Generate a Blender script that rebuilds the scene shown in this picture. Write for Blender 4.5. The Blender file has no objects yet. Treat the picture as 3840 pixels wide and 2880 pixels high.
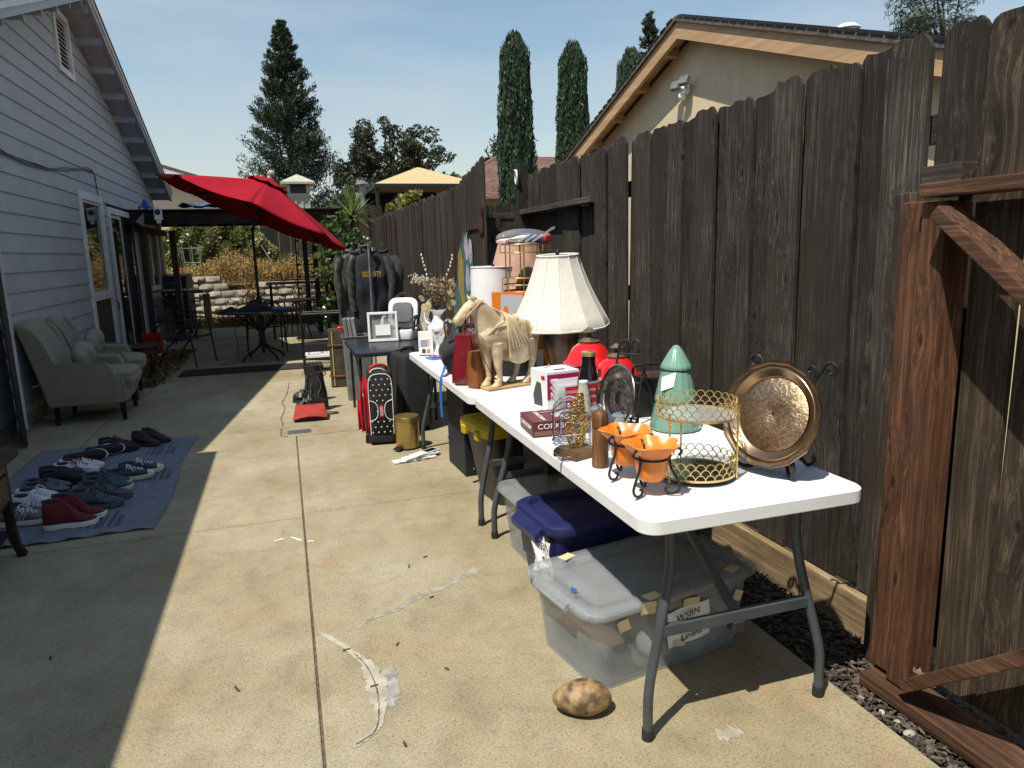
import bpy, bmesh, math, random
import numpy as np
from math import pi, sin, cos, radians as R
from mathutils import Matrix, Vector

S = bpy.context.scene
COL = S.collection
random.seed(7)
RNG = np.random.default_rng(11)

# ---------------------------------------------------------------- camera
YAW, PITCH, ROLL, CAMH, FPX = 0.30608, 0.18638, -0.02746, 1.4742, 2650.0
cd = bpy.data.cameras.new('camera')
cam = bpy.data.objects.new('camera', cd)
COL.objects.link(cam)
fw = Vector((sin(YAW) * cos(PITCH), cos(YAW) * cos(PITCH), -sin(PITCH)))
r0 = Vector((cos(YAW), -sin(YAW), 0))
u0 = r0.cross(fw)
rr = cos(ROLL) * r0 + sin(ROLL) * u0
uu = -sin(ROLL) * r0 + cos(ROLL) * u0
cam.matrix_world = Matrix(((rr.x, uu.x, -fw.x, 0), (rr.y, uu.y, -fw.y, 0), (rr.z, uu.z, -fw.z, CAMH), (0, 0, 0, 1)))
cd.sensor_width = 36.0
cd.lens = 36.0 * FPX / 3840.0
cd.clip_start = 0.05
cd.clip_end = 3000
S.camera = cam

# ---------------------------------------------------------------- daylight
SUN_A, SUN_B = 0.444, 0.31          # shadow offset in x and y per metre of height
sun_dir = Vector((-SUN_A, -SUN_B, 1)).normalized()
elev = math.asin(sun_dir.z)
W = bpy.data.worlds.new('World')
S.world = W
W.use_nodes = True
wn, wl = W.node_tree.nodes, W.node_tree.links
wn.clear()
wo = wn.new('ShaderNodeOutputWorld')
bg = wn.new('ShaderNodeBackground')
sky = wn.new('ShaderNodeTexSky')
sky.sky_type = 'NISHITA'
sky.sun_disc = False
sky.sun_elevation = elev
sky.sun_rotation = math.atan2(sun_dir.x, sun_dir.y)
sky.air_density = 1.6
sky.dust_density = 0.3
sky.ozone_density = 2.5
tc = wn.new('ShaderNodeTexCoord')
mp = wn.new('ShaderNodeMapping')
mp.inputs['Scale'].default_value = (1.0, 1.6, 5.0)
mp.inputs['Rotation'].default_value = (0.0, 0.25, 0.4)
nz = wn.new('ShaderNodeTexNoise')
nz.inputs['Scale'].default_value = 1.7
nz.inputs['Detail'].default_value = 7
nz.inputs['Roughness'].default_value = 0.55
rp = wn.new('ShaderNodeValToRGB')
rp.color_ramp.elements[0].position = 0.40
rp.color_ramp.elements[0].color = (0.0, 0.0, 0.0, 1)
rp.color_ramp.elements[1].position = 0.72
rp.color_ramp.elements[1].color = (0.75, 0.75, 0.75, 1)
mx = wn.new('ShaderNodeMix')
mx.data_type = 'RGBA'
mx.inputs[7].default_value = (4.9, 5.4, 5.9, 1)
wl.new(tc.outputs['Generated'], mp.inputs['Vector'])
wl.new(mp.outputs['Vector'], nz.inputs['Vector'])
wl.new(nz.outputs['Fac'], rp.inputs['Fac'])
wl.new(rp.outputs['Color'], mx.inputs[0])
wl.new(sky.outputs['Color'], mx.inputs[6])
wl.new(mx.outputs[2], bg.inputs['Color'])
bg.inputs['Strength'].default_value = 0.093
wl.new(bg.outputs['Background'], wo.inputs['Surface'])
sd = bpy.data.lights.new('sun', 'SUN')
sd.energy = 4.6
sd.angle = R(0.53)
sd.color = (1.0, 0.93, 0.82)
so = bpy.data.objects.new('sun', sd)
COL.objects.link(so)
so.rotation_euler = sun_dir.to_track_quat('Z', 'Y').to_euler()
so.location = (-20, -14, 45)
S.view_settings.view_transform = 'Standard'
S.view_settings.look = 'None'
S.view_settings.exposure = 0.4
S.view_settings.gamma = 1.0
S.view_settings.use_curve_mapping = False
S.cycles.max_bounces = 10
S.cycles.transparent_max_bounces = 12
S.cycles.caustics_reflective = False
S.cycles.caustics_refractive = False

# ---------------------------------------------------------------- helpers: things
def tag(o, label, cat, group=None, kind=None):
    o['label'] = label
    o['category'] = cat
    if group: o['group'] = group
    if kind: o['kind'] = kind
    return o

def thing(name, label, cat, loc=(0, 0, 0), rz=0.0, group=None):
    o = bpy.data.objects.new(name, None)
    o.empty_display_size = 0.05
    COL.objects.link(o)
    o.location = loc
    o.rotation_euler = (0, 0, rz)
    return tag(o, label, cat, group)

def part(name, parent):
    o = bpy.data.objects.new(name, None)
    COL.objects.link(o)
    o.parent = parent
    return o

def dup(root, loc, rz, label=None, group=None, scale=None):
    r = root.copy(); COL.objects.link(r)
    r.location = loc; r.rotation_euler = (0, 0, rz)
    if label: r['label'] = label
    if group: r['group'] = group
    if scale: r.scale = (scale,) * 3
    for ch in list(root.children):
        c = ch.copy(); COL.objects.link(c); c.parent = r
        for g in list(ch.children):
            d = g.copy(); COL.objects.link(d); d.parent = c
    return r

def sharp(me, ang):
    me.shade_smooth()
    me.set_sharp_from_angle(angle=R(ang))

def meshobj(name, me, m, parent=None, loc=None, rot=None):
    o = bpy.data.objects.new(name, me)
    COL.objects.link(o)
    if m is not None and not me.materials: me.materials.append(m)
    if parent is not None: o.parent = parent
    if loc is not None: o.location = loc
    if rot is not None: o.rotation_euler = rot
    return o

def cr(pts, k=6, closed=False):
    """Catmull-Rom through points (any dimension)."""
    p = [np.array(q, float) for q in pts]
    n = len(p); out = []
    rng = range(n) if closed else range(n - 1)
    for i in rng:
        if closed:
            a, b, c, d = p[(i - 1) % n], p[i], p[(i + 1) % n], p[(i + 2) % n]
        else:
            b, c = p[i], p[i + 1]
            a = p[i - 1] if i > 0 else 2 * b - c
            d = p[i + 2] if i + 2 < n else 2 * c - b
        for j in range(k):
            t = j / k
            out.append(0.5 * (2 * b + (c - a) * t + (2 * a - 5 * b + 4 * c - d) * t * t + (3 * b - a - 3 * c + d) * t ** 3))
    if not closed: out.append(p[-1])
    return [tuple(q) for q in out]

def rrect(w, d, r, n=4):
    o = []
    for cx, cy, a0 in ((w/2-r, d/2-r, 0), (-w/2+r, d/2-r, 90), (-w/2+r, -d/2+r, 180), (w/2-r, -d/2+r, 270)):
        for i in range(n + 1):
            a = R(a0 + 90 * i / n)
            o.append((cx + r * cos(a), cy + r * sin(a)))
    return o

def spiral(c, r0, r1, a0, a1, n=14):
    return [(c[0] + (r0 + (r1 - r0) * i / n) * cos(R(a0 + (a1 - a0) * i / n)), c[1] + (r0 + (r1 - r0) * i / n) * sin(R(a0 + (a1 - a0) * i / n))) for i in range(n + 1)]

class MB:
    def __init__(s): s.v = []; s.f = []
    def add(s, v, f):
        o = len(s.v)
        s.v += [tuple(float(c) for c in p) for p in v]
        s.f += [tuple(i + o for i in q) for q in f]
        return s
    def bx(s, x0, x1, y0, y1, z0, z1):
        return s.add([(x0,y0,z0),(x1,y0,z0),(x1,y1,z0),(x0,y1,z0),(x0,y0,z1),(x1,y0,z1),(x1,y1,z1),(x0,y1,z1)],
                     [(0,3,2,1),(4,5,6,7),(0,1,5,4),(1,2,6,5),(2,3,7,6),(3,0,4,7)])
    def box(s, c, d, rot=(0, 0, 0)):
        from mathutils import Euler
        m = Euler(rot).to_matrix(); c = Vector(c)
        v = [c + m @ Vector((sx*d[0]/2, sy*d[1]/2, sz*d[2]/2)) for sz in (-1,1) for sx,sy in ((-1,-1),(1,-1),(1,1),(-1,1))]
        return s.add(v, [(0,3,2,1),(4,5,6,7),(0,1,5,4),(1,2,6,5),(2,3,7,6),(3,0,4,7)])
    def beam(s, p0, p1, w, h, up=(0, 0, 1)):
        p0, p1 = Vector(p0), Vector(p1)
        d = (p1 - p0).normalized(); sd_ = d.cross(Vector(up)).normalized(); u = sd_.cross(d)
        v = []
        for p in (p0, p1):
            for a, b in ((-1,-1),(1,-1),(1,1),(-1,1)): v.append(p + sd_*a*w/2 + u*b*h/2)
        return s.add(v, [(0,3,2,1),(4,5,6,7),(0,1,5,4),(1,2,6,5),(2,3,7,6),(3,0,4,7)])
    def loft(s, rings, cap=True, wrap=False):
        n = len(rings[0]); v = [p for r in rings for p in r]; f = []
        m = len(rings)
        for i in range(m if wrap else m - 1):
            for j in range(n):
                a, b = i*n+j, i*n+(j+1) % n
                c, d = ((i+1) % m)*n+(j+1) % n, ((i+1) % m)*n+j
                f.append((a, b, c, d))
        if cap and not wrap:
            f.append(tuple(range(n-1, -1, -1)))
            f.append(tuple(range((m-1)*n, m*n)))
        return s.add(v, f)
    def cyl(s, p0, p1, r0, r1=None, n=12, cap=True):
        return s.tube([p0, p1], [r0, r0 if r1 is None else r1], n, cap=cap)
    def tube(s, pts, r, n=8, closed=False, cap=True, sq=1.0):
        P = [Vector(p) for p in pts]; m = len(P)
        rs = list(r) if hasattr(r, '__len__') else [r] * m
        T = []
        for i in range(m):
            a = P[(i-1) % m] if (closed or i > 0) else P[i]
            b = P[(i+1) % m] if (closed or i < m-1) else P[i]
            T.append((b - a).normalized() if (b - a).length > 1e-9 else Vector((0,0,1)))
        N = T[0].orthogonal().normalized()
        rings = []
        for i in range(m):
            N = (N - T[i] * N.dot(T[i]))
            N = N.normalized() if N.length > 1e-6 else T[i].orthogonal().normalized()
            B = T[i].cross(N)
            rings.append([P[i] + (N*cos(2*pi*k/n) + B*sin(2*pi*k/n)*sq)*rs[i] for k in range(n)])
        return s.loft(rings, cap=cap, wrap=closed)
    def lathe(s, prof, n=28, c=(0, 0, 0), sx=1, sy=1, wob=None, close=False):
        rings = []
        for (r, z) in prof:
            ring = []
            for k in range(n):
                a = 2*pi*k/n
                q = r * (wob(a, z, r) if wob else 1)
                ring.append((c[0]+q*cos(a)*sx, c[1]+q*sin(a)*sy, c[2]+z))
            rings.append(ring)
        return s.loft(rings, cap=not close, wrap=close)
    def sph(s, c, r, n=16, m=10):
        rx, ry, rz = r if hasattr(r, '__len__') else (r, r, r)
        return s.loft([[(c[0]+rx*sin(pi*i/m)*cos(2*pi*k/n), c[1]+ry*sin(pi*i/m)*sin(2*pi*k/n), c[2]-rz*cos(pi*i/m)) for k in range(n)]
                       for i in [0.02] + list(range(1, m)) + [m-0.02]])
    def prism(s, out, h0, h1, ax='z'):
        def mk(u, v, h): return {'z': (u, v, h), 'y': (u, h, v), 'x': (h, u, v)}[ax]
        return s.loft([[mk(u, v, h0) for u, v in out], [mk(u, v, h1) for u, v in out]])
    def slab(s, w, d, z0, z1, r=0.03, e=0.004, n=5, c=(0, 0)):
        def ring(i, z): return [(c[0]+x, c[1]+y, z) for x, y in rrect(w-2*i, d-2*i, max(r-i, 0.001), n)]
        return s.loft([ring(e, z0), ring(e*0.3, z0+e*0.3), ring(0, z0+e), ring(0, z1-e), ring(e*0.3, z1-e*0.3), ring(e, z1)])
    def quad(s, a, b, c, d): return s.add([a, b, c, d], [(0, 1, 2, 3)])
    def grid(s, fn, nu, nv):
        v = [fn(i/nu, j/nv) for j in range(nv+1) for i in range(nu+1)]
        f = [(j*(nu+1)+i, j*(nu+1)+i+1, (j+1)*(nu+1)+i+1, (j+1)*(nu+1)+i) for j in range(nv) for i in range(nu)]
        return s.add(v, f)
    def xf(s, M):
        s.v = [tuple(M @ Vector(p)) for p in s.v]; return s
    def mesh(s, name, smooth=40, fix=True):
        me = bpy.data.meshes.new(name)
        me.from_pydata(s.v, [], s.f)
        if fix:
            b = bmesh.new(); b.from_mesh(me)
            bmesh.ops.recalc_face_normals(b, faces=b.faces)
            b.to_mesh(me); b.free()
        if smooth: sharp(me, smooth)
        return me
    def ob(s, name, m, parent=None, smooth=40, bev=0, sub=0, loc=None, rot=None, fix=True, solid=0):
        o = meshobj(name, s.mesh(name, smooth, fix), m, parent, loc, rot)
        if solid:
            md = o.modifiers.new('t', 'SOLIDIFY'); md.thickness = solid; md.offset = 0
        if sub:
            md = o.modifiers.new('s', 'SUBSURF'); md.levels = sub; md.render_levels = sub
        if bev:
            md = o.modifiers.new('b', 'BEVEL'); md.width = bev; md.segments = 2; md.limit_method = 'ANGLE'; md.angle_limit = R(40)
        return o

def text(body, size, m, parent, loc, rot, name='lettering', align='CENTER', shear=0, sx=1.0, ext=0.0004, sp=1.0):
    c = bpy.data.curves.new('t', 'FONT')
    c.body = body; c.size = size; c.align_x = align; c.align_y = 'CENTER'; c.shear = shear
    c.extrude = ext; c.resolution_u = 3; c.space_character = sp
    o = bpy.data.objects.new('t', c); COL.objects.link(o)
    dg = bpy.context.evaluated_depsgraph_get()
    me = bpy.data.meshes.new_from_object(o.evaluated_get(dg))
    bpy.data.objects.remove(o)
    for v in me.vertices: v.co.x *= sx
    me.materials.clear()
    return meshobj(name, me, m, parent, loc, rot)

def quads_np(name, V, m, parent=None, kind=None, smooth=False):
    """V: (N,4,3) array of quads -> one mesh object."""
    n = len(V)
    me = bpy.data.meshes.new(name)
    me.vertices.add(n*4); me.loops.add(n*4); me.polygons.add(n)
    me.vertices.foreach_set('co', np.ascontiguousarray(V, dtype=np.float32).ravel())
    me.loops.foreach_set('vertex_index', np.arange(n*4, dtype=np.int32))
    me.polygons.foreach_set('loop_start', np.arange(0, n*4, 4, dtype=np.int32))
    me.polygons.foreach_set('loop_total', np.full(n, 4, dtype=np.int32))
    me.update(); me.validate()
    o = meshobj(name, me, m, parent)
    if kind: o['kind'] = kind
    return o

def leafq(P, size, aspect=0.45, up=None, spread=1.0, rng=RNG):
    """random leaf quads round points P (N,3); up = preferred long axis."""
    n = len(P)
    d = rng.normal(size=(n, 3))
    if up is not None: d = d * spread + np.asarray(up)
    d /= np.linalg.norm(d, axis=1)[:, None] + 1e-9
    q = rng.normal(size=(n, 3))
    e = np.cross(d, q); e /= np.linalg.norm(e, axis=1)[:, None] + 1e-9
    sz = np.asarray(size) * rng.uniform(0.6, 1.4, n)
    L = d * sz[:, None]; Wd = e * (sz * aspect)[:, None]
    nrm = np.cross(d, e) * (sz * 0.12)[:, None]
    return np.stack([P - L*0.5, P + Wd*0.5 + nrm, P + L*0.5, P - Wd*0.5 + nrm], 1)
# ---------------------------------------------------------------- materials
def _nt(name):
    m = bpy.data.materials.new(name); m.use_nodes = True
    nt = m.node_tree
    return m, nt.nodes, nt.links, nt.nodes['Principled BSDF']

def mth(N, L, op, a, b=None, c=None):
    n = N.new('ShaderNodeMath'); n.operation = op
    for i, x in enumerate((a, b, c)):
        if x is None: continue
        if isinstance(x, (int, float)): n.inputs[i].default_value = x
        else: L.new(x, n.inputs[i])
    return n.outputs[0]

def mixc(N, L, fac, a, b, mode='MIX'):
    n = N.new('ShaderNodeMix'); n.data_type = 'RGBA'; n.blend_type = mode
    for i, x in ((0, fac), (6, a), (7, b)):
        if isinstance(x, (int, float)): n.inputs[i].default_value = x
        elif isinstance(x, (tuple, list)): n.inputs[i].default_value = (*x[:3], 1)
        else: L.new(x, n.inputs[i])
    return n.outputs[2]

def ramp(N, L, fac, stops):
    n = N.new('ShaderNodeValToRGB'); e = n.color_ramp.elements
    while len(e) < len(stops): e.new(0.5)
    for i, (p, c) in enumerate(stops):
        e[i].position = p
        e[i].color = (*c, 1) if hasattr(c, '__len__') else (c, c, c, 1)
    L.new(fac, n.inputs[0]); return n.outputs[0]

def coords(N, L, kind='Object', sc=(1, 1, 1), rnd=0.0):
    t = N.new('ShaderNodeTexCoord'); out = t.outputs[kind]
    if rnd:
        oi = N.new('ShaderNodeObjectInfo')
        k = N.new('ShaderNodeVectorMath'); k.operation = 'MULTIPLY_ADD'
        cmb = N.new('ShaderNodeCombineXYZ')
        for i in range(3): L.new(oi.outputs['Random'], cmb.inputs[i])
        L.new(cmb.outputs[0], k.inputs[0]); k.inputs[1].default_value = (rnd, rnd*1.7, rnd*2.3); L.new(out, k.inputs[2])
        out = k.outputs[0]
    mp_ = N.new('ShaderNodeMapping'); mp_.inputs['Scale'].default_value = sc
    L.new(out, mp_.inputs[0]); return mp_.outputs[0]

def noise(N, L, vec, sc, det=4, rough=0.55, dist=0.0):
    n = N.new('ShaderNodeTexNoise'); n.inputs['Scale'].default_value = sc
    n.inputs['Detail'].default_value = det; n.inputs['Roughness'].default_value = rough; n.inputs['Distortion'].default_value = dist
    L.new(vec, n.inputs['Vector']); return n.outputs['Fac']

def bumpn(N, L, p, h, st, dist=0.01):
    b = N.new('ShaderNodeBump'); b.inputs['Strength'].default_value = st; b.inputs['Distance'].default_value = dist
    L.new(h, b.inputs['Height']); L.new(b.outputs[0], p.inputs['Normal'])

def mat(name, col, rough=0.5, metal=0.0, var=0.12, vs=9.0, bump=0.0, bs=80.0, col2=None, trans=0.0, ior=1.45,
        coat=0.0, sc=(1, 1, 1), rnd=0.0, sheen=0.0, sss=0.0, emit=None, det=4, spec=None, alpha=1.0, hi=0.62, lo=0.38):
    m, N, L, p = _nt(name)
    c = coords(N, L, 'Object', sc, 3.0)
    f = noise(N, L, c, vs, det)
    a = tuple(x * (1 - var) for x in col); b = col2 if col2 else tuple(min(1, x * (1 + var)) for x in col)
    cc = ramp(N, L, f, [(lo, a), (hi, b)])
    if rnd:
        oi = N.new('ShaderNodeObjectInfo')
        v = mth(N, L, 'MULTIPLY_ADD', oi.outputs['Random'], 2 * rnd, 1 - rnd)
        cc = mixc(N, L, 1.0, cc, v, 'MULTIPLY')
    L.new(cc, p.inputs['Base Color'])
    rv = mth(N, L, 'MULTIPLY_ADD', f, 0.25, rough - 0.125)
    L.new(mth(N, L, 'MAXIMUM', rv, 0.02), p.inputs['Roughness']) if rough > 0.06 else p.inputs['Roughness'].__setattr__('default_value', rough)
    p.inputs['Metallic'].default_value = metal
    p.inputs['Transmission Weight'].default_value = trans
    p.inputs['IOR'].default_value = ior
    p.inputs['Coat Weight'].default_value = coat
    p.inputs['Coat Roughness'].default_value = 0.1
    p.inputs['Sheen Weight'].default_value = sheen
    p.inputs['Alpha'].default_value = alpha
    if spec is not None: p.inputs['Specular IOR Level'].default_value = spec
    if sss:
        p.inputs['Subsurface Weight'].default_value = sss
        p.inputs['Subsurface Radius'].default_value = (0.02, 0.015, 0.01)
    if bump:
        bumpn(N, L, p, noise(N, L, c, bs, 5), bump, 0.004)
    return m

def leafmat(name, c1, c2, rough=0.45, transl=0.35, vs=1.3):
    m, N, L, p = _nt(name)
    c = coords(N, L, 'Object')
    f = noise(N, L, c, vs, 3)
    f2 = noise(N, L, c, 23.0, 2)
    ff = mth(N, L, 'ADD', mth(N, L, 'MULTIPLY', f, 0.55), mth(N, L, 'MULTIPLY', f2, 0.45))
    cc = ramp(N, L, ff, [(0.36, c1), (0.64, c2)])
    L.new(cc, p.inputs['Base Color']); p.inputs['Roughness'].default_value = rough
    tr = N.new('ShaderNodeBsdfTranslucent'); L.new(cc, tr.inputs['Color'])
    ms = N.new('ShaderNodeMixShader'); ms.inputs[0].default_value = transl
    L.new(p.outputs[0], ms.inputs[1]); L.new(tr.outputs[0], ms.inputs[2])
    L.new(ms.outputs[0], N['Material Output'].inputs['Surface'])
    return m

def woodmat(name, dark, light, axis='z', rough=0.85, knots=True, gs=70.0, bump=0.5, rnd=0.25, stain=None):
    """weathered board: grain runs along the given local axis, bent round knots."""
    m, N, L, p = _nt(name)
    sc = {'z': (1, 1, 0.035), 'y': (1, 0.035, 1), 'x': (0.035, 1, 1)}[axis]
    ksc = {'z': (6.5, 5.5, 2.1), 'y': (6.5, 1.9, 6.5), 'x': (1.9, 6.5, 6.5)}[axis]
    base = coords(N, L, 'Object', (1, 1, 1), 9.0)
    mpk = N.new('ShaderNodeMapping'); mpk.inputs['Scale'].default_value = ksc; L.new(base, mpk.inputs[0])
    sp_ = N.new('ShaderNodeSeparateXYZ'); L.new(mpk.outputs[0], sp_.inputs[0]); cm_ = N.new('ShaderNodeCombineXYZ')
    L.new(sp_.outputs['Y'], cm_.inputs[0]); L.new(sp_.outputs['Z' if axis != 'y' else 'X'], cm_.inputs[1])
    vo = N.new('ShaderNodeTexVoronoi'); vo.voronoi_dimensions = '2D'; vo.inputs['Scale'].default_value = 1.0; L.new(cm_.outputs[0], vo.inputs['Vector'])
    d = vo.outputs['Distance']
    kf = ramp(N, L, d, [(0.0, 1.0), (0.42, 0.0)])
    off = N.new('ShaderNodeVectorMath'); off.operation = 'MULTIPLY_ADD'
    cb = N.new('ShaderNodeCombineXYZ')
    for i in range(3): L.new(kf, cb.inputs[i])
    L.new(cb.outputs[0], off.inputs[0]); off.inputs[1].default_value = (0.035, 0.035, 0.035) if knots else (0, 0, 0); L.new(base, off.inputs[2])
    mp_ = N.new('ShaderNodeMapping'); mp_.inputs['Scale'].default_value = sc; L.new(off.outputs[0], mp_.inputs[0])
    g1 = noise(N, L, mp_.outputs[0], gs, 6, 0.65, 0.6)
    g2 = noise(N, L, mp_.outputs[0], gs * 4, 4, 0.6)
    blot = noise(N, L, base, 3.2, 4)
    g = mth(N, L, 'ADD', mth(N, L, 'MULTIPLY', g1, 0.62), mth(N, L, 'MULTIPLY', g2, 0.38))
    cc = ramp(N, L, g, [(0.34, tuple(x*0.55 for x in dark)), (0.5, dark), (0.66, light)])
    ck = N.new('ShaderNodeMapping'); ck.inputs['Scale'].default_value = tuple(0.25*q if q < 0.1 else q for q in sc); L.new(off.outputs[0], ck.inputs[0])
    cr_ = ramp(N, L, noise(N, L, ck.outputs[0], gs*0.45, 3, 0.6, 0.4), [(0.60, 1.0), (0.68, 0.42)])
    cc = mixc(N, L, 1.0, cc, cr_, 'MULTIPLY')
    bl = ramp(N, L, blot, [(0.3, 0.62), (0.7, 1.25)])
    cc = mixc(N, L, 1.0, cc, bl, 'MULTIPLY')
    if stain is not None:
        sf = ramp(N, L, noise(N, L, base, 1.7, 5), [(0.42, 0.0), (0.62, 0.75)])
        cc = mixc(N, L, sf, cc, stain)
    if knots:
        core = ramp(N, L, d, [(0.018, 0.30), (0.042, 0.6), (0.052, 1.15), (0.09, 1.0)])
        cc = mixc(N, L, 1.0, cc, core, 'MULTIPLY')
    oi = N.new('ShaderNodeObjectInfo')
    v = mth(N, L, 'MULTIPLY_ADD', oi.outputs['Random'], 2 * rnd, 1 - rnd)
    cc = mixc(N, L, 1.0, cc, v, 'MULTIPLY')
    L.new(cc, p.inputs['Base Color']); p.inputs['Roughness'].default_value = rough
    p.inputs['Specular IOR Level'].default_value = 0.25
    bumpn(N, L, p, g, bump, 0.006)
    return m

def concretemat(name):
    m, N, L, p = _nt(name)
    t = N.new('ShaderNodeNewGeometry'); pos = t.outputs['Position']
    big = noise(N, L, pos, 0.9, 5, 0.6)
    mid = noise(N, L, pos, 7.0, 6, 0.65, 0.5)
    fine = noise(N, L, pos, 120.0, 4, 0.7)
    spk = N.new('ShaderNodeTexVoronoi'); spk.inputs['Scale'].default_value = 260.0; L.new(pos, spk.inputs['Vector'])
    cc = ramp(N, L, big, [(0.33, (0.26, 0.215, 0.13)), (0.5, (0.32, 0.277, 0.18)), (0.68, (0.385, 0.345, 0.245))])
    cc = mixc(N, L, 1.0, cc, ramp(N, L, mid, [(0.28, 0.80), (0.5, 1.0), (0.75, 1.12)]), 'MULTIPLY')
    rust = ramp(N, L, noise(N, L, pos, 2.3, 5, 0.6), [(0.55, 0.0), (0.72, 0.45)])
    cc = mixc(N, L, rust, cc, (0.33, 0.20, 0.10))
    pale = ramp(N, L, noise(N, L, pos, 1.5, 6, 0.65), [(0.60, 0.0), (0.74, 0.5)])
    cc = mixc(N, L, pale, cc, (0.42, 0.40, 0.33))
    cc = mixc(N, L, 1.0, cc, ramp(N, L, fine, [(0.3, 0.68), (0.52, 1.0), (0.72, 1.22)]), 'MULTIPLY')
    cc = mixc(N, L, 1.0, cc, ramp(N, L, spk.outputs['Color'], [(0.08, 0.55), (0.25, 1.0)]), 'MULTIPLY')
    L.new(cc, p.inputs['Base Color']); p.inputs['Roughness'].default_value = 0.86
    p.inputs['Specular IOR Level'].default_value = 0.25
    h = mth(N, L, 'ADD', mth(N, L, 'MULTIPLY', fine, 0.6), mth(N, L, 'MULTIPLY', mid, 0.5))
    bumpn(N, L, p, h, 0.55, 0.006)
    return m

m_conc = concretemat('concrete')
m_joint = mat('joint_dirt', (0.10, 0.078, 0.05), 0.95, var=0.4, vs=30)
m_patch = mat('patch_mortar', (0.35, 0.325, 0.25), 0.9, var=0.2, vs=14, bump=0.5, bs=90)
m_soil = mat('dry_soil', (0.20, 0.145, 0.09), 0.95, var=0.4, vs=6, bump=0.8, bs=40)
m_bark = mat('bark_mulch', (0.055, 0.042, 0.032), 0.9, var=0.5, vs=20, rnd=0.3)
m_fence = woodmat('fence_board', (0.036, 0.0305, 0.0245), (0.130, 0.114, 0.092), 'z', gs=85, bump=0.9, rnd=0.30, stain=(0.030, 0.023, 0.017))
m_rail = woodmat('fence_rail', (0.055, 0.044, 0.034), (0.13, 0.11, 0.09), 'y', knots=False)
m_kick = woodmat('kick_board', (0.20, 0.14, 0.075), (0.36, 0.28, 0.17), 'y', knots=False, gs=50)
m_redwood = woodmat('stained_redwood', (0.075, 0.033, 0.018), (0.19, 0.088, 0.045), 'z', gs=60, rnd=0.15)
m_redrail = woodmat('stained_rail', (0.085, 0.042, 0.024), (0.20, 0.105, 0.06), 'y', knots=False, gs=60, rnd=0.15)
m_pickbrown = woodmat('gate_picket', (0.042, 0.030, 0.021), (0.125, 0.094, 0.066), 'z', gs=55, rnd=0.2)
m_siding = mat('grey_siding', (0.34, 0.365, 0.40), 0.6, var=0.07, vs=2.5, bump=0.10, bs=60, rnd=0.03)
m_trim = mat('white_trim', (0.62, 0.63, 0.64), 0.5, var=0.08, vs=5)
m_soffit = mat('soffit_paint', (0.30, 0.35, 0.42), 0.7, var=0.08)
m_fascia = mat('blue_grey_fascia', (0.33, 0.38, 0.43), 0.55, var=0.1)
m_glass = mat('window_glass', (0.012, 0.015, 0.018), 0.03, spec=0.8, var=0.0)
m_shingle = mat('roof_shingle', (0.10, 0.082, 0.07), 0.92, var=0.35, vs=14, bump=0.6, bs=50)
m_brownroof = mat('brown_shingle', (0.125, 0.072, 0.055), 0.92, var=0.3, vs=5, bump=0.4, bs=30, rnd=0.15)
m_black = mat('black_metal', (0.012, 0.012, 0.013), 0.42, var=0.3, vs=20)
m_iron = mat('wrought_iron', (0.022, 0.022, 0.024), 0.45, metal=0.3, var=0.3, vs=30, bump=0.25, bs=120)
m_legs = mat('grey_leg_paint', (0.055, 0.065, 0.072), 0.4, var=0.12)
m_foot = mat('black_rubber', (0.02, 0.02, 0.021), 0.7, var=0.2)
m_table = mat('white_tabletop', (0.72, 0.73, 0.72), 0.42, var=0.03, bump=0.12, bs=260)
m_chrome = mat('chrome', (0.75, 0.75, 0.76), 0.08, metal=1.0, var=0.03)
m_gold = mat('gold_wire', (0.72, 0.52, 0.20), 0.22, metal=1.0, var=0.12, vs=30)
m_brass = mat('brass', (0.46, 0.33, 0.12), 0.34, metal=0.85, var=0.10, vs=10)
m_white = mat('white_plastic', (0.78, 0.78, 0.77), 0.35, var=0.03)
m_paper = mat('paper', (0.80, 0.79, 0.77), 0.8, var=0.05, vs=3)
m_ink = mat('black_ink', (0.01, 0.01, 0.012), 0.7)
m_tape = mat('masking_tape', (0.62, 0.52, 0.32), 0.6, var=0.08)
m_red = mat('red_cloth', (0.31, 0.008, 0.018), 0.85, var=0.10, vs=6, bump=0.1, bs=300, spec=0.2)
m_redp = mat('red_plastic', (0.45, 0.012, 0.012), 0.3, var=0.08)
m_redgloss = mat('red_enamel', (0.55, 0.012, 0.012), 0.12, var=0.05, coat=0.6)
m_navy = mat('blue_plastic', (0.014, 0.017, 0.085), 0.38, var=0.1)
m_yellow = mat('yellow_plastic', (0.48, 0.35, 0.015), 0.45, var=0.12, vs=14)
m_darkbin = mat('black_bin', (0.022, 0.025, 0.022), 0.45, var=0.2)
m_dark = mat('dark_fabric', (0.013, 0.014, 0.018), 0.85, var=0.3, vs=12, sheen=0.15)
m_greyf = mat('grey_fabric', (0.14, 0.145, 0.145), 0.85, var=0.15, vs=10, bump=0.2, bs=200)
m_horse = mat('glazed_clay', (0.46, 0.345, 0.195), 0.5, var=0.14, vs=11, bump=0.15, bs=60, col2=(0.60, 0.49, 0.31))
m_horse2 = mat('tan_clay', (0.46, 0.30, 0.15), 0.6, var=0.2, vs=14)
m_shade = mat('lamp_linen', (0.70, 0.67, 0.58), 0.85, var=0.05, vs=30, bump=0.25, bs=300, sss=0.2)
m_shadew = mat('white_linen', (0.76, 0.76, 0.76), 0.8, var=0.03)
m_jar = mat('brown_glaze', (0.055, 0.033, 0.02), 0.35, var=0.6, vs=7, col2=(0.15, 0.085, 0.04))
m_orangeb = mat('orange_card', (0.62, 0.17, 0.015), 0.5, var=0.04)
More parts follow.
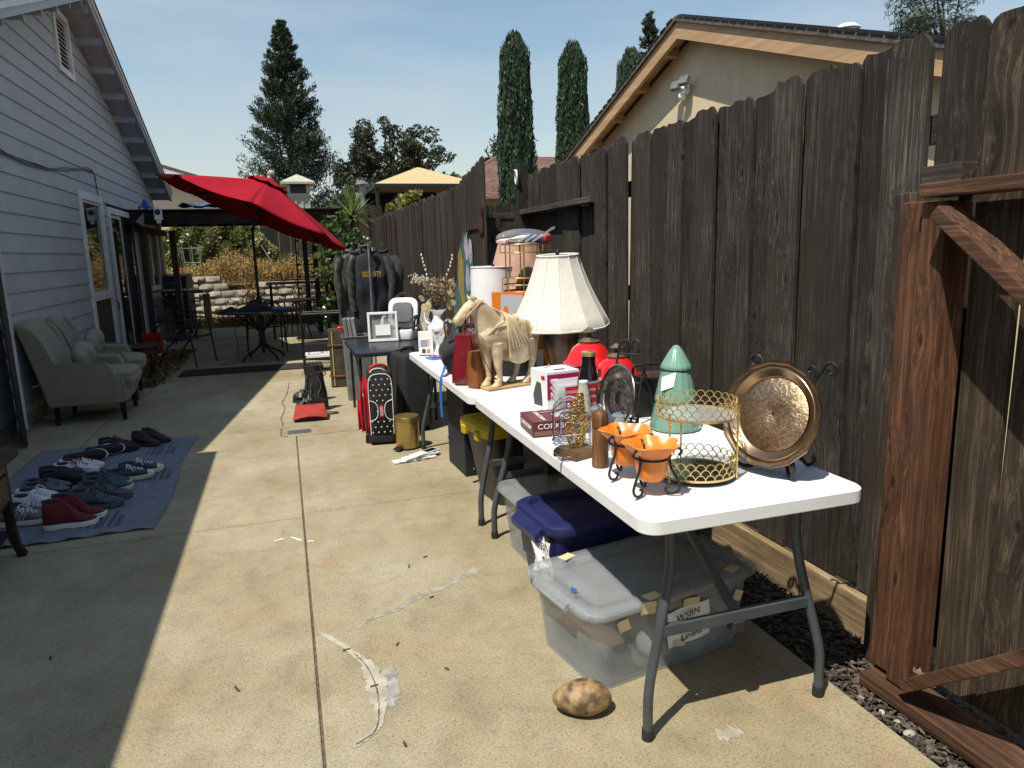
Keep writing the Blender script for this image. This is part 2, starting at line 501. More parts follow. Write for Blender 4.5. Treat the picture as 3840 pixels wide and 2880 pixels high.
m_greyb = mat('grey_card', (0.40, 0.42, 0.45), 0.6, var=0.04)
m_magenta = mat('magenta_card', (0.34, 0.012, 0.10), 0.5, var=0.05)
m_maroon = mat('maroon_card', (0.11, 0.022, 0.026), 0.4, var=0.06)
m_leather = mat('brown_leather', (0.22, 0.075, 0.022), 0.42, var=0.2, vs=9, bump=0.2, bs=120)
m_redleather = mat('red_leather', (0.17, 0.010, 0.018), 0.25, var=0.12, vs=10, coat=0.3)
m_green = mat('celadon_glaze', (0.155, 0.30, 0.225), 0.16, var=0.08, vs=8, coat=0.4)
m_orange = mat('orange_frosted', (0.80, 0.24, 0.025), 0.35, var=0.08, vs=12, sss=0.5)
m_wood = woodmat('mill_wood', (0.16, 0.075, 0.028), (0.34, 0.18, 0.075), 'z', rough=0.45, knots=False, gs=45, bump=0.1, rnd=0.05)
m_darkwood = woodmat('dark_wood', (0.016, 0.010, 0.008), (0.04, 0.026, 0.018), 'x', rough=0.5, knots=False, gs=40, bump=0.15, rnd=0.1)
m_tablewood = woodmat('round_table_wood', (0.05, 0.026, 0.014), (0.11, 0.06, 0.03), 'x', rough=0.4, knots=False, gs=40, bump=0.1, rnd=0.1)
m_chairf = mat('sage_upholstery', (0.20, 0.19, 0.135), 0.9, var=0.07, vs=12, bump=0.3, bs=260, sheen=0.2)
m_pillow = mat('pillow_cloth', (0.235, 0.235, 0.20), 0.9, var=0.08, vs=20, bump=0.3, bs=200)
m_concw = mat('beige_stucco', (0.62, 0.515, 0.34), 0.9, var=0.05, vs=5, bump=0.35, bs=70)
m_soffw = mat('raw_rafter', (0.45, 0.29, 0.155), 0.75, var=0.14, vs=6, sc=(1, 0.2, 4))
m_clear = mat('frosted_plastic', (0.36, 0.39, 0.40), 0.30, var=0.06, alpha=0.42, spec=0.6)
m_glassc = mat('clear_glass', (0.80, 0.84, 0.83), 0.03, var=0.0, alpha=0.34, spec=1.0, coat=1.0)
m_stone = mat('river_rock', (0.15, 0.09, 0.04), 0.6, var=0.4, vs=26, col2=(0.33, 0.22, 0.105), bump=0.25, bs=40)
m_block = mat('retaining_block', (0.40, 0.365, 0.30), 0.95, var=0.18, vs=12, bump=0.9, bs=30, rnd=0.14)
def clothmat(name, c, tr=0.3):
    m, N, L, p = _nt(name)
    f = noise(N, L, coords(N, L, 'Object'), 5, 4); cc = ramp(N, L, f, [(0.3, tuple(x*0.88 for x in c)), (0.7, c)])
    L.new(cc, p.inputs['Base Color']); p.inputs['Roughness'].default_value = 0.9; p.inputs['Specular IOR Level'].default_value = 0.15
    t_ = N.new('ShaderNodeBsdfTranslucent'); L.new(cc, t_.inputs['Color'])
    ms = N.new('ShaderNodeMixShader'); ms.inputs[0].default_value = tr
    L.new(p.outputs[0], ms.inputs[1]); L.new(t_.outputs[0], ms.inputs[2]); L.new(ms.outputs[0], N['Material Output'].inputs['Surface'])
    return m
m_canopy = clothmat('umbrella_cloth', (0.36, 0.010, 0.024), 0.12)
m_rug = None
# ---------------------------------------------------------------- ground, patio
g = MB().quad((-150, -60, -0.09), (150, -60, -0.09), (150, 260, -0.09), (-150, 260, -0.09)).ob('ground', m_soil, smooth=0, fix=False)
g['kind'] = 'structure'
patio = bpy.data.objects.new('patio', None); COL.objects.link(patio); patio['kind'] = 'structure'
G_ = 0.0045
for (x0, x1, y0, y1) in [(-2.33, 0, -3, 1.2), (0, 1.67, -3, 1.2), (-2.33, 0, 1.2, 4.05), (0, 1.67, 1.2, 4.12),
                         (-2.33, -1.68, 4.05, 8.62), (-1.68, 0, 4.05, 6.05), (0, 1.67, 4.12, 6.02), (-1.68, -0.12, 6.05, 6.36),
                         (-1.68, 1.67, 6.345, 8.65), (-1.55, 1.67, 8.66, 12.9), (-2.33, 2.1, 12.9, 16.95), (-2.33, -1.55, 8.62, 9.1)]:
    MB().bx(x0+G_, x1-G_, y0+G_, y1-G_, -0.08, 0).ob('concrete_slab', m_conc, patio, smooth=0, bev=0.005)
# strip with the drain
MB().bx(-0.12+G_, -0.07, 6.02+G_, 6.36-G_, -0.08, 0).ob('concrete_slab', m_conc, patio, smooth=0)
MB().bx(0.125, 1.67-G_, 6.02+G_, 6.36-G_, -0.08, 0).ob('concrete_slab', m_conc, patio, smooth=0)
MB().bx(-0.07, 0.125, 6.235, 6.36-G_, -0.08, -0.001).ob('concrete_slab', m_conc, patio, smooth=0)
MB().bx(-0.07, 0.125, 6.02+G_, 6.095, -0.08, -0.001).ob('concrete_slab', m_conc, patio, smooth=0)
MB().quad((-2.4, -3, -0.007), (1.665, -3, -0.007), (1.665, 17, -0.007), (-2.4, 17, -0.007)).ob('joint_bed', m_joint, patio, smooth=0, fix=False)

def ribbon(name, pts, wid, z, m, parent, seed=1, jag=0.3, k=5):
    rg = random.Random(seed)
    c = cr(pts, k); L_, R_ = [], []
    for i, p in enumerate(c):
        a = c[max(i-1, 0)]; b = c[min(i+1, len(c)-1)]
        t = Vector((b[0]-a[0], b[1]-a[1])).normalized(); n = Vector((-t.y, t.x))
        w = wid(i/(len(c)-1)) if callable(wid) else wid
        jx = rg.uniform(-1, 1)*w*jag
        wl_, wr_ = w*rg.uniform(1-jag, 1+jag), w*rg.uniform(1-jag, 1+jag)
        L_.append((p[0]+n.x*(wl_+jx), p[1]+n.y*(wl_+jx), z)); R_.append((p[0]-n.x*(wr_-jx), p[1]-n.y*(wr_-jx), z))
    v = L_ + R_; n = len(L_)
    return MB().add(v, [(i, i+1, n+i+1, n+i) for i in range(n-1)]).ob(name, m, parent, smooth=0, fix=False)

PP = [(0.02, 2.709), (0.09, 2.599), (0.139, 2.502), (0.179, 2.401), (0.194, 2.296), (0.193, 2.203), (0.184, 2.095), (0.161, 2.032), (0.119, 2.001), (0.084, 1.977)]
ribbon('mortar_patch', PP, lambda t: 0.010+0.026*math.exp(-((t-0.47)/0.16)**2), 0.0022, m_patch, patio, 3, 0.22, 8)
ribbon('mortar_patch', [(0.245, 2.36), (0.25, 2.28), (0.235, 2.19), (0.215, 2.14)], 0.022, 0.0018, mat('grey_patch', (0.27, 0.26, 0.235), 0.9, var=0.25, vs=30), patio, 5, 0.25, 6)
ribbon('crack', [(0.139, 2.50), (0.17, 2.41), (0.188, 2.30), (0.190, 2.203), (0.180, 2.1), (0.158, 2.03), (0.119, 2.0), (0.095, 1.985)], 0.0018, 0.0042, m_joint, patio, 4, 0.9, 10)
m_stain = mat('grey_stain', (0.275, 0.255, 0.205), 0.9, var=0.25, vs=25)
ribbon('stain', [(0.16, 2.683), (0.237, 2.743), (0.331, 2.776), (0.406, 2.833), (0.52, 2.894), (0.641, 2.96), (0.774, 3.046)], lambda t: 0.006+0.02*t, 0.0014, m_stain, patio, 6, 0.3, 8)
ribbon('crack', [(-0.11, 6.40), (-0.11, 6.52), (-0.122, 6.749), (-0.097, 7.039), (-0.088, 7.295), (-0.114, 7.515), (-0.066, 7.944), (-0.042, 8.439), (-0.04, 8.64)], 0.005, 0.0016, m_joint, patio, 8, 0.6, 6)
for q in [[(-0.159, 3.743), (-0.11, 3.762)], [(-0.075, 3.765), (-0.02, 3.70)], [(0.008, 3.675), (0.04, 3.668)]]:
    ribbon('paint_splash', q, 0.008, 0.002, m_white, patio, 9, 0.7, 5)
ribbon('mortar_patch', [(1.15, 1.66), (1.19, 1.645), (1.23, 1.652)], 0.022, 0.0018, m_patch, patio, 10, 0.5, 5)

# bits of bark lying on the concrete: one thing each
for i, (x, y) in enumerate([(0.303, 2.508), (0.446, 2.282), (0.238, 1.937), (0.113, 2.537), (0.185, 2.269), (0.501, 2.833), (0.461, 3.176), (0.555, 3.255), (-0.269, 2.417), (-0.958, 2.874)]):
    a = random.uniform(0, pi); l = random.uniform(0.010, 0.02)
    o = MB().add([(-l, -0.004, 0), (l, -0.003, 0), (l*0.9, 0.004, 0), (-l*0.8, 0.003, 0), (-l, -0.003, 0.004), (l, -0.002, 0.005), (l*0.9, 0.003, 0.004), (-l*0.8, 0.002, 0.005)],
                 [(0,3,2,1),(4,5,6,7),(0,1,5,4),(1,2,6,5),(2,3,7,6),(3,0,4,7)]).ob('bark_chip', m_bark, None, smooth=0, loc=(x, y, 0.001), rot=(0, 0, a))
    tag(o, 'tiny dark bark chip lying loose on the bare concrete', 'bark chip', 'loose chips scattered on the concrete')

# drain grate
t = thing('drain_grate', 'small rectangular metal drain grate set in the concrete', 'drain', (0.03, 6.165, -0.004))
MB().bx(-0.095, 0.092, -0.068, 0.068, -0.06, -0.045).ob('pit', m_joint, t, smooth=0)
fr = MB()
for (a, b, c_, d) in ((-0.092, 0.090, -0.066, -0.056), (-0.092, 0.090, 0.056, 0.066), (-0.092, -0.080, -0.056, 0.056), (0.078, 0.090, -0.056, 0.056)): fr.bx(a, b, c_, d, -0.02, 0.006)
m_galv = mat('galvanised', (0.22, 0.23, 0.23), 0.5, metal=0.6, var=0.2)
fr.ob('frame', m_galv, t, smooth=0)
for i in range(9): MB().bx(-0.072+i*0.0165, -0.064+i*0.0165, -0.056, 0.056, -0.02, 0.005).ob('slat', m_galv, t, smooth=0)

# planting strip along the fence: soil + bark chips
s_ = MB().quad((1.67, -3, -0.028), (2.12, -3, -0.028), (2.12, 6.3, -0.028), (1.67, 6.3, -0.028)).ob('mulch_bed', m_bark, None, smooth=0, fix=False); s_['kind'] = 'structure'
def chips(n, x0, x1, y0, y1, z, l0, l1, name, m):
    c = np.stack([RNG.uniform(x0, x1, n), RNG.uniform(y0, y1, n), RNG.uniform(z-0.006, z+0.018, n)], 1)
    a = RNG.uniform(0, 2*pi, n); l = RNG.uniform(l0, l1, n); w = l*RNG.uniform(0.22, 0.5, n)
    tl = RNG.normal(0, 0.28, (n, 2))
    dx = np.stack([np.cos(a), np.sin(a), tl[:, 0]], 1)*l[:, None]; dy = np.stack([-np.sin(a), np.cos(a), tl[:, 1]], 1)*w[:, None]
    up = np.zeros((n, 3)); up[:, 2] = l*0.16
    A, B, C_, D = c-dx-dy, c+dx-dy*0.7, c+dx*0.9+dy*0.8, c-dx*0.85+dy
    top = np.stack([A+up, B+up, C_+up, D+up], 1)
    sides = [np.stack([p, q, q+up, p+up], 1) for p, q in ((A, B), (B, C_), (C_, D), (D, A))]
    return quads_np(name, np.concatenate([top]+sides), m, None, 'stuff')
m_chip = mat('bark_chips', (0.05, 0.038, 0.028), 0.85, var=0.6, vs=45, col2=(0.13, 0.105, 0.08))
o = chips(4200, 1.675, 2.0, 0.6, 3.4, -0.02, 0.006, 0.022, 'bark_mulch', m_chip)
tag(o, 'dark shredded bark mulch filling the strip along the fence foot', 'mulch')
for i, (x, y, sc) in enumerate([(1.70, 1.66, 0.016), (1.71, 1.58, 0.013), (1.72, 1.53, 0.012), (1.705, 1.47, 0.02)]):
    o = MB().sph((0, 0, sc*0.3), (sc, sc*0.7, sc*0.5), 10, 6).ob('pebble', m_block, None, loc=(x, y, -0.012), rot=(0, 0, i))
    tag(o, 'pale pebble at the mulch edge below the stained gate', 'pebble', 'pebbles at the mulch edge')

# leaf litter bed by the house
s_ = MB().quad((-2.33, 9.1, -0.02), (-1.55, 9.1, -0.02), (-1.55, 12.9, -0.02), (-2.33, 12.9, -0.02)).ob('planting_bed', m_soil, None, smooth=0, fix=False); s_['kind'] = 'structure'
m_litter = leafmat('dry_leaf', (0.10, 0.06, 0.03), (0.27, 0.18, 0.09), 0.8, 0.1, 9)
n = 1500
P_ = np.stack([RNG.uniform(-2.3, -1.45, n), RNG.uniform(9.2, 12.6, n), RNG.uniform(-0.01, 0.05, n)], 1)
o = quads_np('leaf_litter', leafq(P_, 0.06, 0.6, (0, 0, 0)), m_litter, None, 'stuff')
tag(o, 'brown fallen leaves heaped by the house wall behind the armchairs', 'leaves')

# ---------------------------------------------------------------- the house on the left
HX, RY, RZ, SL = -2.33, 10.42, 4.62, 0.36
house = thing('house', 'grey lap-sided house with gable end along the left of the patio', 'house', (HX, RY, 0))
def L2(x, y, z): return (x-HX, y-RY, z)
wall = MB().loft([[L2(x, y, z) for (y, z) in ((4.9, -0.1), (16.1, -0.1), (16.1, RZ-SL*(16.1-RY)), (RY, RZ), (4.9, RZ-SL*(RY-4.9)))] for x in (HX-0.12, HX-0.03)]).ob('wall', m_dark, house, smooth=0)
OPEN = [(10.18, 11.38, 0.18, 2.36), (11.68, 13.55, 0.0, 2.25), (14.0, 15.75, 0.92, 2.12), (10.08, 10.74, 3.72, 4.46)]
CH = 0.18
for k in range(25):
    z0 = 0.14 + k*CH; z1 = z0 + CH + 0.012
    def ylim(z): 
        return max(4.95, RY-(RZ-z)/SL), min(16.02, RY+(RZ-z)/SL)
    if z0 > RZ-0.05: break
    zt = min(z1, RZ-0.01)
    segs = [(4.95, 16.02)]
    for (a, b, c_, d) in OPEN:
        if z0+CH*0.5 > c_ and z0+CH*0.4 < d:
            new = []
            for s0, s1 in segs:
                if b <= s0 or a >= s1: new.append((s0, s1)); continue
                if a > s0: new.append((s0, a))
                if b < s1: new.append((b, s1))
            segs = new
    cuts = []
    for s0, s1 in segs:
        j = 5.6 + ((k*1.37) % 2.9)
        if s1-s0 > 3 and s0 < j < s1-0.4:
            cuts += [(s0, j-0.0012), (j+0.0012, s1)]
        else: cuts.append((s0, s1))
    for s0, s1 in cuts:
        b0, b1 = ylim(z0); t0, t1 = ylim(zt)
        ys = (max(s0, b0), min(s1, b1), min(s1, t1), max(s0, t0))
        if ys[1]-ys[0] < 0.02 or ys[2]-ys[3] < 0.005: continue
        v = []
        for xo, xi in ((0, 1), (1, 0)): pass
        v = [L2(HX-0.02, ys[0], z0), L2(HX-0.02, ys[1], z0), L2(HX-0.025, ys[2], zt), L2(HX-0.025, ys[3], zt),
             L2(HX+0.012, ys[0], z0), L2(HX+0.012, ys[1], z0), L2(HX-0.004, ys[2], zt), L2(HX-0.004, ys[3], zt)]
        MB().add(v, [(0,3,2,1),(4,5,6,7),(0,1,5,4),(1,2,6,5),(2,3,7,6),(3,0,4,7)]).ob('siding_board', m_siding, wall, smooth=0)
MB().bx(-0.03, 0.0, 4.9-RY, 16.1-RY, -0.08, 0.14).ob('foundation', m_conc, house, smooth=0)
def frame4(y0, y1, z0, z1, w, x0, x1):
    b = MB()
    b.bx(x0, x1, y0-RY, y0+w-RY, z0, z1); b.bx(x0, x1, y1-w-RY, y1-RY, z0, z1)
    b.bx(x0, x1, y0+w-RY, y1-w-RY, z1-w, z1); b.bx(x0, x1, y0+w-RY, y1-w-RY, z0, z0+w)
    return b
# tall two-pane window
wd = frame4(10.18, 11.38, 0.18, 2.36, 0.10, -0.03, 0.03).ob('window', m_trim, house, smooth=0, bev=0.003)
frame4(10.28, 11.28, 1.06, 2.26, 0.035, -0.03, 0.012).ob('frame', m_trim, wd, smooth=0)
MB().bx(-0.03, 0.024, 10.28-RY, 11.28-RY, 0.98, 1.06).ob('rail', m_trim, wd, smooth=0)
MB().bx(-0.03, -0.012, 10.315-RY, 11.245-RY, 1.095, 2.225).ob('pane', m_glass, wd, smooth=0)
MB().bx(-0.03, -0.008, 10.28-RY, 11.28-RY, 0.28, 0.98).ob('lower_panel', mat('dark_screen', (0.03, 0.03, 0.032), 0.6), wd, smooth=0)
MB().tube([(0.03, 11.43-RY, 0.92), (0.06, 11.43-RY, 0.90), (0.06, 11.43-RY, 0.80), (0.03, 11.43-RY, 0.78)], 0.01, 6).ob('wall_hook', m_black, house)
# sliding door
sdr = frame4(11.68, 13.55, 0.0, 2.25, 0.09, -0.03, 0.032).ob('sliding_door', m_trim, house, smooth=0, bev=0.003)
for (a, b, x) in ((11.77, 12.64, -0.012), (12.60, 13.46, 0.004)):
    pn = frame4(a, b, 0.09, 2.16, 0.05, x-0.014, x+0.012).ob('panel', m_black if a > 12 else m_trim, sdr, smooth=0)
    MB().bx(x-0.01, x-0.002, a+0.05-RY, b-0.05-RY, 0.14, 2.11).ob('pane', m_glass, sdr, smooth=0)
MB().cyl((0.03, 12.63-RY, 0.95), (0.03, 12.63-RY, 1.2), 0.012).ob('handle', m_black, sdr)
w3 = frame4(14.0, 15.75, 0.92, 2.12, 0.09, -0.03, 0.03).ob('window', m_trim, house, smooth=0, bev=0.003)
MB().bx(-0.03, 0.02, 14.85-RY, 14.93-RY, 1.0, 2.03).ob('mullion', m_trim, w3, smooth=0)
for a, b in ((14.09, 14.85), (14.93, 15.66)): MB().bx(-0.03, -0.012, a-RY, b-RY, 1.0, 2.04).ob('pane', m_glass, w3, smooth=0)
MB().bx(-0.03, 0.035, 16.0-RY, 16.1-RY, 0.1, 2.3).ob('corner_board', m_trim, house, smooth=0)
MB().tube(cr([(0.06, 15.9-RY, 2.3), (0.06, 15.9-RY, 1.2), (0.06, 15.9-RY, 0.1)], 3), 0.04, 10).ob('downspout', m_trim, house)
# gable vent
v = frame4(10.08, 10.74, 3.72, 4.46, 0.07, -0.03, 0.035).ob('gable_vent', m_trim, house, smooth=0)
MB().bx(-0.03, -0.022, 10.15-RY, 10.67-RY, 3.79, 4.39).ob('backing', m_dark, v, smooth=0)
for i in range(11): MB().box((-0.002, 10.41-RY, 3.825+i*0.0535), (0.034, 0.52, 0.007), (0, R(38), 0)).ob('slat', m_trim, v, smooth=0)
# roof, rake boards, lookouts
OV = 0.33
for sgn, Ye in ((1, 15.95), (-1, 4.95)):
    def Zr(y, o=0.0): return RZ + 0.02 + o - SL*abs(y-RY)
    y0, y1 = (RY, Ye)
    nm = MB().loft([[L2(-9.5, y, Zr(y, o)) for y, o in ((y0, 0.0), (y1, 0.0), (y1, 0.03), (y0, 0.03))], [L2(HX+OV-0.03, y, Zr(y, o)) for y, o in ((y0, 0.0), (y1, 0.0), (y1, 0.03), (y0, 0.03))]])
    nm.ob('soffit_deck', m_soffit, house, smooth=0)
    MB().loft([[L2(-9.5, y, Zr(y, o)) for y, o in ((y0, 0.121), (y1, 0.121), (y1, 0.155), (y0, 0.155))], [L2(HX+OV+0.04, y, Zr(y, o)) for y, o in ((y0, 0.121), (y1, 0.121), (y1, 0.155), (y0, 0.155))]]).ob('roof', m_shingle, house, smooth=0)
    MB().loft([[L2(x, y, Zr(y, o)) for x, o in ((HX+OV-0.03, -0.02), (HX+OV+0.012, -0.02), (HX+OV+0.012, 0.12), (HX+OV-0.03, 0.12))] for y in (y0, y1)]).ob('rake_board', m_fascia, house, smooth=0)
    MB().loft([[L2(x, y, Zr(y, o)) for x, o in ((HX+OV+0.012, 0.06), (HX+OV+0.03, 0.06), (HX+OV+0.03, 0.12), (HX+OV+0.012, 0.12))] for y in (y0, y1)]).ob('rake_trim', m_trim, house, smooth=0)
    for i in range(9):
        y = RY + sgn*(0.12 + i*0.61)
        MB().loft([[L2(x, yy, Zr(yy, o)) for yy, o in ((y, -0.09), (y+0.04, -0.09), (y+0.04, -0.002), (y, -0.002))] for x in (HX-0.02, HX+OV-0.031)]).ob('lookout', m_soffit, house, smooth=0)
# rear eave of the same roof and the wing nearer the camera, whose eave shades the patio
MB().bx(-7.2, -0.03, 4.9-RY, 5.0-RY, -0.1, 2.4).ob('front_wall', m_siding, house, smooth=0)
MB().bx(-7.2, -0.03, 16.0-RY, 16.1-RY, -0.1, 2.3).ob('rear_wall', m_siding, house, smooth=0)
EX, EZ = -1.757, 2.56
MB().loft([[L2(x, y, z) for x, z in ((-6.0, EZ+1.6), (EX, EZ), (EX, EZ+0.05), (-6.0, EZ+1.66))] for y in (-9.0, 4.97)]).ob('wing_roof', m_shingle, house, smooth=0)
MB().loft([[L2(x, y, z) for x, z in ((EX-0.03, EZ-0.13), (EX, EZ-0.13), (EX, EZ), (EX-0.03, EZ))] for y in (-9.0, 4.97)]).ob('wing_fascia', m_fascia, house, smooth=0)
MB().bx(-0.12, -0.02, -9.0-RY, 4.88-RY, -0.1, 2.62).ob('wing_wall', m_siding, house, smooth=0)
# phone cable looping along the siding
cb = cr([(0.03, 5.2-RY, 2.62), (0.02, 7.0-RY, 2.50), (0.025, 8.3-RY, 2.44), (0.02, 9.4-RY, 2.50), (0.025, 10.6-RY, 2.64), (0.025, 11.0-RY, 2.66), (0.025, 11.13-RY, 2.60), (0.03, 11.14-RY, 2.36)], 7)
MB().tube(cb, 0.008, 6).ob('cable', m_black, house)
MB().tube([(p[0]+0.004, p[1], p[2]+0.02+0.012*sin(i*0.9)) for i, p in enumerate(cb[:-12])], 0.006, 6).ob('cable', m_black, house)
MB().tube(cr([(0.02, 7.55-RY, 0.34), (0.07, 7.6-RY, 0.35), (0.08, 7.75-RY, 0.35), (0.06, 7.78-RY, 0.31)], 4), 0.012, 8).ob('hose_tap', m_trim, house)
MB().bx(0.0, 0.03, 7.9-RY, 8.05-RY, 0.52, 0.66).ob('outlet_box', m_trim, house, smooth=0)

# open dark door leaning out at the left edge
t = thing('open_door', 'dark door standing open from the house at the far left edge', 'door', (-2.1, 6.5, 0.02), math.atan2(0.62, -0.21))
MB().bx(0, 0.62, -0.018, 0.018, 0.0, 2.0).ob('door_leaf', m_black, t, smooth=0, bev=0.003)
MB().cyl((0.05, 0.03, 0.95), (0.05, 0.06, 0.95), 0.02).ob('knob', m_iron, t)
MB().bx(0.63, 0.70, -0.05, 0.05, 0.02, 2.05).ob('jamb', m_trim, t, smooth=0)

# ---------------------------------------------------------------- patio cover
m_dkbeam = woodmat('dark_beam', (0.022, 0.016, 0.012), (0.06, 0.045, 0.034), 'x', knots=False, gs=40)
t = thing('patio_cover', 'dark timber patio cover attached to the house wall', 'patio cover', (-2.3, 13.2, 0))
MB().bx(0.0, 3.35, -0.05, 0.0, 2.06, 2.27).ob('front_beam', m_dkbeam, t, smooth=0, bev=0.004)
MB().bx(0.0, 3.35, 3.0, 3.05, 2.14, 2.25).ob('rear_beam', m_dkbeam, t, smooth=0)
MB().bx(0.04, 0.12, 0.006, 2.99, 1.95, 2.05).ob('ledger_beam', m_dkbeam, t, smooth=0)
for i in range(9): MB().bx(0.3+i*0.37, 0.345+i*0.37, 0.005, 2.995, 2.14, 2.26).ob('rafter', m_dkbeam, t, smooth=0)
for i in range(15): MB().bx(-0.05, 3.4, -0.12+i*0.215, 0.085+i*0.215, 2.275, 2.295).ob('deck_board', m_dkbeam, t, smooth=0)
for x, y in ((0.09, 0.3), (0.44, 1.2), (2.93, 1.2), (2.80, 2.9)): MB().bx(x-0.05, x+0.05, y, y+0.09, 0, 2.0).ob('post', m_black, t, smooth=0)
c = thing('security_camera', 'small white security camera on the patio cover beam', 'camera', (-1.86, 13.1, 2.12))
MB().bx(-0.06, 0.06, -0.05, 0.03, 0, 0.2).ob('housing', m_white, c, smooth=0, bev=0.01)
MB().cyl((0, -0.06, 0.13), (0, -0.04, 0.13), 0.045, n=16).ob('lens', m_black, c)
MB().bx(-0.03, 0.03, -0.04, 0.02, -0.05, 0.0).ob('bracket', m_white, c, smooth=0)
o = MB().add([(0, 0, 0), (0.13, 0, 0.14), (0.12, 0, -0.08), (0.02, 0.02, 0.01)], [(0, 1, 2), (0, 3, 1), (1, 3, 2), (2, 3, 0)]).ob('metal_bracket', m_galv, None, smooth=0, loc=(-2.2, 13.05, 2.1))
tag(o, 'triangular pale metal bracket on the patio cover beside the camera', 'bracket')
m_tarp = mat('blue_tarp', (0.04, 0.09, 0.33), 0.4, var=0.2, vs=14)
def tarpf(u, v): return (u*1.5, v*0.5, 0.03+0.05*abs(sin(u*17)+0.6*sin(u*31+v*9))*(1-u*0.6))
o = MB().grid(tarpf, 40, 8).ob('blue_tarp', m_tarp, None, loc=(-1.55, 13.05, 2.30)); tag(o, 'crumpled blue tarp lying on top of the patio cover', 'tarp')
o = MB().grid(lambda u, v: (u*0.2, v*0.15, 0.02+0.13*sin(pi*u)*sin(pi*v)+0.03*sin(u*9+v*7)), 10, 8).ob('blue_tarp', m_tarp, None, loc=(-2.15, 13.1, 2.29)); tag(o, 'small blue tarp bundle by the wall on the patio cover', 'tarp')

# ---------------------------------------------------------------- fences
def picket_mesh(w, h, style, rg):
    """board: width along y, thickness x, dog-eared ragged top."""
    tp = []
    ear = rg.uniform(0.025, 0.04); dr = rg.uniform(0.03, 0.055)
    n = 6
    tp = [(-w/2, h-dr), (-w/2+ear*0.45, h-dr*0.45), (-w/2+ear, h-0.006*rg.random())]
    for i in range(2): tp.append((-w/2+ear+(w-2*ear)*(i+1)/3, h-0.012*rg.random()))
    tp += [(w/2-ear, h-0.008*rg.random()), (w/2-ear*0.4, h-dr*0.5), (w/2, h-dr*rg.uniform(0.8, 1.2))]
    if style == 'broken': tp[3] = (tp[3][0], h-0.07); tp[4] = (tp[4][0], h-0.085); tp[5] = (tp[5][0], h-0.05)
    out = [(w/2, 0), ] + [(a, b) for a, b in reversed(tp)] + [(-w/2, 0)]
    me = MB().prism([(a, b) for a, b in out], -0.008, 0.008, 'x').mesh('picket', 0)
    return me
def picket_run(parent, pts, w, z0, ztop, m, seed, jx=0.007, axis='y', broken=()):
    rg = random.Random(seed)
    for i, (x, y) in enumerate(pts):
        zt = ztop(y if axis == 'y' else x) + rg.uniform(-0.014, 0.014)
        me = picket_mesh(w*rg.uniform(0.97, 1.03), zt-z0, 'broken' if i in broken else '', rg)
        rz = max(-0.02, min(0.02, rg.gauss(0, 0.012))) + (0 if axis == 'y' else pi/2)
        o = meshobj('picket', me, m, parent, (x+rg.uniform(-jx, jx) if axis == 'y' else x, y if axis == 'y' else y+rg.uniform(-jx, jx), z0), (rg.gauss(0, 0.005), rg.gauss(0, 0.006), rz))
FX = 2.03
f1 = thing('fence', 'tall weathered dog-ear picket fence behind the white tables', 'fence', (FX, 1.86, 0))
ys = [1.93-1.86 + i*0.1515 for i in range(17)]
picket_run(f1, [(0.009 if i % 2 else -0.009, y) for i, y in enumerate(ys)], 0.174, 0.155, lambda y: 2.12, m_fence, 5, jx=0.001, broken=(13,))
ys2 = [4.46-1.86 + i*0.142 for i in range(11)]
picket_run(f1, [(0.040, y) for y in ys2], 0.152, 0.155, lambda y: 2.12, m_fence, 6, jx=0.003)
MB().bx(-0.055, 0.028, 4.44-1.86, 5.98-1.86, 1.775, 1.815).ob('rail', m_rail, f1, smooth=0, bev=0.004)
MB().bx(-0.03, 0.01, 4.46-1.86, 5.98-1.86, 0.38, 0.47).ob('rail', m_rail, f1, smooth=0, bev=0.004)
for z in (0.42, 1.15, 1.78): MB().bx(0.022, 0.062, 0, 4.42-1.86, z, z+0.09).ob('rail', m_rail, f1, smooth=0)
MB().bx(-0.06, 0.035, 5.9-1.86, 5.99-1.86, -0.05, 2.2).ob('post', m_fence, f1, smooth=0, bev=0.004)
for (a, b) in ((-0.12, 2.3), (2.305, 4.14)): MB().bx(-0.05, -0.012, a, b, -0.06, 0.148).ob('kick_board', m_kick, f1, smooth=0, bev=0.004)
MB().bx(-0.012, 0.02, -0.12, 4.14, 0.10, 0.15).ob('kick_board', m_rail, f1, smooth=0)
o = MB().tube(cr([(-0.02, 0, 0), (-0.03, -0.04, 0.02), (-0.03, -0.06, -0.04), (-0.025, -0.02, -0.09), (-0.02, 0.02, -0.04), (-0.02, 0.0, 0.02), (-0.01, 0.07, 0.03)], 5), 0.008, 6).ob('rope_loop', m_white, None, loc=(1.98, 5.93, 2.12)); tag(o, 'loop of white rope tied at the top of the fence post', 'rope')
# gate post + stained gate in the foreground right
gt = thing('gate', 'reddish stained wooden gate with diagonal braces at the right edge', 'gate', (1.86, 1.66, 0))
MB().bx(0.03, 0.115, 0.03, 0.19, -0.08, 1.62).ob('hinge_post', m_pickbrown, gt, smooth=0, bev=0.004)
MB().bx(-0.055, 0.03, -0.005, 0.075, 0.06, 1.585).ob('stile', m_redwood, gt, smooth=0, bev=0.005)
MB().bx(-0.072, 0.028, -0.092, -0.010, 0.05, 1.58).ob('stile', m_redwood, gt, smooth=0, bev=0.005)
MB().bx(-0.10, 0.0, -1.2, -0.02, 1.592, 1.63).ob('top_rail', m_redrail, gt, smooth=0, bev=0.004)
MB().bx(-0.11, 0.03, -1.2, 0.06, 0.0, 0.045).ob('bottom_rail', m_redrail, gt, smooth=0, bev=0.004)
MB().beam((-0.085, -0.10, 1.55), (-0.085, -1.1, 0.75), 0.04, 0.09, (1, 0, 0)).ob('brace', m_redrail, gt, smooth=0, bev=0.004)
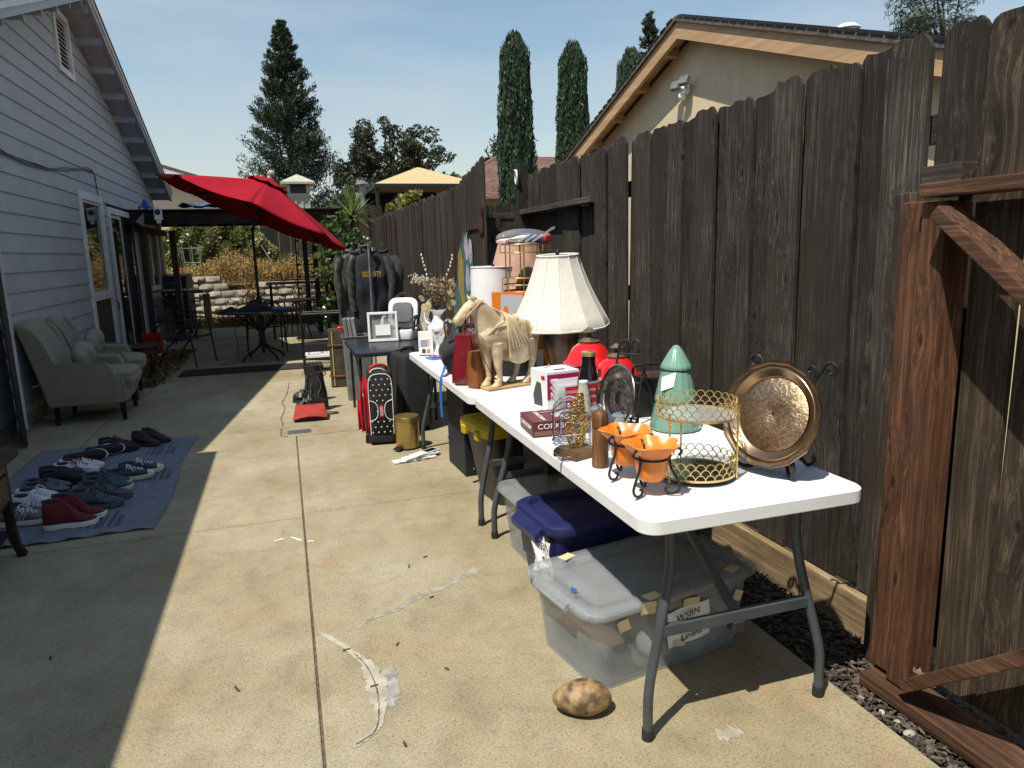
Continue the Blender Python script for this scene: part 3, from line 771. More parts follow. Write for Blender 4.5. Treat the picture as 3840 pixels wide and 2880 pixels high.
MB().beam((-0.085, -0.12, 0.10), (-0.085, -1.1, 0.95), 0.04, 0.09, (1, 0, 0)).ob('brace', m_redrail, gt, smooth=0, bev=0.004)
picket_run(gt, [(0.035, -0.03-i*0.145) for i in range(1, 8)], 0.143, 0.08, lambda y: 2.05, m_pickbrown, 9, jx=0.004)
MB().bx(0.10, 0.17, 0.02, 0.16, 1.63, 1.70).ob('latch_block', m_rail, gt, smooth=0, bev=0.003)
picket_run(f1, [(0.0, -0.09-i*0.145) for i in range(2)], 0.148, 0.10, lambda y: 2.12, m_fence, 19, jx=0.003)
o = MB()
for i in range(9):
    a = random.uniform(0, 6.28); l = random.uniform(0.01, 0.035)
    o.add([(0, 0, 0), (l*cos(a), l*sin(a), l*0.8), (l*cos(a+0.5), l*sin(a+0.5), l*0.5)], [(0, 1, 2)])
o = o.ob('dry_leaves', m_litter, None, smooth=0, loc=(1.80, 1.52, 0.13)); tag(o, 'small clump of pale dry leaves caught on the gate brace', 'leaves')

# older fence that steps in, with painted irises
f2 = thing('fence', 'older grey picket fence beyond the gate with faded painted irises', 'fence', (1.60, 6.1, 0))
m_fence2 = woodmat('old_fence_board', (0.034, 0.029, 0.025), (0.098, 0.088, 0.077), 'z', gs=85, bump=0.8, rnd=0.28, stain=(0.045, 0.028, 0.018))
picket_run(f2, [(0.0, -0.36+i*0.138) for i in range(51)], 0.136, 0.05, lambda y: 2.08+0.15*max(0, 1-(y+0.36)/0.9), m_fence2, 12, jx=0.004)
for z in (0.4, 1.1, 1.75): MB().bx(0.015, 0.055, -0.4, 6.6, z, z+0.09).ob('rail', m_rail, f2, smooth=0)
m_rust = mat('rusty_iron', (0.055, 0.026, 0.017), 0.75, metal=0.3, var=0.4, vs=20)
MB().bx(-0.018, -0.008, -0.36, 0.10, 1.66, 1.70).ob('strap_hinge', m_rust, f2, smooth=0, bev=0.002)
MB().bx(-0.02, -0.008, -0.40, -0.30, 1.62, 1.84).ob('hinge_plate', m_rust, f2, smooth=0, bev=0.002)
# iris painting: flat paint on the boards
def blob(parent, cy, cz, ry, rz, m, x, seed, name='painted_petal', rag=0.10, n=22):
    rg = random.Random(seed)
    ring = [(x, cy+ry*cos(2*pi*k/n)*(1+rg.uniform(-rag, rag)), cz+rz*sin(2*pi*k/n)*(1+rg.uniform(-rag, rag))) for k in range(n)]
    MB().add(ring, [tuple(range(n))]).ob(name, m, parent, smooth=0, fix=False)
def paintm(nm, c):
    m, N, L, p = _nt(nm)
    cc = coords(N, L, 'Object', (1, 14, 1.2))
    f = noise(N, L, cc, 6, 5, 0.7)
    L.new(ramp(N, L, f, [(0.40, (0.06, 0.05, 0.042)), (0.52, c)]), p.inputs['Base Color']); p.inputs['Roughness'].default_value = 0.85
    return m
pm_teal, pm_yel, pm_lil, pm_grn = paintm('paint_teal', (0.075, 0.20, 0.19)), paintm('paint_yellow', (0.36, 0.26, 0.05)), paintm('paint_lilac', (0.46, 0.45, 0.52)), paintm('paint_green', (0.04, 0.15, 0.09))
rg = random.Random(11)
y = -0.30
while y < 0.95:
    w = rg.uniform(0.02, 0.05); k = (y-0.20)/0.55
    zt_ = 1.72-0.75*abs(k)**1.2+rg.uniform(-0.09, 0.06); zb = rg.uniform(0.25, 0.5)+0.35*max(0, -k)
    if zt_ > zb+0.1: MB().add([(-0.0135, y, zb), (-0.0135, y+w, zb+rg.uniform(-0.1, 0.1)), (-0.0135, y+w*0.8, zt_-0.05), (-0.0135, y+w*0.4, zt_), (-0.0135, y, zt_-0.08)], [(0, 1, 2, 3, 4)]).ob('painted_ground', pm_teal, f2, smooth=0, fix=False)
    y += w*rg.choice((1, 1, 1.3))
for i, (y, z, a, b, m) in enumerate([(0.92, 1.15, 0.09, 0.30, pm_yel), (0.86, 0.75, 0.06, 0.4, pm_yel), (0.68, 1.40, 0.055, 0.15, pm_lil), (0.54, 1.36, 0.055, 0.14, pm_lil), (0.66, 1.12, 0.055, 0.15, pm_lil),
                                   (0.52, 1.08, 0.06, 0.17, pm_lil), (0.36, 1.12, 0.045, 0.13, pm_lil), (0.60, 0.92, 0.05, 0.14, pm_grn), (0.40, 0.86, 0.05, 0.13, pm_lil), (0.62, 0.66, 0.055, 0.22, pm_lil), (0.78, 0.55, 0.05, 0.25, pm_yel), (0.7, 0.3, 0.05, 0.2, pm_grn)]):
    blob(f2, y-0.52, z+0.12, a*1.25, b*0.8, m, -0.0162-0.0004*i, 20+i)
# short return between the two fences
f3 = thing('fence_return', 'narrow dark return panel with latch between the two fences', 'fence', (1.62, 6.12, 0))
MB().bx(0.10, 0.20, -0.02, 0.07, -0.05, 1.78).ob('post', woodmat('grey_post', (0.10, 0.09, 0.075), (0.19, 0.175, 0.15), 'z', knots=False), f3, smooth=0, bev=0.003)
for i in range(3): MB().bx(0.0+i*0.142, 0.136+i*0.142, 0.10, 0.116, 0.05, 1.72-0.03*i).ob('picket', m_fence2, f3, smooth=0)
MB().bx(0.09, 0.40, -0.06, -0.022, 1.755, 1.80).ob('rail', m_rail, f3, smooth=0, bev=0.003)
MB().bx(0.24, 0.36, -0.05, -0.02, 1.25, 1.75).ob('board', m_fence2, f3, smooth=0, bev=0.003)
MB().bx(0.20, 0.40, -0.075, -0.052, 1.56, 1.64).ob('latch_bar', m_rust, f3, smooth=0, bev=0.003)
MB().bx(0.15, 0.24, -0.08, -0.05, 1.55, 1.62).ob('latch_bar', m_rust, f3, smooth=0, bev=0.003)
# far fences
f4 = thing('fence', 'short far fence of rounded pickets behind the dry hillside', 'fence', (-0.4, 20.2, 0))
picket_run(f4, [(i*0.15, 0) for i in range(24)], 0.145, 0.8, lambda x: 2.60, m_fence2, 30, axis='x')
MB().bx(0, 3.5, 0.03, 0.07, 2.3, 2.4).ob('rail', m_rail, f4, smooth=0)
f5 = thing('fence', 'neighbour fence seen above the older fence below the tan gazebo', 'fence', (1.7, 15.0, 0))
picket_run(f5, [(i*0.15, 0) for i in range(24)], 0.145, 0.0, lambda x: 2.47, m_fence2, 31, axis='x')
# ---------------------------------------------------------------- neighbouring houses
nb = thing('neighbour_house', 'tan stucco gable house rising behind the right fence', 'house', (4.62, 7.44, 0))
PS, PZ, NO = 0.34, 3.97, 0.22
MB().loft([[(x, y, z) for y, z in ((-6.5, -0.2), (6.0, -0.2), (6.0, PZ-0.16-PS*6.0), (0, PZ-0.16), (-6.5, PZ-0.16-PS*6.5))] for x in (0.0, 0.15)]).ob('wall', m_concw, nb, smooth=0)
for s in (1, -1):
    e = 5.6 if s > 0 else -6.6
    def zz(y, o): return PZ + o - PS*abs(y)
    MB().loft([[(x, y, zz(y, o)) for y, o in ((0, -0.05), (e, -0.05), (e, 0.0), (0, 0.0))] for x in (-NO-0.05, 7.0)]).ob('roof', m_shingle, nb, smooth=0)
    MB().loft([[(x, y, zz(y, o)) for x, o in ((-NO-0.02, -0.23), (-NO+0.025, -0.23), (-NO+0.025, -0.052), (-NO-0.02, -0.052))] for y in (0.001*s, e)]).ob('rake_board', m_soffw, nb, smooth=0)
    MB().loft([[(x, y, zz(y, o)) for x, o in ((-NO+0.026, -0.10), (-0.001, -0.10), (-0.001, -0.052), (-NO+0.026, -0.052))] for y in (0.001*s, e)]).ob('soffit', m_soffw, nb, smooth=0)
    for i in range(8):
        y = s*(0.35+i*0.7)
        MB().loft([[(x, yy, zz(yy, o)) for yy, o in ((y, -0.20), (y+0.06, -0.20), (y+0.06, -0.101), (y, -0.101))] for x in (-NO+0.03, -0.002)]).ob('lookout', m_soffw, nb, smooth=0)
    for i in range(40):
        y = s*(0.05+i*0.14)
        if abs(y) > abs(e): break
        MB().loft([[(x, yy, zz(yy, o)) for yy, o in ((y, 0.001), (y+0.125*s, 0.001), (y+0.12*s, 0.028), (y+0.01*s, 0.012))] for x in (-NO-0.06, 0.2)]).ob('shingle', m_black, nb, smooth=0)
vt = MB().lathe([(0.001, 0.10), (0.07, 0.095), (0.11, 0.07), (0.115, 0.055), (0.075, 0.05), (0.075, 0.0)], 20).ob('roof_vent', m_trim, nb, loc=(0.5, -1.75, PZ-PS*1.75-0.04))
lt = thing('floodlight', 'white twin floodlight with sensor on the tan stucco wall', 'floodlight', (4.60, 7.56, 3.24))
MB().cyl((0.0, 0, 0), (-0.04, 0, 0), 0.06, n=16).ob('base', m_white, lt)
for dy, dz in ((0.07, 0.05), (-0.07, 0.07)):
    MB().cyl((-0.03, 0, 0), (-0.07, dy, dz), 0.015, n=8).ob('arm', m_white, lt)
    MB().box((-0.10, dy*1.3, dz), (0.06, 0.12, 0.10), (0, 0.4, 0.3)).ob('lamp_head', m_greyf, lt, bev=0.01)
MB().sph((-0.07, 0.0, -0.08), 0.045, 12, 8).ob('sensor', m_white, lt)

# brown-roofed house between the cypresses
br = thing('brown_roof_house', 'house with brown shingle roof behind the cypress trees', 'house', (8.6, 24.0, 0))
MB().bx(-3.2, 4.5, 0.5, 6, -0.2, 3.3).ob('wall', m_concw, br, smooth=0)
for k in range(14):
    z0 = 3.3 + k*0.135; x0 = -3.6 + k*0.19*1.35
    o = MB().loft([[(x0, 0.0+k*0.3, z0), (5.0, 0.0+k*0.3, z0), (5.0, 0.34+k*0.3, z0+0.155), (x0+0.26, 0.34+k*0.3, z0+0.155)],
                   [(x0, 0.0+k*0.3, z0-0.03), (5.0, 0.0+k*0.3, z0-0.03), (5.0, 0.34+k*0.3, z0+0.1), (x0+0.26, 0.34+k*0.3, z0+0.1)]]).ob('shingle_course', m_brownroof, br, smooth=0)
MB().loft([[(-3.6, 0.0, 3.3), (-3.5, -0.02, 3.36), (-3.6, 0.1, 3.4)], [(0.0, 4.3, 5.19), (0.1, 4.3, 5.25), (0.0, 4.4, 5.29)]]).ob('hip_cap', m_brownroof, br, smooth=0)
v = MB().bx(0.45, 0.75, 2.1, 2.4, 4.1, 4.5).ob('roof_vent', mat('tan_vent', (0.40, 0.24, 0.18), 0.7), br, smooth=0)
MB().bx(0.38, 0.82, 2.05, 2.45, 4.5, 4.55).ob('cap', v.data.materials[0], v, smooth=0)

# beige house over the patio cover
lh = thing('far_left_house', 'pale house with grey shingle roof beyond the patio cover', 'house', (-3.0, 26.0, 0))
m_pale = mat('pale_panel', (0.52, 0.49, 0.40), 0.85, var=0.05)
MB().prism([(-5.0, 0), (4.4, 0), (4.4, 2.7), (-1.2, 4.45), (-5.0, 3.1)], 0.0, 0.2, 'y').ob('wall', m_pale, lh, smooth=0)
MB().loft([[(-1.3, y, 4.62), (4.9, y, 2.72), (4.9, y, 2.80), (-1.3, y, 4.75)] for y in (-0.55, 6)]).ob('roof', m_shingle, lh, smooth=0)
MB().loft([[(-1.3, y, 4.62), (-7.0, y, 2.75), (-7.0, y, 2.85), (-1.3, y, 4.75)] for y in (-0.55, 6)]).ob('roof', m_shingle, lh, smooth=0)
MB().loft([[(-1.3, y, 4.46), (4.9, y, 2.56), (4.9, y, 2.719), (-1.3, y, 4.619)] for y in (-0.6, -0.55)]).ob('rake_board', m_trim, lh, smooth=0)
for i in range(14): MB().bx(-1.0+i*0.4, -0.99+i*0.4, -0.012, -0.0005, 0.2, 2.5).ob('batten', m_pale, lh, smooth=0)
MB().bx(0.35, 1.75, -0.05, -0.001, 1.6, 3.0).ob('window', m_trim, lh, smooth=0)

# chimney chase and flue
ch = thing('chimney', 'beige boxed chimney with hipped metal cap before the conifer', 'chimney', (0.62, 22.0, 0))
m_chim = mat('chimney_panel', (0.40, 0.385, 0.32), 0.8, var=0.06)
MB().bx(-0.30, 0.30, -0.30, 0.30, 0, 3.25).ob('chase', m_chim, ch, smooth=0)
for x in (-0.28, -0.09, 0.09, 0.28): MB().bx(x-0.025, x+0.025, -0.325, -0.301, 0, 3.2).ob('batten', m_chim, ch, smooth=0)
for x in (-0.27, 0.27):
    for y in (-0.27, 0.27): MB().bx(x-0.05, x+0.05, y-0.05, y+0.05, 3.25, 3.5).ob('cap_post', m_chim, ch, smooth=0)
MB().bx(-0.25, 0.25, -0.25, 0.25, 3.25, 3.48).ob('spark_screen', m_black, ch, smooth=0)
MB().loft([[(x*0.47, y*0.47, 3.5) for x, y in ((-1,-1),(1,-1),(1,1),(-1,1))], [(x*0.47, y*0.47, 3.56) for x, y in ((-1,-1),(1,-1),(1,1),(-1,1))], [(x*0.02, y*0.02, 3.80) for x, y in ((-1,-1),(1,-1),(1,1),(-1,1))]]).ob('cap', mat('cap_metal', (0.40, 0.40, 0.31), 0.7), ch, smooth=0)
fl = thing('flue_pipe', 'thin galvanised flue with conical cap above the spiky plant', 'flue', (2.35, 21.0, 0))
MB().cyl((0, 0, 0), (0, 0, 3.4), 0.09, n=14).ob('pipe', m_galv, fl)
MB().lathe([(0.2, 3.42), (0.2, 3.44), (0.02, 3.56), (0.001, 3.565)], 18).ob('cap', m_galv, fl)

# gazebo
gz = thing('gazebo', 'tan canvas gazebo roof beyond the older fence', 'gazebo', (3.12, 16.5, 0)); gz.scale = (0.9, 0.9, 1.0)
m_canvas = mat('tan_canvas', (0.46, 0.36, 0.185), 0.85, var=0.05)
MB().loft([[(-1.25, -1.2, 2.93), (1.25, -1.2, 2.93), (1.25, 1.2, 2.93), (-1.25, 1.2, 2.93)], [(-0.03, -0.03, 3.38), (0.03, -0.03, 3.38), (0.03, 0.03, 3.38), (-0.03, 0.03, 3.38)]], cap=False).ob('canopy', m_canvas, gz, smooth=0, solid=0.01)
for a, b in (((-1.25, -1.2), (1.25, -1.2)), ((-1.25, -1.2), (-1.25, 1.2)), ((1.25, -1.2), (1.25, 1.2)), ((-1.25, 1.2), (1.25, 1.2))):
    MB().beam((*a, 2.88), (*b, 2.88), 0.05, 0.08).ob('beam', m_black, gz, smooth=0)
for x in (-1.2, 1.2):
    for y in (-1.15, 1.15):
        MB().cyl((x, y, 0), (x, y, 2.85), 0.05, n=8).ob('post', m_black, gz)
        MB().beam((x, y, 2.2), (x*0.5, y, 2.83), 0.03, 0.05).ob('brace', m_black, gz, smooth=0)
MB().bx(-1.24, 1.24, 1.16, 1.2, 1.0, 2.84).ob('dark_back_sheet', m_dark, gz, smooth=0)  # dark upright sheet across the back, below the canopy

# ---------------------------------------------------------------- hillside: retaining wall, soil
hl = MB().grid(lambda u, v: (-9+u*14, 17.25+v*10, 0.92+0.45*v+0.05*sin(u*31)*cos(v*17)), 30, 20).ob('hillside', mat('hill_soil', (0.24, 0.165, 0.085), 0.95, var=0.35, vs=3, bump=0.8, bs=20), None); hl['kind'] = 'structure'
rw = thing('retaining_wall', 'low stepped retaining wall of split-face concrete blocks', 'wall', (-2.7, 17.0, 0))
bms = []
for q in range(6):
    rg = random.Random(q)
    v = MB(); nx, nz = 4, 3
    v.grid(lambda a, b: (a*0.295, (-0.015-0.03*rg.random()) if 0 < a < 1 and 0 < b < 1 else 0.0, b*0.158), nx, nz)
    v.bx(0, 0.295, 0.001, 0.28, 0, 0.158)
    bms.append(v.mesh('block', 30))
rg = random.Random(3)
for c_ in range(6):
    for i in range(15):
        x = i*0.303 - (0.15 if c_ % 2 else 0)
        if c_ == 5 and not (x < 1.1): continue
        if c_ == 4 and 1.5 < x < 1.9: continue
        meshobj('block', bms[rg.randrange(6)], m_block, rw, (x+rg.uniform(-0.006, 0.006), c_*0.02+rg.uniform(-0.012, 0.012), 0.12+c_*0.163), (0, 0, rg.gauss(0, 0.02)))
# gravel / dry grass at the wall foot
m_dry = leafmat('dry_grass', (0.20, 0.13, 0.05), (0.46, 0.34, 0.15), 0.8, 0.25, 2.0)
m_dry2 = leafmat('dry_weed', (0.19, 0.115, 0.045), (0.50, 0.35, 0.12), 0.8, 0.25, 1.4)
n = 2600
P_ = np.stack([RNG.uniform(-2.2, 1.6, n), RNG.uniform(16.5, 17.02, n), RNG.uniform(0.0, 0.20, n)], 1)
P2 = np.stack([RNG.uniform(-2.2, 1.6, 900), RNG.uniform(16.5, 17.02, 900), np.abs(RNG.normal(0.06, 0.12, 900))], 1)
o = quads_np('dry_grass', np.concatenate([leafq(P_, 0.10, 0.35, (0, 0, 0.2)), leafq(P2, 0.24, 0.06, (0, 0, 1), 0.35)]), m_dry, None, 'stuff'); tag(o, 'straw-coloured dry grass at the foot of the block wall', 'grass')
# tall dry weeds on the hillside
def weeds(n, fn, hgt, m, name, label, seed, thin=0.035, spread=0.33):
    rg = np.random.default_rng(seed); out = []
    for _ in range(n):
        x, y, z, h = fn(rg); k = int(rg.integers(5, 10))
        P = np.stack([x+rg.normal(0, 0.09, k), y+rg.normal(0, 0.09, k), z+rg.uniform(0, h, k)], 1)
        out.append(leafq(P, 0.26*hgt, thin*2.2, (0, 0, 1), spread, rg))
        P = np.stack([x+rg.normal(0, 0.12, 5*k), y+rg.normal(0, 0.12, 5*k), z+h*rg.uniform(0.3, 1.05, 5*k)], 1)
        out.append(leafq(P, 0.055*hgt, 0.5, (0, 0, 0.4), 1.0, rg))
    o = quads_np(name, np.concatenate(out), m, None, 'stuff'); return tag(o, label, 'weeds')
def prof(x): return 0.26 + 0.36*math.exp(-((x+1.0)/0.5)**2) + 0.16*math.exp(-((x-0.5)/0.5)**2)
weeds(400, lambda r: (lambda x: (x, r.uniform(17.2, 18.6), 0.98, prof(x)*r.uniform(0.5, 1.25)))(r.uniform(-3.0, 1.7)), 1.0, m_dry2, 'dry_weeds', 'tall golden dry weeds covering the hillside above the block wall', 5)
weeds(22, lambda r: (r.uniform(-0.85, -0.6), r.uniform(16.75, 16.98), 0.0, r.uniform(0.5, 1.1)), 0.9, m_dry2, 'dry_weeds', 'dry weed clump hanging down over the face of the block wall', 6)
weeds(50, lambda r: (r.uniform(0.2, 1.2), r.uniform(16.4, 16.9), 0.0, r.uniform(0.4, 1.0)), 0.9, m_dry2, 'dry_weeds', 'dry stalks standing behind the high dark patio table', 8)
weeds(80, lambda r: (r.uniform(0.0, 1.4), r.uniform(17.6, 18.6), 0.95, r.uniform(0.3, 0.6)), 1.0, leafmat('green_weed', (0.08, 0.10, 0.03), (0.26, 0.26, 0.08), 0.7, 0.3), 'green_weeds', 'patch of greenish weeds below the short far fence', 7)

# ---------------------------------------------------------------- vegetation
m_hedge = leafmat('hedge_leaf', (0.07, 0.085, 0.025), (0.40, 0.40, 0.15), 0.3, 0.4, 1.2)
def hedgepts(n, rg):
    x = rg.uniform(-4.2, -0.05, n); d = np.abs(rg.normal(0, 0.16, n))
    top = 2.32+0.10*np.sin(x*3.1)+0.06*np.sin(x*7.7)-0.6*np.clip((x+0.55)/0.5, 0, 1)
    z = rg.uniform(0.0, 1.0, n)*(top-0.95)+0.95
    y = 19.0 + d + 0.12*np.sin(x*5+z*4) + 0.1*np.sin(x*11)*np.sin(z*9) - 0.25*np.sin((z-0.95)/1.4*pi)
    return np.stack([x, y, z], 1)
hd = thing('hedge', 'dense glossy ivy hedge along the back of the yard', 'hedge', (0, 0, 0))
quads_np('foliage', leafq(hedgepts(17000, RNG), 0.10, 0.6, (0, -0.25, -0.2)), m_hedge, hd)
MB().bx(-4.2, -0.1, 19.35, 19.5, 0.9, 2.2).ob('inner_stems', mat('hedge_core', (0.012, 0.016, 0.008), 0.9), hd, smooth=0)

m_conif = leafmat('conifer_needle', (0.012, 0.026, 0.014), (0.045, 0.075, 0.038), 0.55, 0.15, 0.9)
m_trunk = mat('tree_bark', (0.075, 0.05, 0.035), 0.9, var=0.3, vs=6, bump=0.6, bs=25)
def conifer(x, y, z0, ztop, rbase, label, seed, n_br=300, per=190, leaf=0.13, m=None):
    rg = np.random.default_rng(seed)
    t = thing('conifer_tree', label, 'tree', (x, y, z0)); H = ztop-z0
    MB().tube([(0, 0, 0), (0.05, 0, H*0.5), (0, 0, H*0.985)], [rbase*0.13, rbase*0.075, 0.01], 8).ob('trunk', m_trunk, t)
    out = []; limbs = MB()
    for i in range(n_br):
        f = rg.uniform(0, 1)**0.8; z = H*(0.06+0.93*f)
        a = rg.uniform(0, 2*pi); rad = rbase*(1-f)**0.82*rg.uniform(0.72, 1.1)+0.10
        droop = -0.16*rad*rg.uniform(0.2, 1.4)
        s = rg.uniform(0.12, 1.0, per)**0.7
        px = cos(a)*rad*s; py = sin(a)*rad*s
        w = (0.05+0.10*rad)*(1.1-s*0.7)
        P = np.stack([px+rg.normal(0, 1, per)*w, py+rg.normal(0, 1, per)*w, z+droop*np.sin(s*2.2)+0.34*rad*s**2.5+rg.normal(0, 1, per)*w*0.8], 1)
        out.append(leafq(P, leaf, 0.30, (cos(a)*0.5, sin(a)*0.5, 0.75), 0.5, rg))
        if i % 4 == 0: limbs.tube([(0, 0, z-0.1), (cos(a)*rad*0.8, sin(a)*rad*0.8, z+droop)], [0.035, 0.01], 5)
    limbs.ob('limbs', m_trunk, t)
    quads_np('crown', np.concatenate(out), m or m_conif, t); return t
conifer(0.70, 30, 0, 10.35, 2.75, 'tall dark conical conifer behind the red umbrella', 1)
def clumptree(name, x, y, z0, clumps, label, m, seed, leaf=0.2, per=260, trunk=None, asp=0.55):
    rg = np.random.default_rng(seed)
    t = thing(name, label, 'tree', (x, y, z0)); out = []; b = MB()
    for (cx, cy, cz, r) in clumps:
        n = int(per*(r/0.8)**2); d = rg.normal(size=(n, 3)); d /= np.linalg.norm(d, axis=1)[:, None]
        rr_ = r*rg.uniform(0.25, 1.0, n)**0.45*(1+0.28*np.sin(d[:, 0]*5+cx*3)*np.sin(d[:, 2]*6+cz))
        out.append(leafq(np.array([cx, cy, cz])+d*rr_[:, None]*np.array([1, 1, 0.75]), leaf, asp, None, 1, rg))
        if trunk: b.tube(cr([(0, 0, trunk[0]), (cx*0.45, cy*0.45, trunk[0]+(cz-trunk[0])*0.45), (cx*0.95, cy*0.95, cz)], 3), [trunk[1]*0.55, trunk[1]*0.4, trunk[1]*0.32, trunk[1]*0.25, trunk[1]*0.18, trunk[1]*0.12, 0.02], 6)
    if trunk:
        MB().tube([(0.15, 0, 0), (0.05, 0, trunk[0]*0.5), (0, 0, trunk[0]+0.1)], [trunk[1], trunk[1]*0.8, trunk[1]*0.6], 9).ob('trunk', m_trunk, t)
        b.ob('limbs', m_trunk, t)
    quads_np('crown', np.concatenate(out), m, t); return t
m_oak = leafmat('oak_leaf', (0.016, 0.024, 0.012), (0.062, 0.078, 0.038), 0.5, 0.22, 0.8)
rg = random.Random(5); cl = []
for i in range(150):
    a = rg.uniform(0, 2*pi); r = rg.uniform(0.2, 1)**0.6
    z = 4.2+rg.uniform(-0.45, 1)*4.0*math.sqrt(max(0.05, 1-r*r*0.9)); 
    cl.append((cos(a)*r*3.15*(1.1 if cos(a) > 0 else 0.86), sin(a)*r*2.4, z, rg.uniform(0.32, 0.62)))
clumptree('oak_tree', 6.0, 40, 0.6, cl, 'broad rounded oak tree in the middle distance', m_oak, 3, 0.19, 420, (3.0, 0.35))
m_cyp = leafmat('cypress_leaf', (0.010, 0.030, 0.012), (0.040, 0.085, 0.034), 0.55, 0.12, 1.6)
def cypress(x, y, ztop, rad, label, seed):
    rg = np.random.default_rng(seed); t = thing('cypress_tree', label, 'tree', (x, y, 0)); n = 30000
    f = rg.uniform(0, 1, n); a = rg.uniform(0, 2*pi, n)
    R0 = rad*np.clip(1.02-0.42*f**1.6, 0, 1)*np.where(f > 0.95, np.sqrt(np.clip((1-f)/0.07, 0, 1))*0.75+0.2, 1)*(1+0.09*np.sin(a*5+f*9)+0.07*np.sin(a*9-f*23))
    r = R0*rg.uniform(0.45, 1, n)**0.35
    P = np.stack([r*np.cos(a), r*np.sin(a), f*ztop+rg.normal(0, 0.05, n)], 1)
    quads_np('crown', leafq(P, 0.15, 0.20, (0, 0, 1.2), 0.33, rg), m_cyp, t)
    MB().tube([(0, 0, 0), (0, 0, ztop*0.85)], [0.16, 0.03], 8).ob('trunk', m_trunk, t)
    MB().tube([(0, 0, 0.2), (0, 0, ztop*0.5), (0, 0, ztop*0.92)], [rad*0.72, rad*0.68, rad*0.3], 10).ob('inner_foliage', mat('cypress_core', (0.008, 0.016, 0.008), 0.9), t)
cypress(7.32, 22, 7.95, 0.66, 'leftmost slender columnar cypress above the brown roof', 1)
cypress(9.25, 22, 7.78, 0.64, 'middle columnar cypress beside the tan gable roof', 2)
cypress(11.3, 22, 7.7, 0.66, 'columnar cypress half hidden behind the tan gable roof', 3)
m_pine = leafmat('pine_needle', (0.014, 0.026, 0.016), (0.055, 0.08, 0.05), 0.5, 0.15, 1.0)
conifer(14.1, 26, 2, 10.3, 1.25, 'dark conifer rising behind the half-hidden cypress', 7, 130, 80, 0.16, m_pine)
rg = random.Random(8)
clumptree('pine_tree', 15.8, 14.2, 3.2, [(rg.uniform(-1.3, 1.1), rg.uniform(-0.8, 0.8), rg.uniform(2.6, 4.3), rg.uniform(0.28, 0.45)) for _ in range(24)], 'spiky pine top showing over the right end of the fence', m_pine, 4, 0.17, 1100, (2.6, 0.16), 0.14)
clumptree('round_tree', 10.6, 34, 0.5, [(rg.uniform(-1.2, 1.2), rg.uniform(-0.8, 0.8), rg.uniform(3.8, 6.2), rg.uniform(0.5, 0.8)) for _ in range(12)], 'small dark tree between the two columnar cypresses', m_oak, 6, 0.22, 260, (3.2, 0.2))
clumptree('round_tree', -3.0, 45, 0.5, [(rg.uniform(-2.6, 2.8), rg.uniform(-0.8, 0.8), rg.uniform(2.6, 4.6), rg.uniform(0.5, 0.9)) for _ in range(18)], 'low distant tree clump above the far left roof', m_oak, 9, 0.25, 260, (2.6, 0.2))
clumptree('round_tree', 2.9, 27, 0.5, [(rg.uniform(-1.5, 1.5), rg.uniform(-0.8, 0.8), rg.uniform(1.3, 3.2), rg.uniform(0.5, 0.8)) for _ in range(18)], 'dark bushy tree filling the gap right of the chimney', m_oak, 10, 0.2, 300, (1.6, 0.2))
clumptree('round_tree', -1.6, 33, 0.5, [(rg.uniform(-1.6, 1.8), rg.uniform(-0.8, 0.8), rg.uniform(1.3, 2.9), rg.uniform(0.5, 0.8)) for _ in range(14)], 'dark shrubby tree low behind the umbrella finial', m_oak, 12, 0.2, 300, (1.6, 0.2))
# shrubs by the far fence corner
m_shrub = leafmat('citrus_leaf', (0.022, 0.045, 0.012), (0.13, 0.185, 0.05), 0.28, 0.3, 1.4)
rg = random.Random(9)
clumptree('leafy_shrub', 1.12, 12.9, 0, [(rg.uniform(-0.30, 0.34), rg.uniform(-0.3, 0.3), rg.uniform(0.3, 2.05), rg.uniform(0.2, 0.34)) for _ in range(32)], 'glossy green shrub growing against the far end of the old fence', m_shrub, 14, 0.085, 2600, (0.3, 0.05), 0.55)
yu = thing('yucca_plant', 'spiky bright green yucca rosette above the leafy shrub', 'plant', (1.30, 13.6, 0))
MB().tube([(0, 0, 0), (0, 0, 1.7), (0, 0, 2.15)], [0.08, 0.07, 0.05], 10).ob('trunk', m_trunk, yu)
m_yuc = leafmat('yucca_blade', (0.06, 0.12, 0.03), (0.30, 0.38, 0.12), 0.4, 0.35, 3)
rg = random.Random(2)
ym = []
for i in range(130):
    a = rg.uniform(0, 2*pi); e = rg.uniform(-0.25, 1.45); l = rg.uniform(0.42, 0.68); w = 0.022
    d = Vector((cos(a)*cos(e), sin(a)*cos(e), sin(e))); sdv = d.cross(Vector((0, 0, 1))).normalized()*w
    o_ = Vector((0, 0, 2.15)); tip = o_+d*l+Vector((0, 0, -0.10*l*(1-sin(e)))); mid = o_+d*l*0.5
    b = MB().add([o_-sdv*0.6, o_+sdv*0.6, mid+sdv, tip, mid-sdv], [(0, 1, 2, 4), (4, 2, 3)])
    b.ob('blade', m_yuc, yu, smooth=0, fix=False)
m_vine = leafmat('vine_leaf', (0.08, 0.10, 0.02), (0.42, 0.40, 0.10), 0.5, 0.45, 2.5)
rg = random.Random(4)
clumptree('climbing_vine', 2.3, 12.4, 0, [(rg.uniform(-0.55, 0.55), rg.uniform(-0.1, 0.1), 2.1+rg.uniform(0, 0.45)*rg.random(), rg.uniform(0.08, 0.14)) for _ in range(13)], 'yellow-green vine climbing over the older fence top', m_vine, 17, 0.085, 4200, (1.7, 0.02), 0.7)
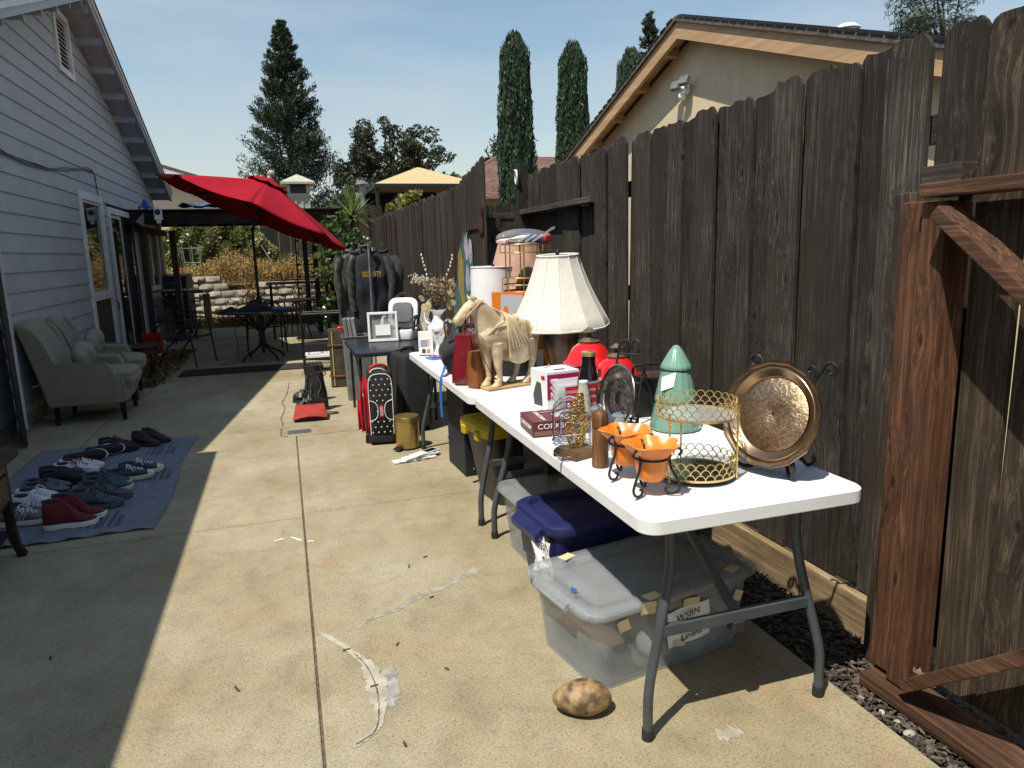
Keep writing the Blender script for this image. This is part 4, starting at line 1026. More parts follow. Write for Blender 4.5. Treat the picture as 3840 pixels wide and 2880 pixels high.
# ---------------------------------------------------------------- folding tables
def folding_table(label, loc, rz, group):
    t = thing('folding_table', label, 'table', loc, rz, group)      # origin: left near corner on the ground
    Wd, Ln, Z = 0.76, 1.83, 0.74
    for k in (0, 1):
        h = Ln/2 - 0.002; cy = h/2 if k == 0 else Ln - h/2
        out = []
        for (x, y) in rrect(Wd, h, 0.055, 6):
            near = (y < 0) if k == 0 else (y > 0)
            if not near:                     # square at the fold
                x = math.copysign(Wd/2, x); y = math.copysign(h/2, y)
            out.append((x, y))
        def ring(i, z): return [(Wd/2 + x*(1-2*i/Wd), cy + y*(1-2*i/h), z) for x, y in out]
        MB().loft([ring(0.004, 0.694), ring(0.0, 0.698), ring(0, 0.735), ring(0.0035, 0.7390), ring(0.009, 0.7402), ring(0.014, 0.7395), ring(0.018, 0.738)]).ob('tabletop', m_table, t, smooth=35)
    MB().slab(0.14, 0.022, 0.7382, 0.7392, 0.008, 0.0004, c=(0.40, 0.07)).ob('embossed_badge', m_table, t)
    for e in (0, 1):
        def Yf(y): return y if e == 0 else Ln - y
        for sx in (0, 1):
            def Xf(x): return x if sx == 0 else Wd - x
            leg = cr([(Xf(0.155), Yf(0.13), 0.70), (Xf(0.155), Yf(0.13), 0.60), (Xf(0.153), Yf(0.125), 0.54), (Xf(0.135), Yf(0.118), 0.44), (Xf(0.085), Yf(0.10), 0.24), (Xf(0.068), Yf(0.093), 0.16), (Xf(0.065), Yf(0.092), 0.10), (Xf(0.065), Yf(0.092), 0.005)], 4)
            lg = MB().tube(leg, 0.0155, 12).ob('leg', m_legs, t)
            MB().cyl((Xf(0.065), Yf(0.092), 0.0), (Xf(0.065), Yf(0.092), 0.035), 0.0185, n=14).ob('foot_cap', m_foot, lg)
        MB().beam((0.108, Yf(0.108), 0.34), (Wd-0.108, Yf(0.108), 0.34), 0.022, 0.036).ob('cross_bar', m_legs, t, smooth=0, bev=0.003)
        MB().beam((Wd/2, Yf(0.12), 0.35), (Wd/2-0.02, Yf(0.62), 0.69), 0.028, 0.02).ob('brace', m_legs, t, smooth=0, bev=0.003)
        MB().bx(Wd/2-0.02, Wd/2+0.02, min(Yf(0.09), Yf(0.13)), max(Yf(0.09), Yf(0.13)), 0.29, 0.325).ob('lock_clip', m_foot, t, smooth=0, bev=0.003)
    return t
ta = folding_table('near white plastic folding table topped with metal plates and orange cups', (0.879, 1.62, 0), 0, 'white folding tables')
tb = dup(ta, (0.862, 3.462, 0), R(0.25), 'far white folding table holding the clay horse and leather bags', 'white folding tables')
TZ = 0.741

# ---------------------------------------------------------------- storage bins under the tables
def bin_shell(w, d, h, flare, m, parent, name='tub', rim=0.012):
    def ring(sc, z, r=0.05, i=0.0): return [(x, y, z) for x, y in rrect(w*sc-2*i, d*sc-2*i, r, 5)]
    b = MB().loft([ring(1-flare, 0.004), ring(1-flare*0.97, 0.0), ring(1-flare*0.95, 0.02), ring(1, h-0.02), ring(1.02, h-0.018), ring(1.02, h), ring(1, h, 0.05, 0.005), ring(1-flare*0.95, 0.02, 0.05, 0.004), ring(1-flare, 0.012, 0.05, 0.005)], cap=True)
    return b.ob(name, m, parent, smooth=50)
# 1 big translucent bin
t = thing('storage_bin', 'large translucent plastic storage bin under the near table', 'storage bin', (1.185, 2.215, 0.002), R(10))
t.scale = (1.0, 1.0, 0.86)
bin_shell(0.70, 0.42, 0.325, 0.08, m_clear, t)
def lidring(w, d, i, z): return [(x, y, z) for x, y in rrect(w-2*i, d-2*i, max(0.07-i*0.5, 0.02), 6)]
lidw, lidd = 0.775, 0.475
MB().loft([lidring(lidw, lidd, 0.006, 0.318), lidring(lidw, lidd, 0, 0.326), lidring(lidw, lidd, 0.002, 0.348), lidring(lidw, lidd, 0.012, 0.356), lidring(lidw, lidd, 0.05, 0.357), lidring(lidw, lidd, 0.062, 0.345), lidring(lidw, lidd, 0.09, 0.343), lidring(lidw, lidd, 0.10, 0.351), lidring(lidw, lidd, 0.14, 0.352)]).ob('lid', m_clear, t, smooth=50)
for sx in (-1, 1):
    MB().loft([[(sx*(0.386+dx), y, z) for dx, z in ((0, 0.325), (0.018, 0.322), (0.022, 0.335), (0.004, 0.357))] for y in (-0.11, -0.09, 0.09, 0.11)]).ob('handle', m_clear, t, smooth=50)
MB().grid(lambda u, v: (-0.28+u*0.14+0.01*sin(v*9), -0.17+v*0.33, 0.03+0.16*(0.7+0.3*sin(v*5+u))*sin(pi*min(1, 0.15+u))**0.5), 8, 10).ob('folded_tan_linen', mat('tan_linen', (0.36, 0.23, 0.13), 0.9), t)
lin = MB()
rg = random.Random(3)
for i in range(5):
    cx = -0.02+i*0.075; lin.sph((cx, -0.11+0.02*sin(i*2), 0.06+0.02*sin(i*3)), (0.075, 0.065, 0.06+0.01*i), 14, 9)
lin.ob('white_linens', m_shadew, t)
MB().bx(-0.10, 0.28, -0.02, 0.16, 0.02, 0.25).ob('dark_linens', m_dark, t, bev=0.02)
def paper(parent, w, h, loc, rot, lines, size, name='paper_label', rule=True, curl=0.004):
    p = MB().grid(lambda u, v: ((u-0.5)*w, curl*sin(u*7+v*5)-curl*(1-v), (v-0.5)*h), 12, 10).ob(name, m_paper, parent, loc=loc, rot=rot, fix=False)
    if rule:
        m_rule = bpy.data.materials.get('rule_line') or mat('rule_line', (0.50, 0.56, 0.68), 0.8)
        for i in range(9): MB().bx(-w*0.49, w*0.49, -0.0072, -0.0068, -h*0.46+i*h*0.115, -h*0.46+i*h*0.115+0.0006).ob('ruled_line', m_rule, p, smooth=0)
    for i, s in enumerate(lines):
        text(s, size, m_ink, p, (-w*0.04+0.006*i, -0.0085, h*(0.30-0.30*i)), (pi/2, R(-4), 0), shear=0.18, sx=0.95, ext=0.0003)
    return p
paper(t, 0.19, 0.155, (0.045, -0.2145, 0.185), (0, R(-3), 0), ['WSBN', 'Table/Chair', 'Linens'], 0.040)
for (x, y, z, w, h, rz) in [(-0.16, -0.247, 0.335, 0.06, 0.05, 0.1), (0.05, -0.222, 0.285, 0.07, 0.03, 0.05), (0.27, -0.222, 0.245, 0.04, 0.045, 0.4), (-0.24, -0.219, 0.27, 0.045, 0.05, -0.3), (0.0, -0.219, 0.115, 0.05, 0.03, 0.1)]:
    MB().grid(lambda u, v: ((u-0.5)*w, 0.003*sin(u*5), (v-0.5)*h), 5, 4).ob('tape', m_tape, t, loc=(x, y, z), rot=(0, rz, 0), fix=False)
for (x, y, rz) in [(-0.20, 0.20, 0.3), (-0.12, -0.215, 0.1), (0.26, -0.20, 0.4)]:
    MB().bx(-0.03, 0.03, -0.02, 0.02, 0.3575, 0.3585).ob('tape', m_tape, t, smooth=0, loc=(x, y, 0), rot=(0, 0, rz))
MB().add([(0, 0, 0.3585), (0.035, 0.01, 0.3588), (0.02, 0.035, 0.362)], [(0, 1, 2)]).ob('blue_tape', m_tarp, t, smooth=0, loc=(-0.345, -0.06, 0))
# 2 clear bin behind, under the blue lid
t = thing('storage_bin', 'grey translucent bin half hidden behind the blue bin', 'storage bin', (1.34, 3.10, 0.002), R(4))
bin_shell(0.74, 0.40, 0.30, 0.08, m_clear, t)
MB().loft([lidring(0.80, 0.45, 0.004, 0.295), lidring(0.80, 0.45, 0, 0.31), lidring(0.80, 0.45, 0.01, 0.33), lidring(0.80, 0.45, 0.06, 0.331), lidring(0.80, 0.45, 0.08, 0.32)]).ob('lid', m_clear, t, smooth=50)
# 3 blue bin
t = thing('storage_bin', 'blue plastic storage bin with ridged blue lid', 'storage bin', (1.25, 2.70, 0.002), R(6))
t.scale = (1.0, 1.0, 1.06)
bin_shell(0.66, 0.38, 0.33, 0.12, m_navy, t)
MB().loft([[(x, y, z) for x, y in rrect(0.70-2*i, 0.42-2*i, 0.08, 6)] for i, z in ((0.004, 0.32), (0, 0.328), (0.003, 0.356), (0.014, 0.365), (0.045, 0.366), (0.055, 0.350), (0.09, 0.348), (0.10, 0.352))]).ob('lid', m_navy, t, smooth=45)
for sx in (-1, 1):
    MB().loft([[(sx*(0.345+dx), y, z) for dx, z in ((0, 0.30), (0.035, 0.29), (0.04, 0.315), (0.0, 0.345))] for y in (-0.12, -0.10, 0.10, 0.12)]).ob('handle', m_navy, t, smooth=45)
MB().loft([[(x, y, z) for x, y in rrect(w_, d_, 0.05, 5)] for w_, d_, z in ((0.625, 0.35, 0.15), (0.64, 0.362, 0.155), (0.65, 0.37, 0.235), (0.63, 0.355, 0.24))], cap=False).ob('rib_band', m_navy, t, smooth=45)
paper(t, 0.125, 0.15, (-0.352, -0.13, 0.235), (R(3), 0, R(-80)), ['WSBN', 'Fragile', 'Glass'], 0.042, curl=0.012)
MB().grid(lambda u, v: ((u-0.5)*0.05, 0, (v-0.5)*0.05), 3, 3).ob('tape', m_tape, t, loc=(-0.335, -0.10, 0.265), rot=(0, 0.2, R(-72)), fix=False)
# 4 black tote, yellow lid
t = thing('storage_tote', 'black storage tote with yellow lid behind the table legs', 'storage bin', (1.30, 3.98, 0.002), R(8))
bin_shell(0.56, 0.42, 0.44, 0.22, m_darkbin, t)
MB().loft([[(x, y, z) for x, y in rrect(0.64-2*i, 0.47-2*i, 0.07, 6)] for i, z in ((0.003, 0.425), (0, 0.43), (0.002, 0.475), (0.012, 0.483), (0.05, 0.484), (0.06, 0.47), (0.11, 0.468))]).ob('lid', m_yellow, t, smooth=45)
for i in range(5): MB().bx(-0.22+i*0.11, -0.20+i*0.11, -0.212, -0.196, 0.05, 0.40).ob('rib', m_darkbin, t, smooth=0)
for y in (-0.1, 0.1): MB().bx(-0.335, -0.31, y-0.03, y+0.03, 0.40, 0.45).ob('latch', m_yellow, t, smooth=0, bev=0.004)
# boxes in the dark
t = thing('photo_box', 'dark box with a picture label behind the yellow-lidded tote', 'box', (1.42, 3.45, 0.0), R(5))
MB().bx(-0.22, 0.22, -0.16, 0.16, 0, 0.42).ob('carton', m_dark, t, smooth=0, bev=0.004)
pl_ = MB().bx(-0.16, -0.04, -0.1635, -0.161, 0.20, 0.31).ob('picture_label', m_paper, t, smooth=0)
for i in range(3): MB().bx(-0.15+i*0.036, -0.122+i*0.036, -0.1645, -0.1636, 0.22, 0.26).ob('picture', m_greyf, pl_, smooth=0)

# river rock
rk = MB()
rk.sph((0, 0, 0.05), (0.082, 0.058, 0.052), 40, 26)
rg = random.Random(1)
rk.v = [(x*(1+0.10*sin(y*30+1)+0.07*sin(z*40)+(0.08 if x > 0 else -0.04)), y*(1+0.1*sin(x*25)), z*(1+0.10*sin(x*22+0.5)+0.04*sin(y*33))) for x, y, z in rk.v]
o = rk.ob('river_rock', m_stone, None, loc=(0.80, 1.90, 0.0), rot=(0, R(4), R(-18))); tag(o, 'smooth tan river rock on the concrete by the translucent bin', 'rock')
# ================================================================ goods on the near table
def at(x, y): return (x, y, TZ)
# brass plate on an iron easel
pt = thing('plate', 'round scalloped copper-toned metal plate with engraved centre', 'plate', (1.472, 1.865, TZ+0.190), R(-70))
pt.scale = (1.13, 1.13, 1.13)
m_copper = mat('tarnished_copper', (0.43, 0.27, 0.155), 0.26, metal=1.0, var=0.18, vs=6, col2=(0.50, 0.36, 0.22))
def scal(a, z, r): return 1 + (0.030*(abs(sin(a*8))**0.55) - 0.012*abs(sin(a*16)) if r > 0.135 else 0)
TL = Matrix.Rotation(R(-16), 4, 'X') @ Matrix.Rotation(R(90), 4, 'X')
b = MB().lathe([(0.001, 0.0), (0.108, 0.0), (0.113, 0.003), (0.127, 0.016), (0.131, 0.019), (0.133, 0.0175), (0.142, 0.020), (0.147, 0.024), (0.151, 0.024), (0.152, 0.021), (0.146, 0.017), (0.130, 0.014), (0.112, -0.002), (0.001, -0.003)], 110, wob=scal)
b.xf(TL).ob('dish', m_copper, pt, smooth=60)
m_engr, N_, L_, p_ = _nt('engraved_copper')
c_ = coords(N_, L_, 'Object'); vz = N_.new('ShaderNodeTexVoronoi'); vz.inputs['Scale'].default_value = 75; L_.new(c_, vz.inputs[0])
nf = noise(N_, L_, c_, 60, 6, 0.7, 2.0)
L_.new(ramp(N_, L_, nf, [(0.40, (0.34, 0.22, 0.13)), (0.58, (0.58, 0.41, 0.25))]), p_.inputs['Base Color']); p_.inputs['Metallic'].default_value = 1.0; p_.inputs['Roughness'].default_value = 0.34
bumpn(N_, L_, p_, nf, 0.6, 0.003)
MB().lathe([(0.004, 0.0022), (0.005, 0.0026), (0.105, 0.0026), (0.106, 0.0020)], 60, close=True).xf(TL).ob('engraved_band', m_engr, pt, smooth=60)
def easel(label, loc, rz, s=1.0, name='plate_easel'):
    e = thing(name, label, 'plate stand', loc, rz)
    r = 0.0058*s
    for sx in (-1, 1):
        up = [(sx*0.035, 0.0, 0.10), (sx*0.05, 0.03, 0.20), (sx*0.085, 0.055, 0.30), (sx*0.105, 0.062, 0.335)]
        sp = [(sx*(0.105+0.0+q[0]), 0.063, 0.335+q[1]) for q in spiral((0.028, 0.004), 0.028, 0.008, 180, -190, 12)]
        MB().tube(cr(up, 5)+sp[1:], r, 8).ob('upright', m_iron, e)
        sp2 = [(sx*(0.09+q[0]), 0.062, 0.30+q[1]) for q in spiral((-0.022, 0.03), 0.022, 0.006, -60, 260, 12)]
        MB().tube(sp2, r*0.9, 8).ob('scroll', m_iron, e)
        ft = [(sx*0.035, 0.0, 0.11), (sx*0.04, -0.01, 0.06), (sx*0.055, -0.028, 0.018), (sx*0.075, -0.05, 0.0065), (sx*0.095, -0.068, 0.012), (sx*0.105, -0.078, 0.035), (sx*0.098, -0.074, 0.056), (sx*0.085, -0.064, 0.056), (sx*0.082, -0.062, 0.045)]
        MB().tube(cr([tuple(c*s for c in p) for p in ft], 5), r*1.15, 8).ob('foot', m_iron, e)
        bk = [(sx*0.03, 0.01, 0.12), (sx*0.04, 0.05, 0.06), (sx*0.05, 0.09, 0.012), (sx*0.055, 0.11, 0.007), (sx*0.06, 0.125, 0.02), (sx*0.055, 0.122, 0.034)]
        MB().tube(cr(bk, 5), r, 8).ob('foot', m_iron, e)
    MB().tube([(-0.036, 0.0, 0.105), (0.036, 0.0, 0.105)], r, 8).ob('tie_bar', m_iron, e)
    MB().tube([(-0.07, 0.045, 0.26), (0.07, 0.045, 0.26)], r*0.8, 8).ob('tie_bar', m_iron, e)
    return e
easel('black scrolled iron easel holding the copper-toned plate', (1.50, 1.872, TZ), R(-70))

# gold scalloped two-tier tray
tr = thing('tiered_tray', 'two-tier round gold tray with pierced scalloped rims', 'tray', (1.225, 1.925, TZ), R(10))
m_goldp = mat('polished_gold', (0.74, 0.55, 0.22), 0.20, metal=0.72, var=0.06)
m_smoke = mat('smoked_mirror', (0.16, 0.17, 0.165), 0.08, metal=0.9, var=0.1)
TR = 0.124
def scallops(z0, name, parent, rows=3, n=26):
    b = MB(); h = 0.0175
    for q in range(rows):
        for k in range(n):
            a0 = 2*pi*(k+(0.5 if q % 2 else 0))/n; da = pi/n
            pts = []
            for i in range(9):
                th = pi*i/8
                pts.append((TR*cos(a0-da*cos(th)*1.0), TR*sin(a0-da*cos(th)*1.0), z0+q*h+h*1.05*sin(th)))
            for i in range(8):
                p, q2 = pts[i], pts[i+1]
                b.beam(p, q2, 0.0022, 0.0030, (p[0], p[1], 0))
    return b.ob(name, m_goldp, parent, smooth=0)
for z0, nm in ((0.018, 'lower'), (0.205, 'upper')):
    MB().lathe([(TR+0.001, z0-0.005), (TR+0.003, z0-0.005), (TR+0.003, z0+0.002), (TR+0.001, z0+0.002)], 64, close=True).ob('rim_band', m_goldp, tr)
    MB().lathe([(0.001, z0-0.004), (TR, z0-0.004), (TR, z0-0.001), (0.001, z0-0.001)], 64).ob('tray_floor', m_smoke if nm == 'lower' else m_glassc, tr)
    scallops(z0, 'scalloped_rim', tr)
for k in range(3):
    a = 2*pi*k/3+R(190)
    x, y = (TR+0.005)*cos(a), (TR+0.005)*sin(a)
    MB().cyl((x, y, 0.006), (x, y, 0.225), 0.0032, n=10).ob('post', m_goldp, tr)
    MB().sph((x, y, 0.006), 0.006, 10, 6).ob('ball_foot', m_goldp, tr)

# orange tulip cups in a scrolled iron holder
hd_ = thing('votive_stand', 'dark iron scroll stand carrying two orange glass cups', 'candle holder', (1.0, 1.91, TZ), R(0))
CUPS = [(0.012, 0.085, 0.0), (0.008, -0.088, 0.0)]
def ringstand(parent, cx, cy, z):
    r = 0.0042
    MB().tube([(cx+0.052*cos(2*pi*k/28), cy+0.052*sin(2*pi*k/28), z) for k in range(28)], r, 8, closed=True).ob('ring', m_iron, parent)
    for a in (R(205), R(325), R(85)):
        d = Vector((cos(a), sin(a)))
        def q(u, h): return (cx+d.x*u, cy+d.y*u, h)
        leg = cr([q(0.080, z+0.010), q(0.088, z+0.022), q(0.078, z+0.032), q(0.062, z+0.026), q(0.054, z+0.006), q(0.058, z-0.03), q(0.076, z-0.062), q(0.086, z-0.088), q(0.076, 0.010), q(0.060, 0.0045), q(0.046, 0.008), q(0.044, 0.020), q(0.054, 0.024)], 5)
        MB().tube(leg, r, 8).ob('leg', m_iron, parent)
for cx, cy, _ in CUPS: ringstand(hd_, cx, cy, 0.115)
MB().tube([(CUPS[0][0]+0.02, CUPS[0][1]-0.048, 0.115), (CUPS[1][0]-0.02, CUPS[1][1]+0.048, 0.115)], 0.0042, 8).ob('tie_bar', m_iron, hd_)
from mathutils import Euler
hm = Matrix.Translation((1.0, 1.91, TZ))
for i, (cx, cy, _) in enumerate(CUPS):
    p = hm @ Vector((cx, cy, 0.045))
    def flr(a, z, r): return 1 + (0.11*sin(a*5+i) if z > 0.09 else 0.0)
    o = MB().lathe([(0.001, 0.002), (0.034, 0.0), (0.042, 0.010), (0.0465, 0.035), (0.049, 0.062), (0.055, 0.080), (0.070, 0.098), (0.082, 0.114), (0.080, 0.116), (0.067, 0.101), (0.053, 0.084), (0.0465, 0.064), (0.044, 0.036), (0.038, 0.013), (0.001, 0.010)], 50, wob=flr).ob('glass_cup', m_orange, None, loc=p, smooth=60)
    tag(o, 'frosted orange tulip-rimmed glass cup, the %s of the two' % ('farther' if i == 0 else 'nearer'), 'cup', 'orange glass cups')

# pepper mill
t = thing('pepper_mill', 'tall turned wooden pepper mill behind the orange cups', 'pepper mill', at(0.985, 2.135))
MB().lathe([(0.001, 0), (0.0290, 0.0), (0.0295, 0.004), (0.0275, 0.06), (0.0275, 0.134), (0.0255, 0.136)], 32).ob('body', m_wood, t, smooth=50)
MB().lathe([(0.0255, 0.1365), (0.029, 0.138), (0.0292, 0.165), (0.026, 0.184), (0.018, 0.194), (0.006, 0.1985), (0.001, 0.199)], 32).ob('head', m_wood, t, smooth=50)
MB().lathe([(0.001, 0.1985), (0.005, 0.199), (0.004, 0.204), (0.008, 0.207), (0.009, 0.212), (0.006, 0.217), (0.001, 0.218)], 18).ob('knob', m_chrome, t, smooth=60)

# oil bottles with steel pourers
for i, (x, y, h, lab) in enumerate([(1.055, 2.31, 0.165, 'clear glass oil bottle with steel pouring spout beside the pepper mill'), (1.105, 2.235, 0.150, 'clear glass vinegar bottle with flat stopper behind the wooden mill')]):
    t = thing('oil_bottle', lab, 'bottle', at(x, y), 0, 'glass cruets')
    MB().lathe([(0.001, 0.0), (0.033, 0.0), (0.036, 0.006), (0.035, h*0.55), (0.030, h*0.68), (0.017, h*0.80), (0.0165, h*0.9), (0.026, h*0.94), (0.026, h*0.97), (0.013, h*0.965), (0.014, h*0.8), (0.027, h*0.67), (0.032, h*0.53), (0.033, 0.012), (0.001, 0.010)], 28).ob('bottle', m_glassc, t, smooth=60)
    MB().lathe([(0.001, h*0.95), (0.015, h*0.955), (0.021, h*1.0), (0.012, h*1.03), (0.006, h*1.05), (0.001, h*1.05)], 20).ob('stopper', m_chrome, t, smooth=60)
    if i == 0: MB().tube(cr([(0, 0, h*1.03), (0, 0, h*1.2), (-0.004, -0.003, h*1.48)], 4), [0.0065, 0.0060, 0.0055, 0.0050, 0.0045, 0.0042, 0.0040, 0.0038, 0.0035], 8).ob('pour_spout', m_chrome, t)

# gold sequinned leaf vase on a dark stand
t = thing('stocking_holder', 'gold beaded leaf ornament on a dark wedge stand with hook', 'ornament', at(0.965, 2.285), R(20))
t.scale = (1.25, 1.25, 1.3)
MB().loft([[(x, y, z) for x, y in ((-0.05, -0.045), (0.05, -0.045), (0.05, 0.05), (-0.05, 0.05))] for z in (0.0, 0.012)] + [[(x, y, 0.022) for x, y in ((-0.044, -0.038), (0.044, -0.038), (0.044, 0.044), (-0.044, 0.044))]]).ob('stand', m_jar, t, smooth=0)
MB().tube(cr([(-0.045, -0.02, 0.006), (-0.075, -0.02, 0.004), (-0.092, -0.02, 0.010), (-0.098, -0.02, 0.022), (-0.108, -0.02, 0.024)], 4), 0.006, 8, sq=0.5).ob('hook', m_chrome, t)
b = MB(); wire = MB(); rg = random.Random(6)
def leafpt(u, v):
    w = 0.042*math.sin(pi*min(1, (v*0.92+0.08))**0.8)
    return ((u-0.5)*2*w+0.012*v, -0.016*math.cos((u-0.5)*pi)+0.01, 0.022+0.150*v)
for i in range(190):
    u, v = rg.random(), rg.random(); p = leafpt(u, v)
    b.sph((p[0], p[1]+rg.uniform(-0.006, 0.004), p[2]), rg.uniform(0.0035, 0.0062), 6, 4)
b.ob('gold_beads', m_gold, t)
for k in range(7): wire.tube([leafpt(k/6, v/10) for v in range(11)], 0.0011, 5)
for k in range(6): wire.tube([leafpt(v/8, 0.12+k*0.15) for v in range(9)], 0.0010, 5)
wire.ob('wire_frame', m_gold, t)

# chrome napkin holder
t = thing('napkin_holder', 'chrome wire napkin holder with ball finials', 'napkin holder', at(1.0, 2.45), R(70))
r = 0.0036
def arch(x, w, h, y): return [(x, y-w*cos(pi*i/16), 0.012+(h-w)*1.0+w*sin(pi*i/16)) if 0 < i < 16 else (x, y-w*cos(pi*i/16), 0.012) for i in range(17)]
for x, w, h in ((-0.035, 0.06, 0.175), (0.035, 0.06, 0.175), (-0.028, 0.035, 0.12), (0.042, 0.035, 0.12)):
    pts = [(x, -w, 0.012)] + [(x, -w*cos(pi*i/16), h-w+w*sin(pi*i/16)) for i in range(17)] + [(x, w, 0.012)]
    MB().tube(pts, r, 8).ob('arch', m_chrome, t)
MB().tube([(0.045*cos(2*pi*k/24), 0.065*sin(2*pi*k/24), 0.012) for k in range(24)], r, 8, closed=True).ob('base_ring', m_chrome, t)
for x, y, z in ((-0.035, -0.02, 0.135), (-0.028, 0.01, 0.11), (0.035, 0.0, 0.14)): MB().sph((x, y, z), 0.0095, 14, 10).ob('ball', m_chrome, t)
for x, y in ((-0.04, -0.04), (0.04, -0.04), (-0.04, 0.04), (0.04, 0.04)): MB().sph((x, y, 0.008), 0.008, 12, 8).ob('ball_foot', m_chrome, t)
for i in range(4): MB().tube([(-0.03+0.02*i, -0.06, 0.012), (-0.03+0.02*i, 0.06, 0.012)], 0.0028, 6).ob('base_wire', m_chrome, t)

# corkscrew box
t = thing('corkscrew_box', 'flat maroon corkscrew gift box with white lettering', 'box', at(0.895, 2.575), R(-4))
MB().bx(0, 0.255, 0, 0.20, 0, 0.062).ob('carton', m_maroon, t, smooth=0, bev=0.0015)
text('CORKSCREW', 0.030, m_paper, t, (0.125, -0.0006, 0.040), (pi/2, 0, 0), sx=1.15)
MB().bx(0.006, 0.229, -0.0012, -0.0002, 0.004, 0.022).ob('info_panel', mat('maroon_pale', (0.20, 0.085, 0.08), 0.5), t, smooth=0)
text('CORKSCREW', 0.024, m_paper, t, (-0.0006, 0.10, 0.032), (pi/2, 0, -pi/2), sx=1.1)
text('CORKSCREW', 0.024, m_paper, t, (0.055, 0.10, 0.0626), (0, 0, -pi/2+0.0), sx=1.1)
m_silver = mat('printed_silver', (0.55, 0.55, 0.56), 0.35, metal=0.3)
pp = MB().bx(0.11, 0.15, 0.06, 0.12, 0.0625, 0.0632).ob('corkscrew_picture', m_silver, t, smooth=0)
for (x0, y0, x1, y1, w) in ((0.13, 0.11, 0.20, 0.17, 0.014), (0.13, 0.06, 0.20, 0.02, 0.016), (0.07, 0.15, 0.13, 0.16, 0.006)): MB().beam((x0, y0, 0.0632), (x1, y1, 0.0632), w, 0.001).ob('corkscrew_picture', m_silver, t, smooth=0)

# white and magenta box
t = thing('appliance_box', 'white box with magenta side panel behind the glass dishes', 'box', at(1.105, 2.97), R(7))
MB().bx(0, 0.17, 0, 0.165, 0, 0.185).ob('carton', m_white, t, smooth=0, bev=0.0015)
MB().bx(0.002, 0.168, -0.0012, -0.0002, 0.055, 0.172).ob('magenta_panel', m_magenta, t, smooth=0)
text('MINI JR', 0.036, m_paper, t, (0.075, -0.0018, 0.075), (pi/2, 0, 0), sx=1.0)
MB().bx(0.02, 0.055, -0.0018, -0.0013, 0.142, 0.152).ob('logo', m_paper, t, smooth=0)
MB().bx(-0.0012, -0.0002, 0.02, 0.055, 0.145, 0.163).ob('logo', m_redp, t, smooth=0)
MB().bx(0.05, 0.09, 0.12, 0.14, 0.1852, 0.1858).ob('logo', m_redp, t, smooth=0)
MB().prism([(0.045, 0.02), (0.13, 0.015), (0.14, 0.06), (0.12, 0.10), (0.10, 0.13), (0.06, 0.125), (0.05, 0.07)], -0.0012, -0.0003, 'x').ob('printed_picture', m_dark, t, smooth=0)
MB().bx(0.06, 0.12, 0.03, 0.06, 0.1853, 0.1858).ob('vent_slot', m_dark, t, smooth=0)

# stack of glass dishes with red paper sleeves
for i in range(5):
    d = thing('glass_dish', ['lowest', 'second', 'middle', 'fourth', 'topmost'][i]+' clear glass dish in the stack with red sleeves', 'dish', (1.195, 2.84, TZ+i*0.030), R(-12), 'stacked glass dishes')
    d.rotation_euler = (0, R(-1.2*i), R(-12))
    b = MB().loft([[(x, y, z) for x, y in rrect(0.20*sc, 0.14*sc, 0.025, 4)] for sc, z in ((0.86, 0.0), (0.9, 0.002), (1.0, 0.040), (1.07, 0.041), (1.07, 0.044), (0.98, 0.043), (0.87, 0.006), (0.84, 0.005))]).ob('dish', m_glassc, d, smooth=60)
    sl = MB().bx(-0.06, 0.098, -0.0695, -0.0680, 0.008, 0.032).ob('red_sleeve', m_redp, d, smooth=0)
    text('DELICATE', 0.016, m_ink, d, (0.035, -0.0700, 0.020), (pi/2, 0, 0), sx=1.2)

# black bottle with gold cap, textured bottle
t = thing('black_bottle', 'black glass bottle with gold screw cap', 'bottle', at(1.255, 2.84))
t.scale = (1.15, 1.15, 1.15)
MB().lathe([(0.001, 0), (0.046, 0.0), (0.05, 0.006), (0.05, 0.10), (0.046, 0.13), (0.031, 0.185), (0.026, 0.21), (0.0255, 0.232), (0.001, 0.233)], 32).ob('bottle', mat('black_glass', (0.008, 0.006, 0.007), 0.08, coat=0.5), t, smooth=60)
MB().lathe([(0.026, 0.233), (0.0275, 0.234), (0.0275, 0.248), (0.025, 0.25), (0.001, 0.2505)], 28).ob('cap', m_goldp, t, smooth=50)
t = thing('ribbed_bottle', 'pale ribbed bottle with white top beside the black bottle', 'bottle', at(1.195, 2.76))
m_rib = mat('ribbed_glass', (0.42, 0.40, 0.34), 0.3, var=0.15, vs=40)
pr = [(0.001, 0.0), (0.034, 0.0)]
for i in range(30): pr += [(0.036-0.018*(i/30)**2+0.0012*(i % 2), 0.006+i*0.0052)]
MB().lathe(pr+[(0.017, 0.165), (0.001, 0.166)], 26).ob('bottle', m_rib, t, smooth=30)
MB().lathe([(0.0175, 0.165), (0.020, 0.166), (0.020, 0.175), (0.014, 0.176), (0.014, 0.168), (0.001, 0.168)], 24).ob('lip', m_white, t, smooth=50)

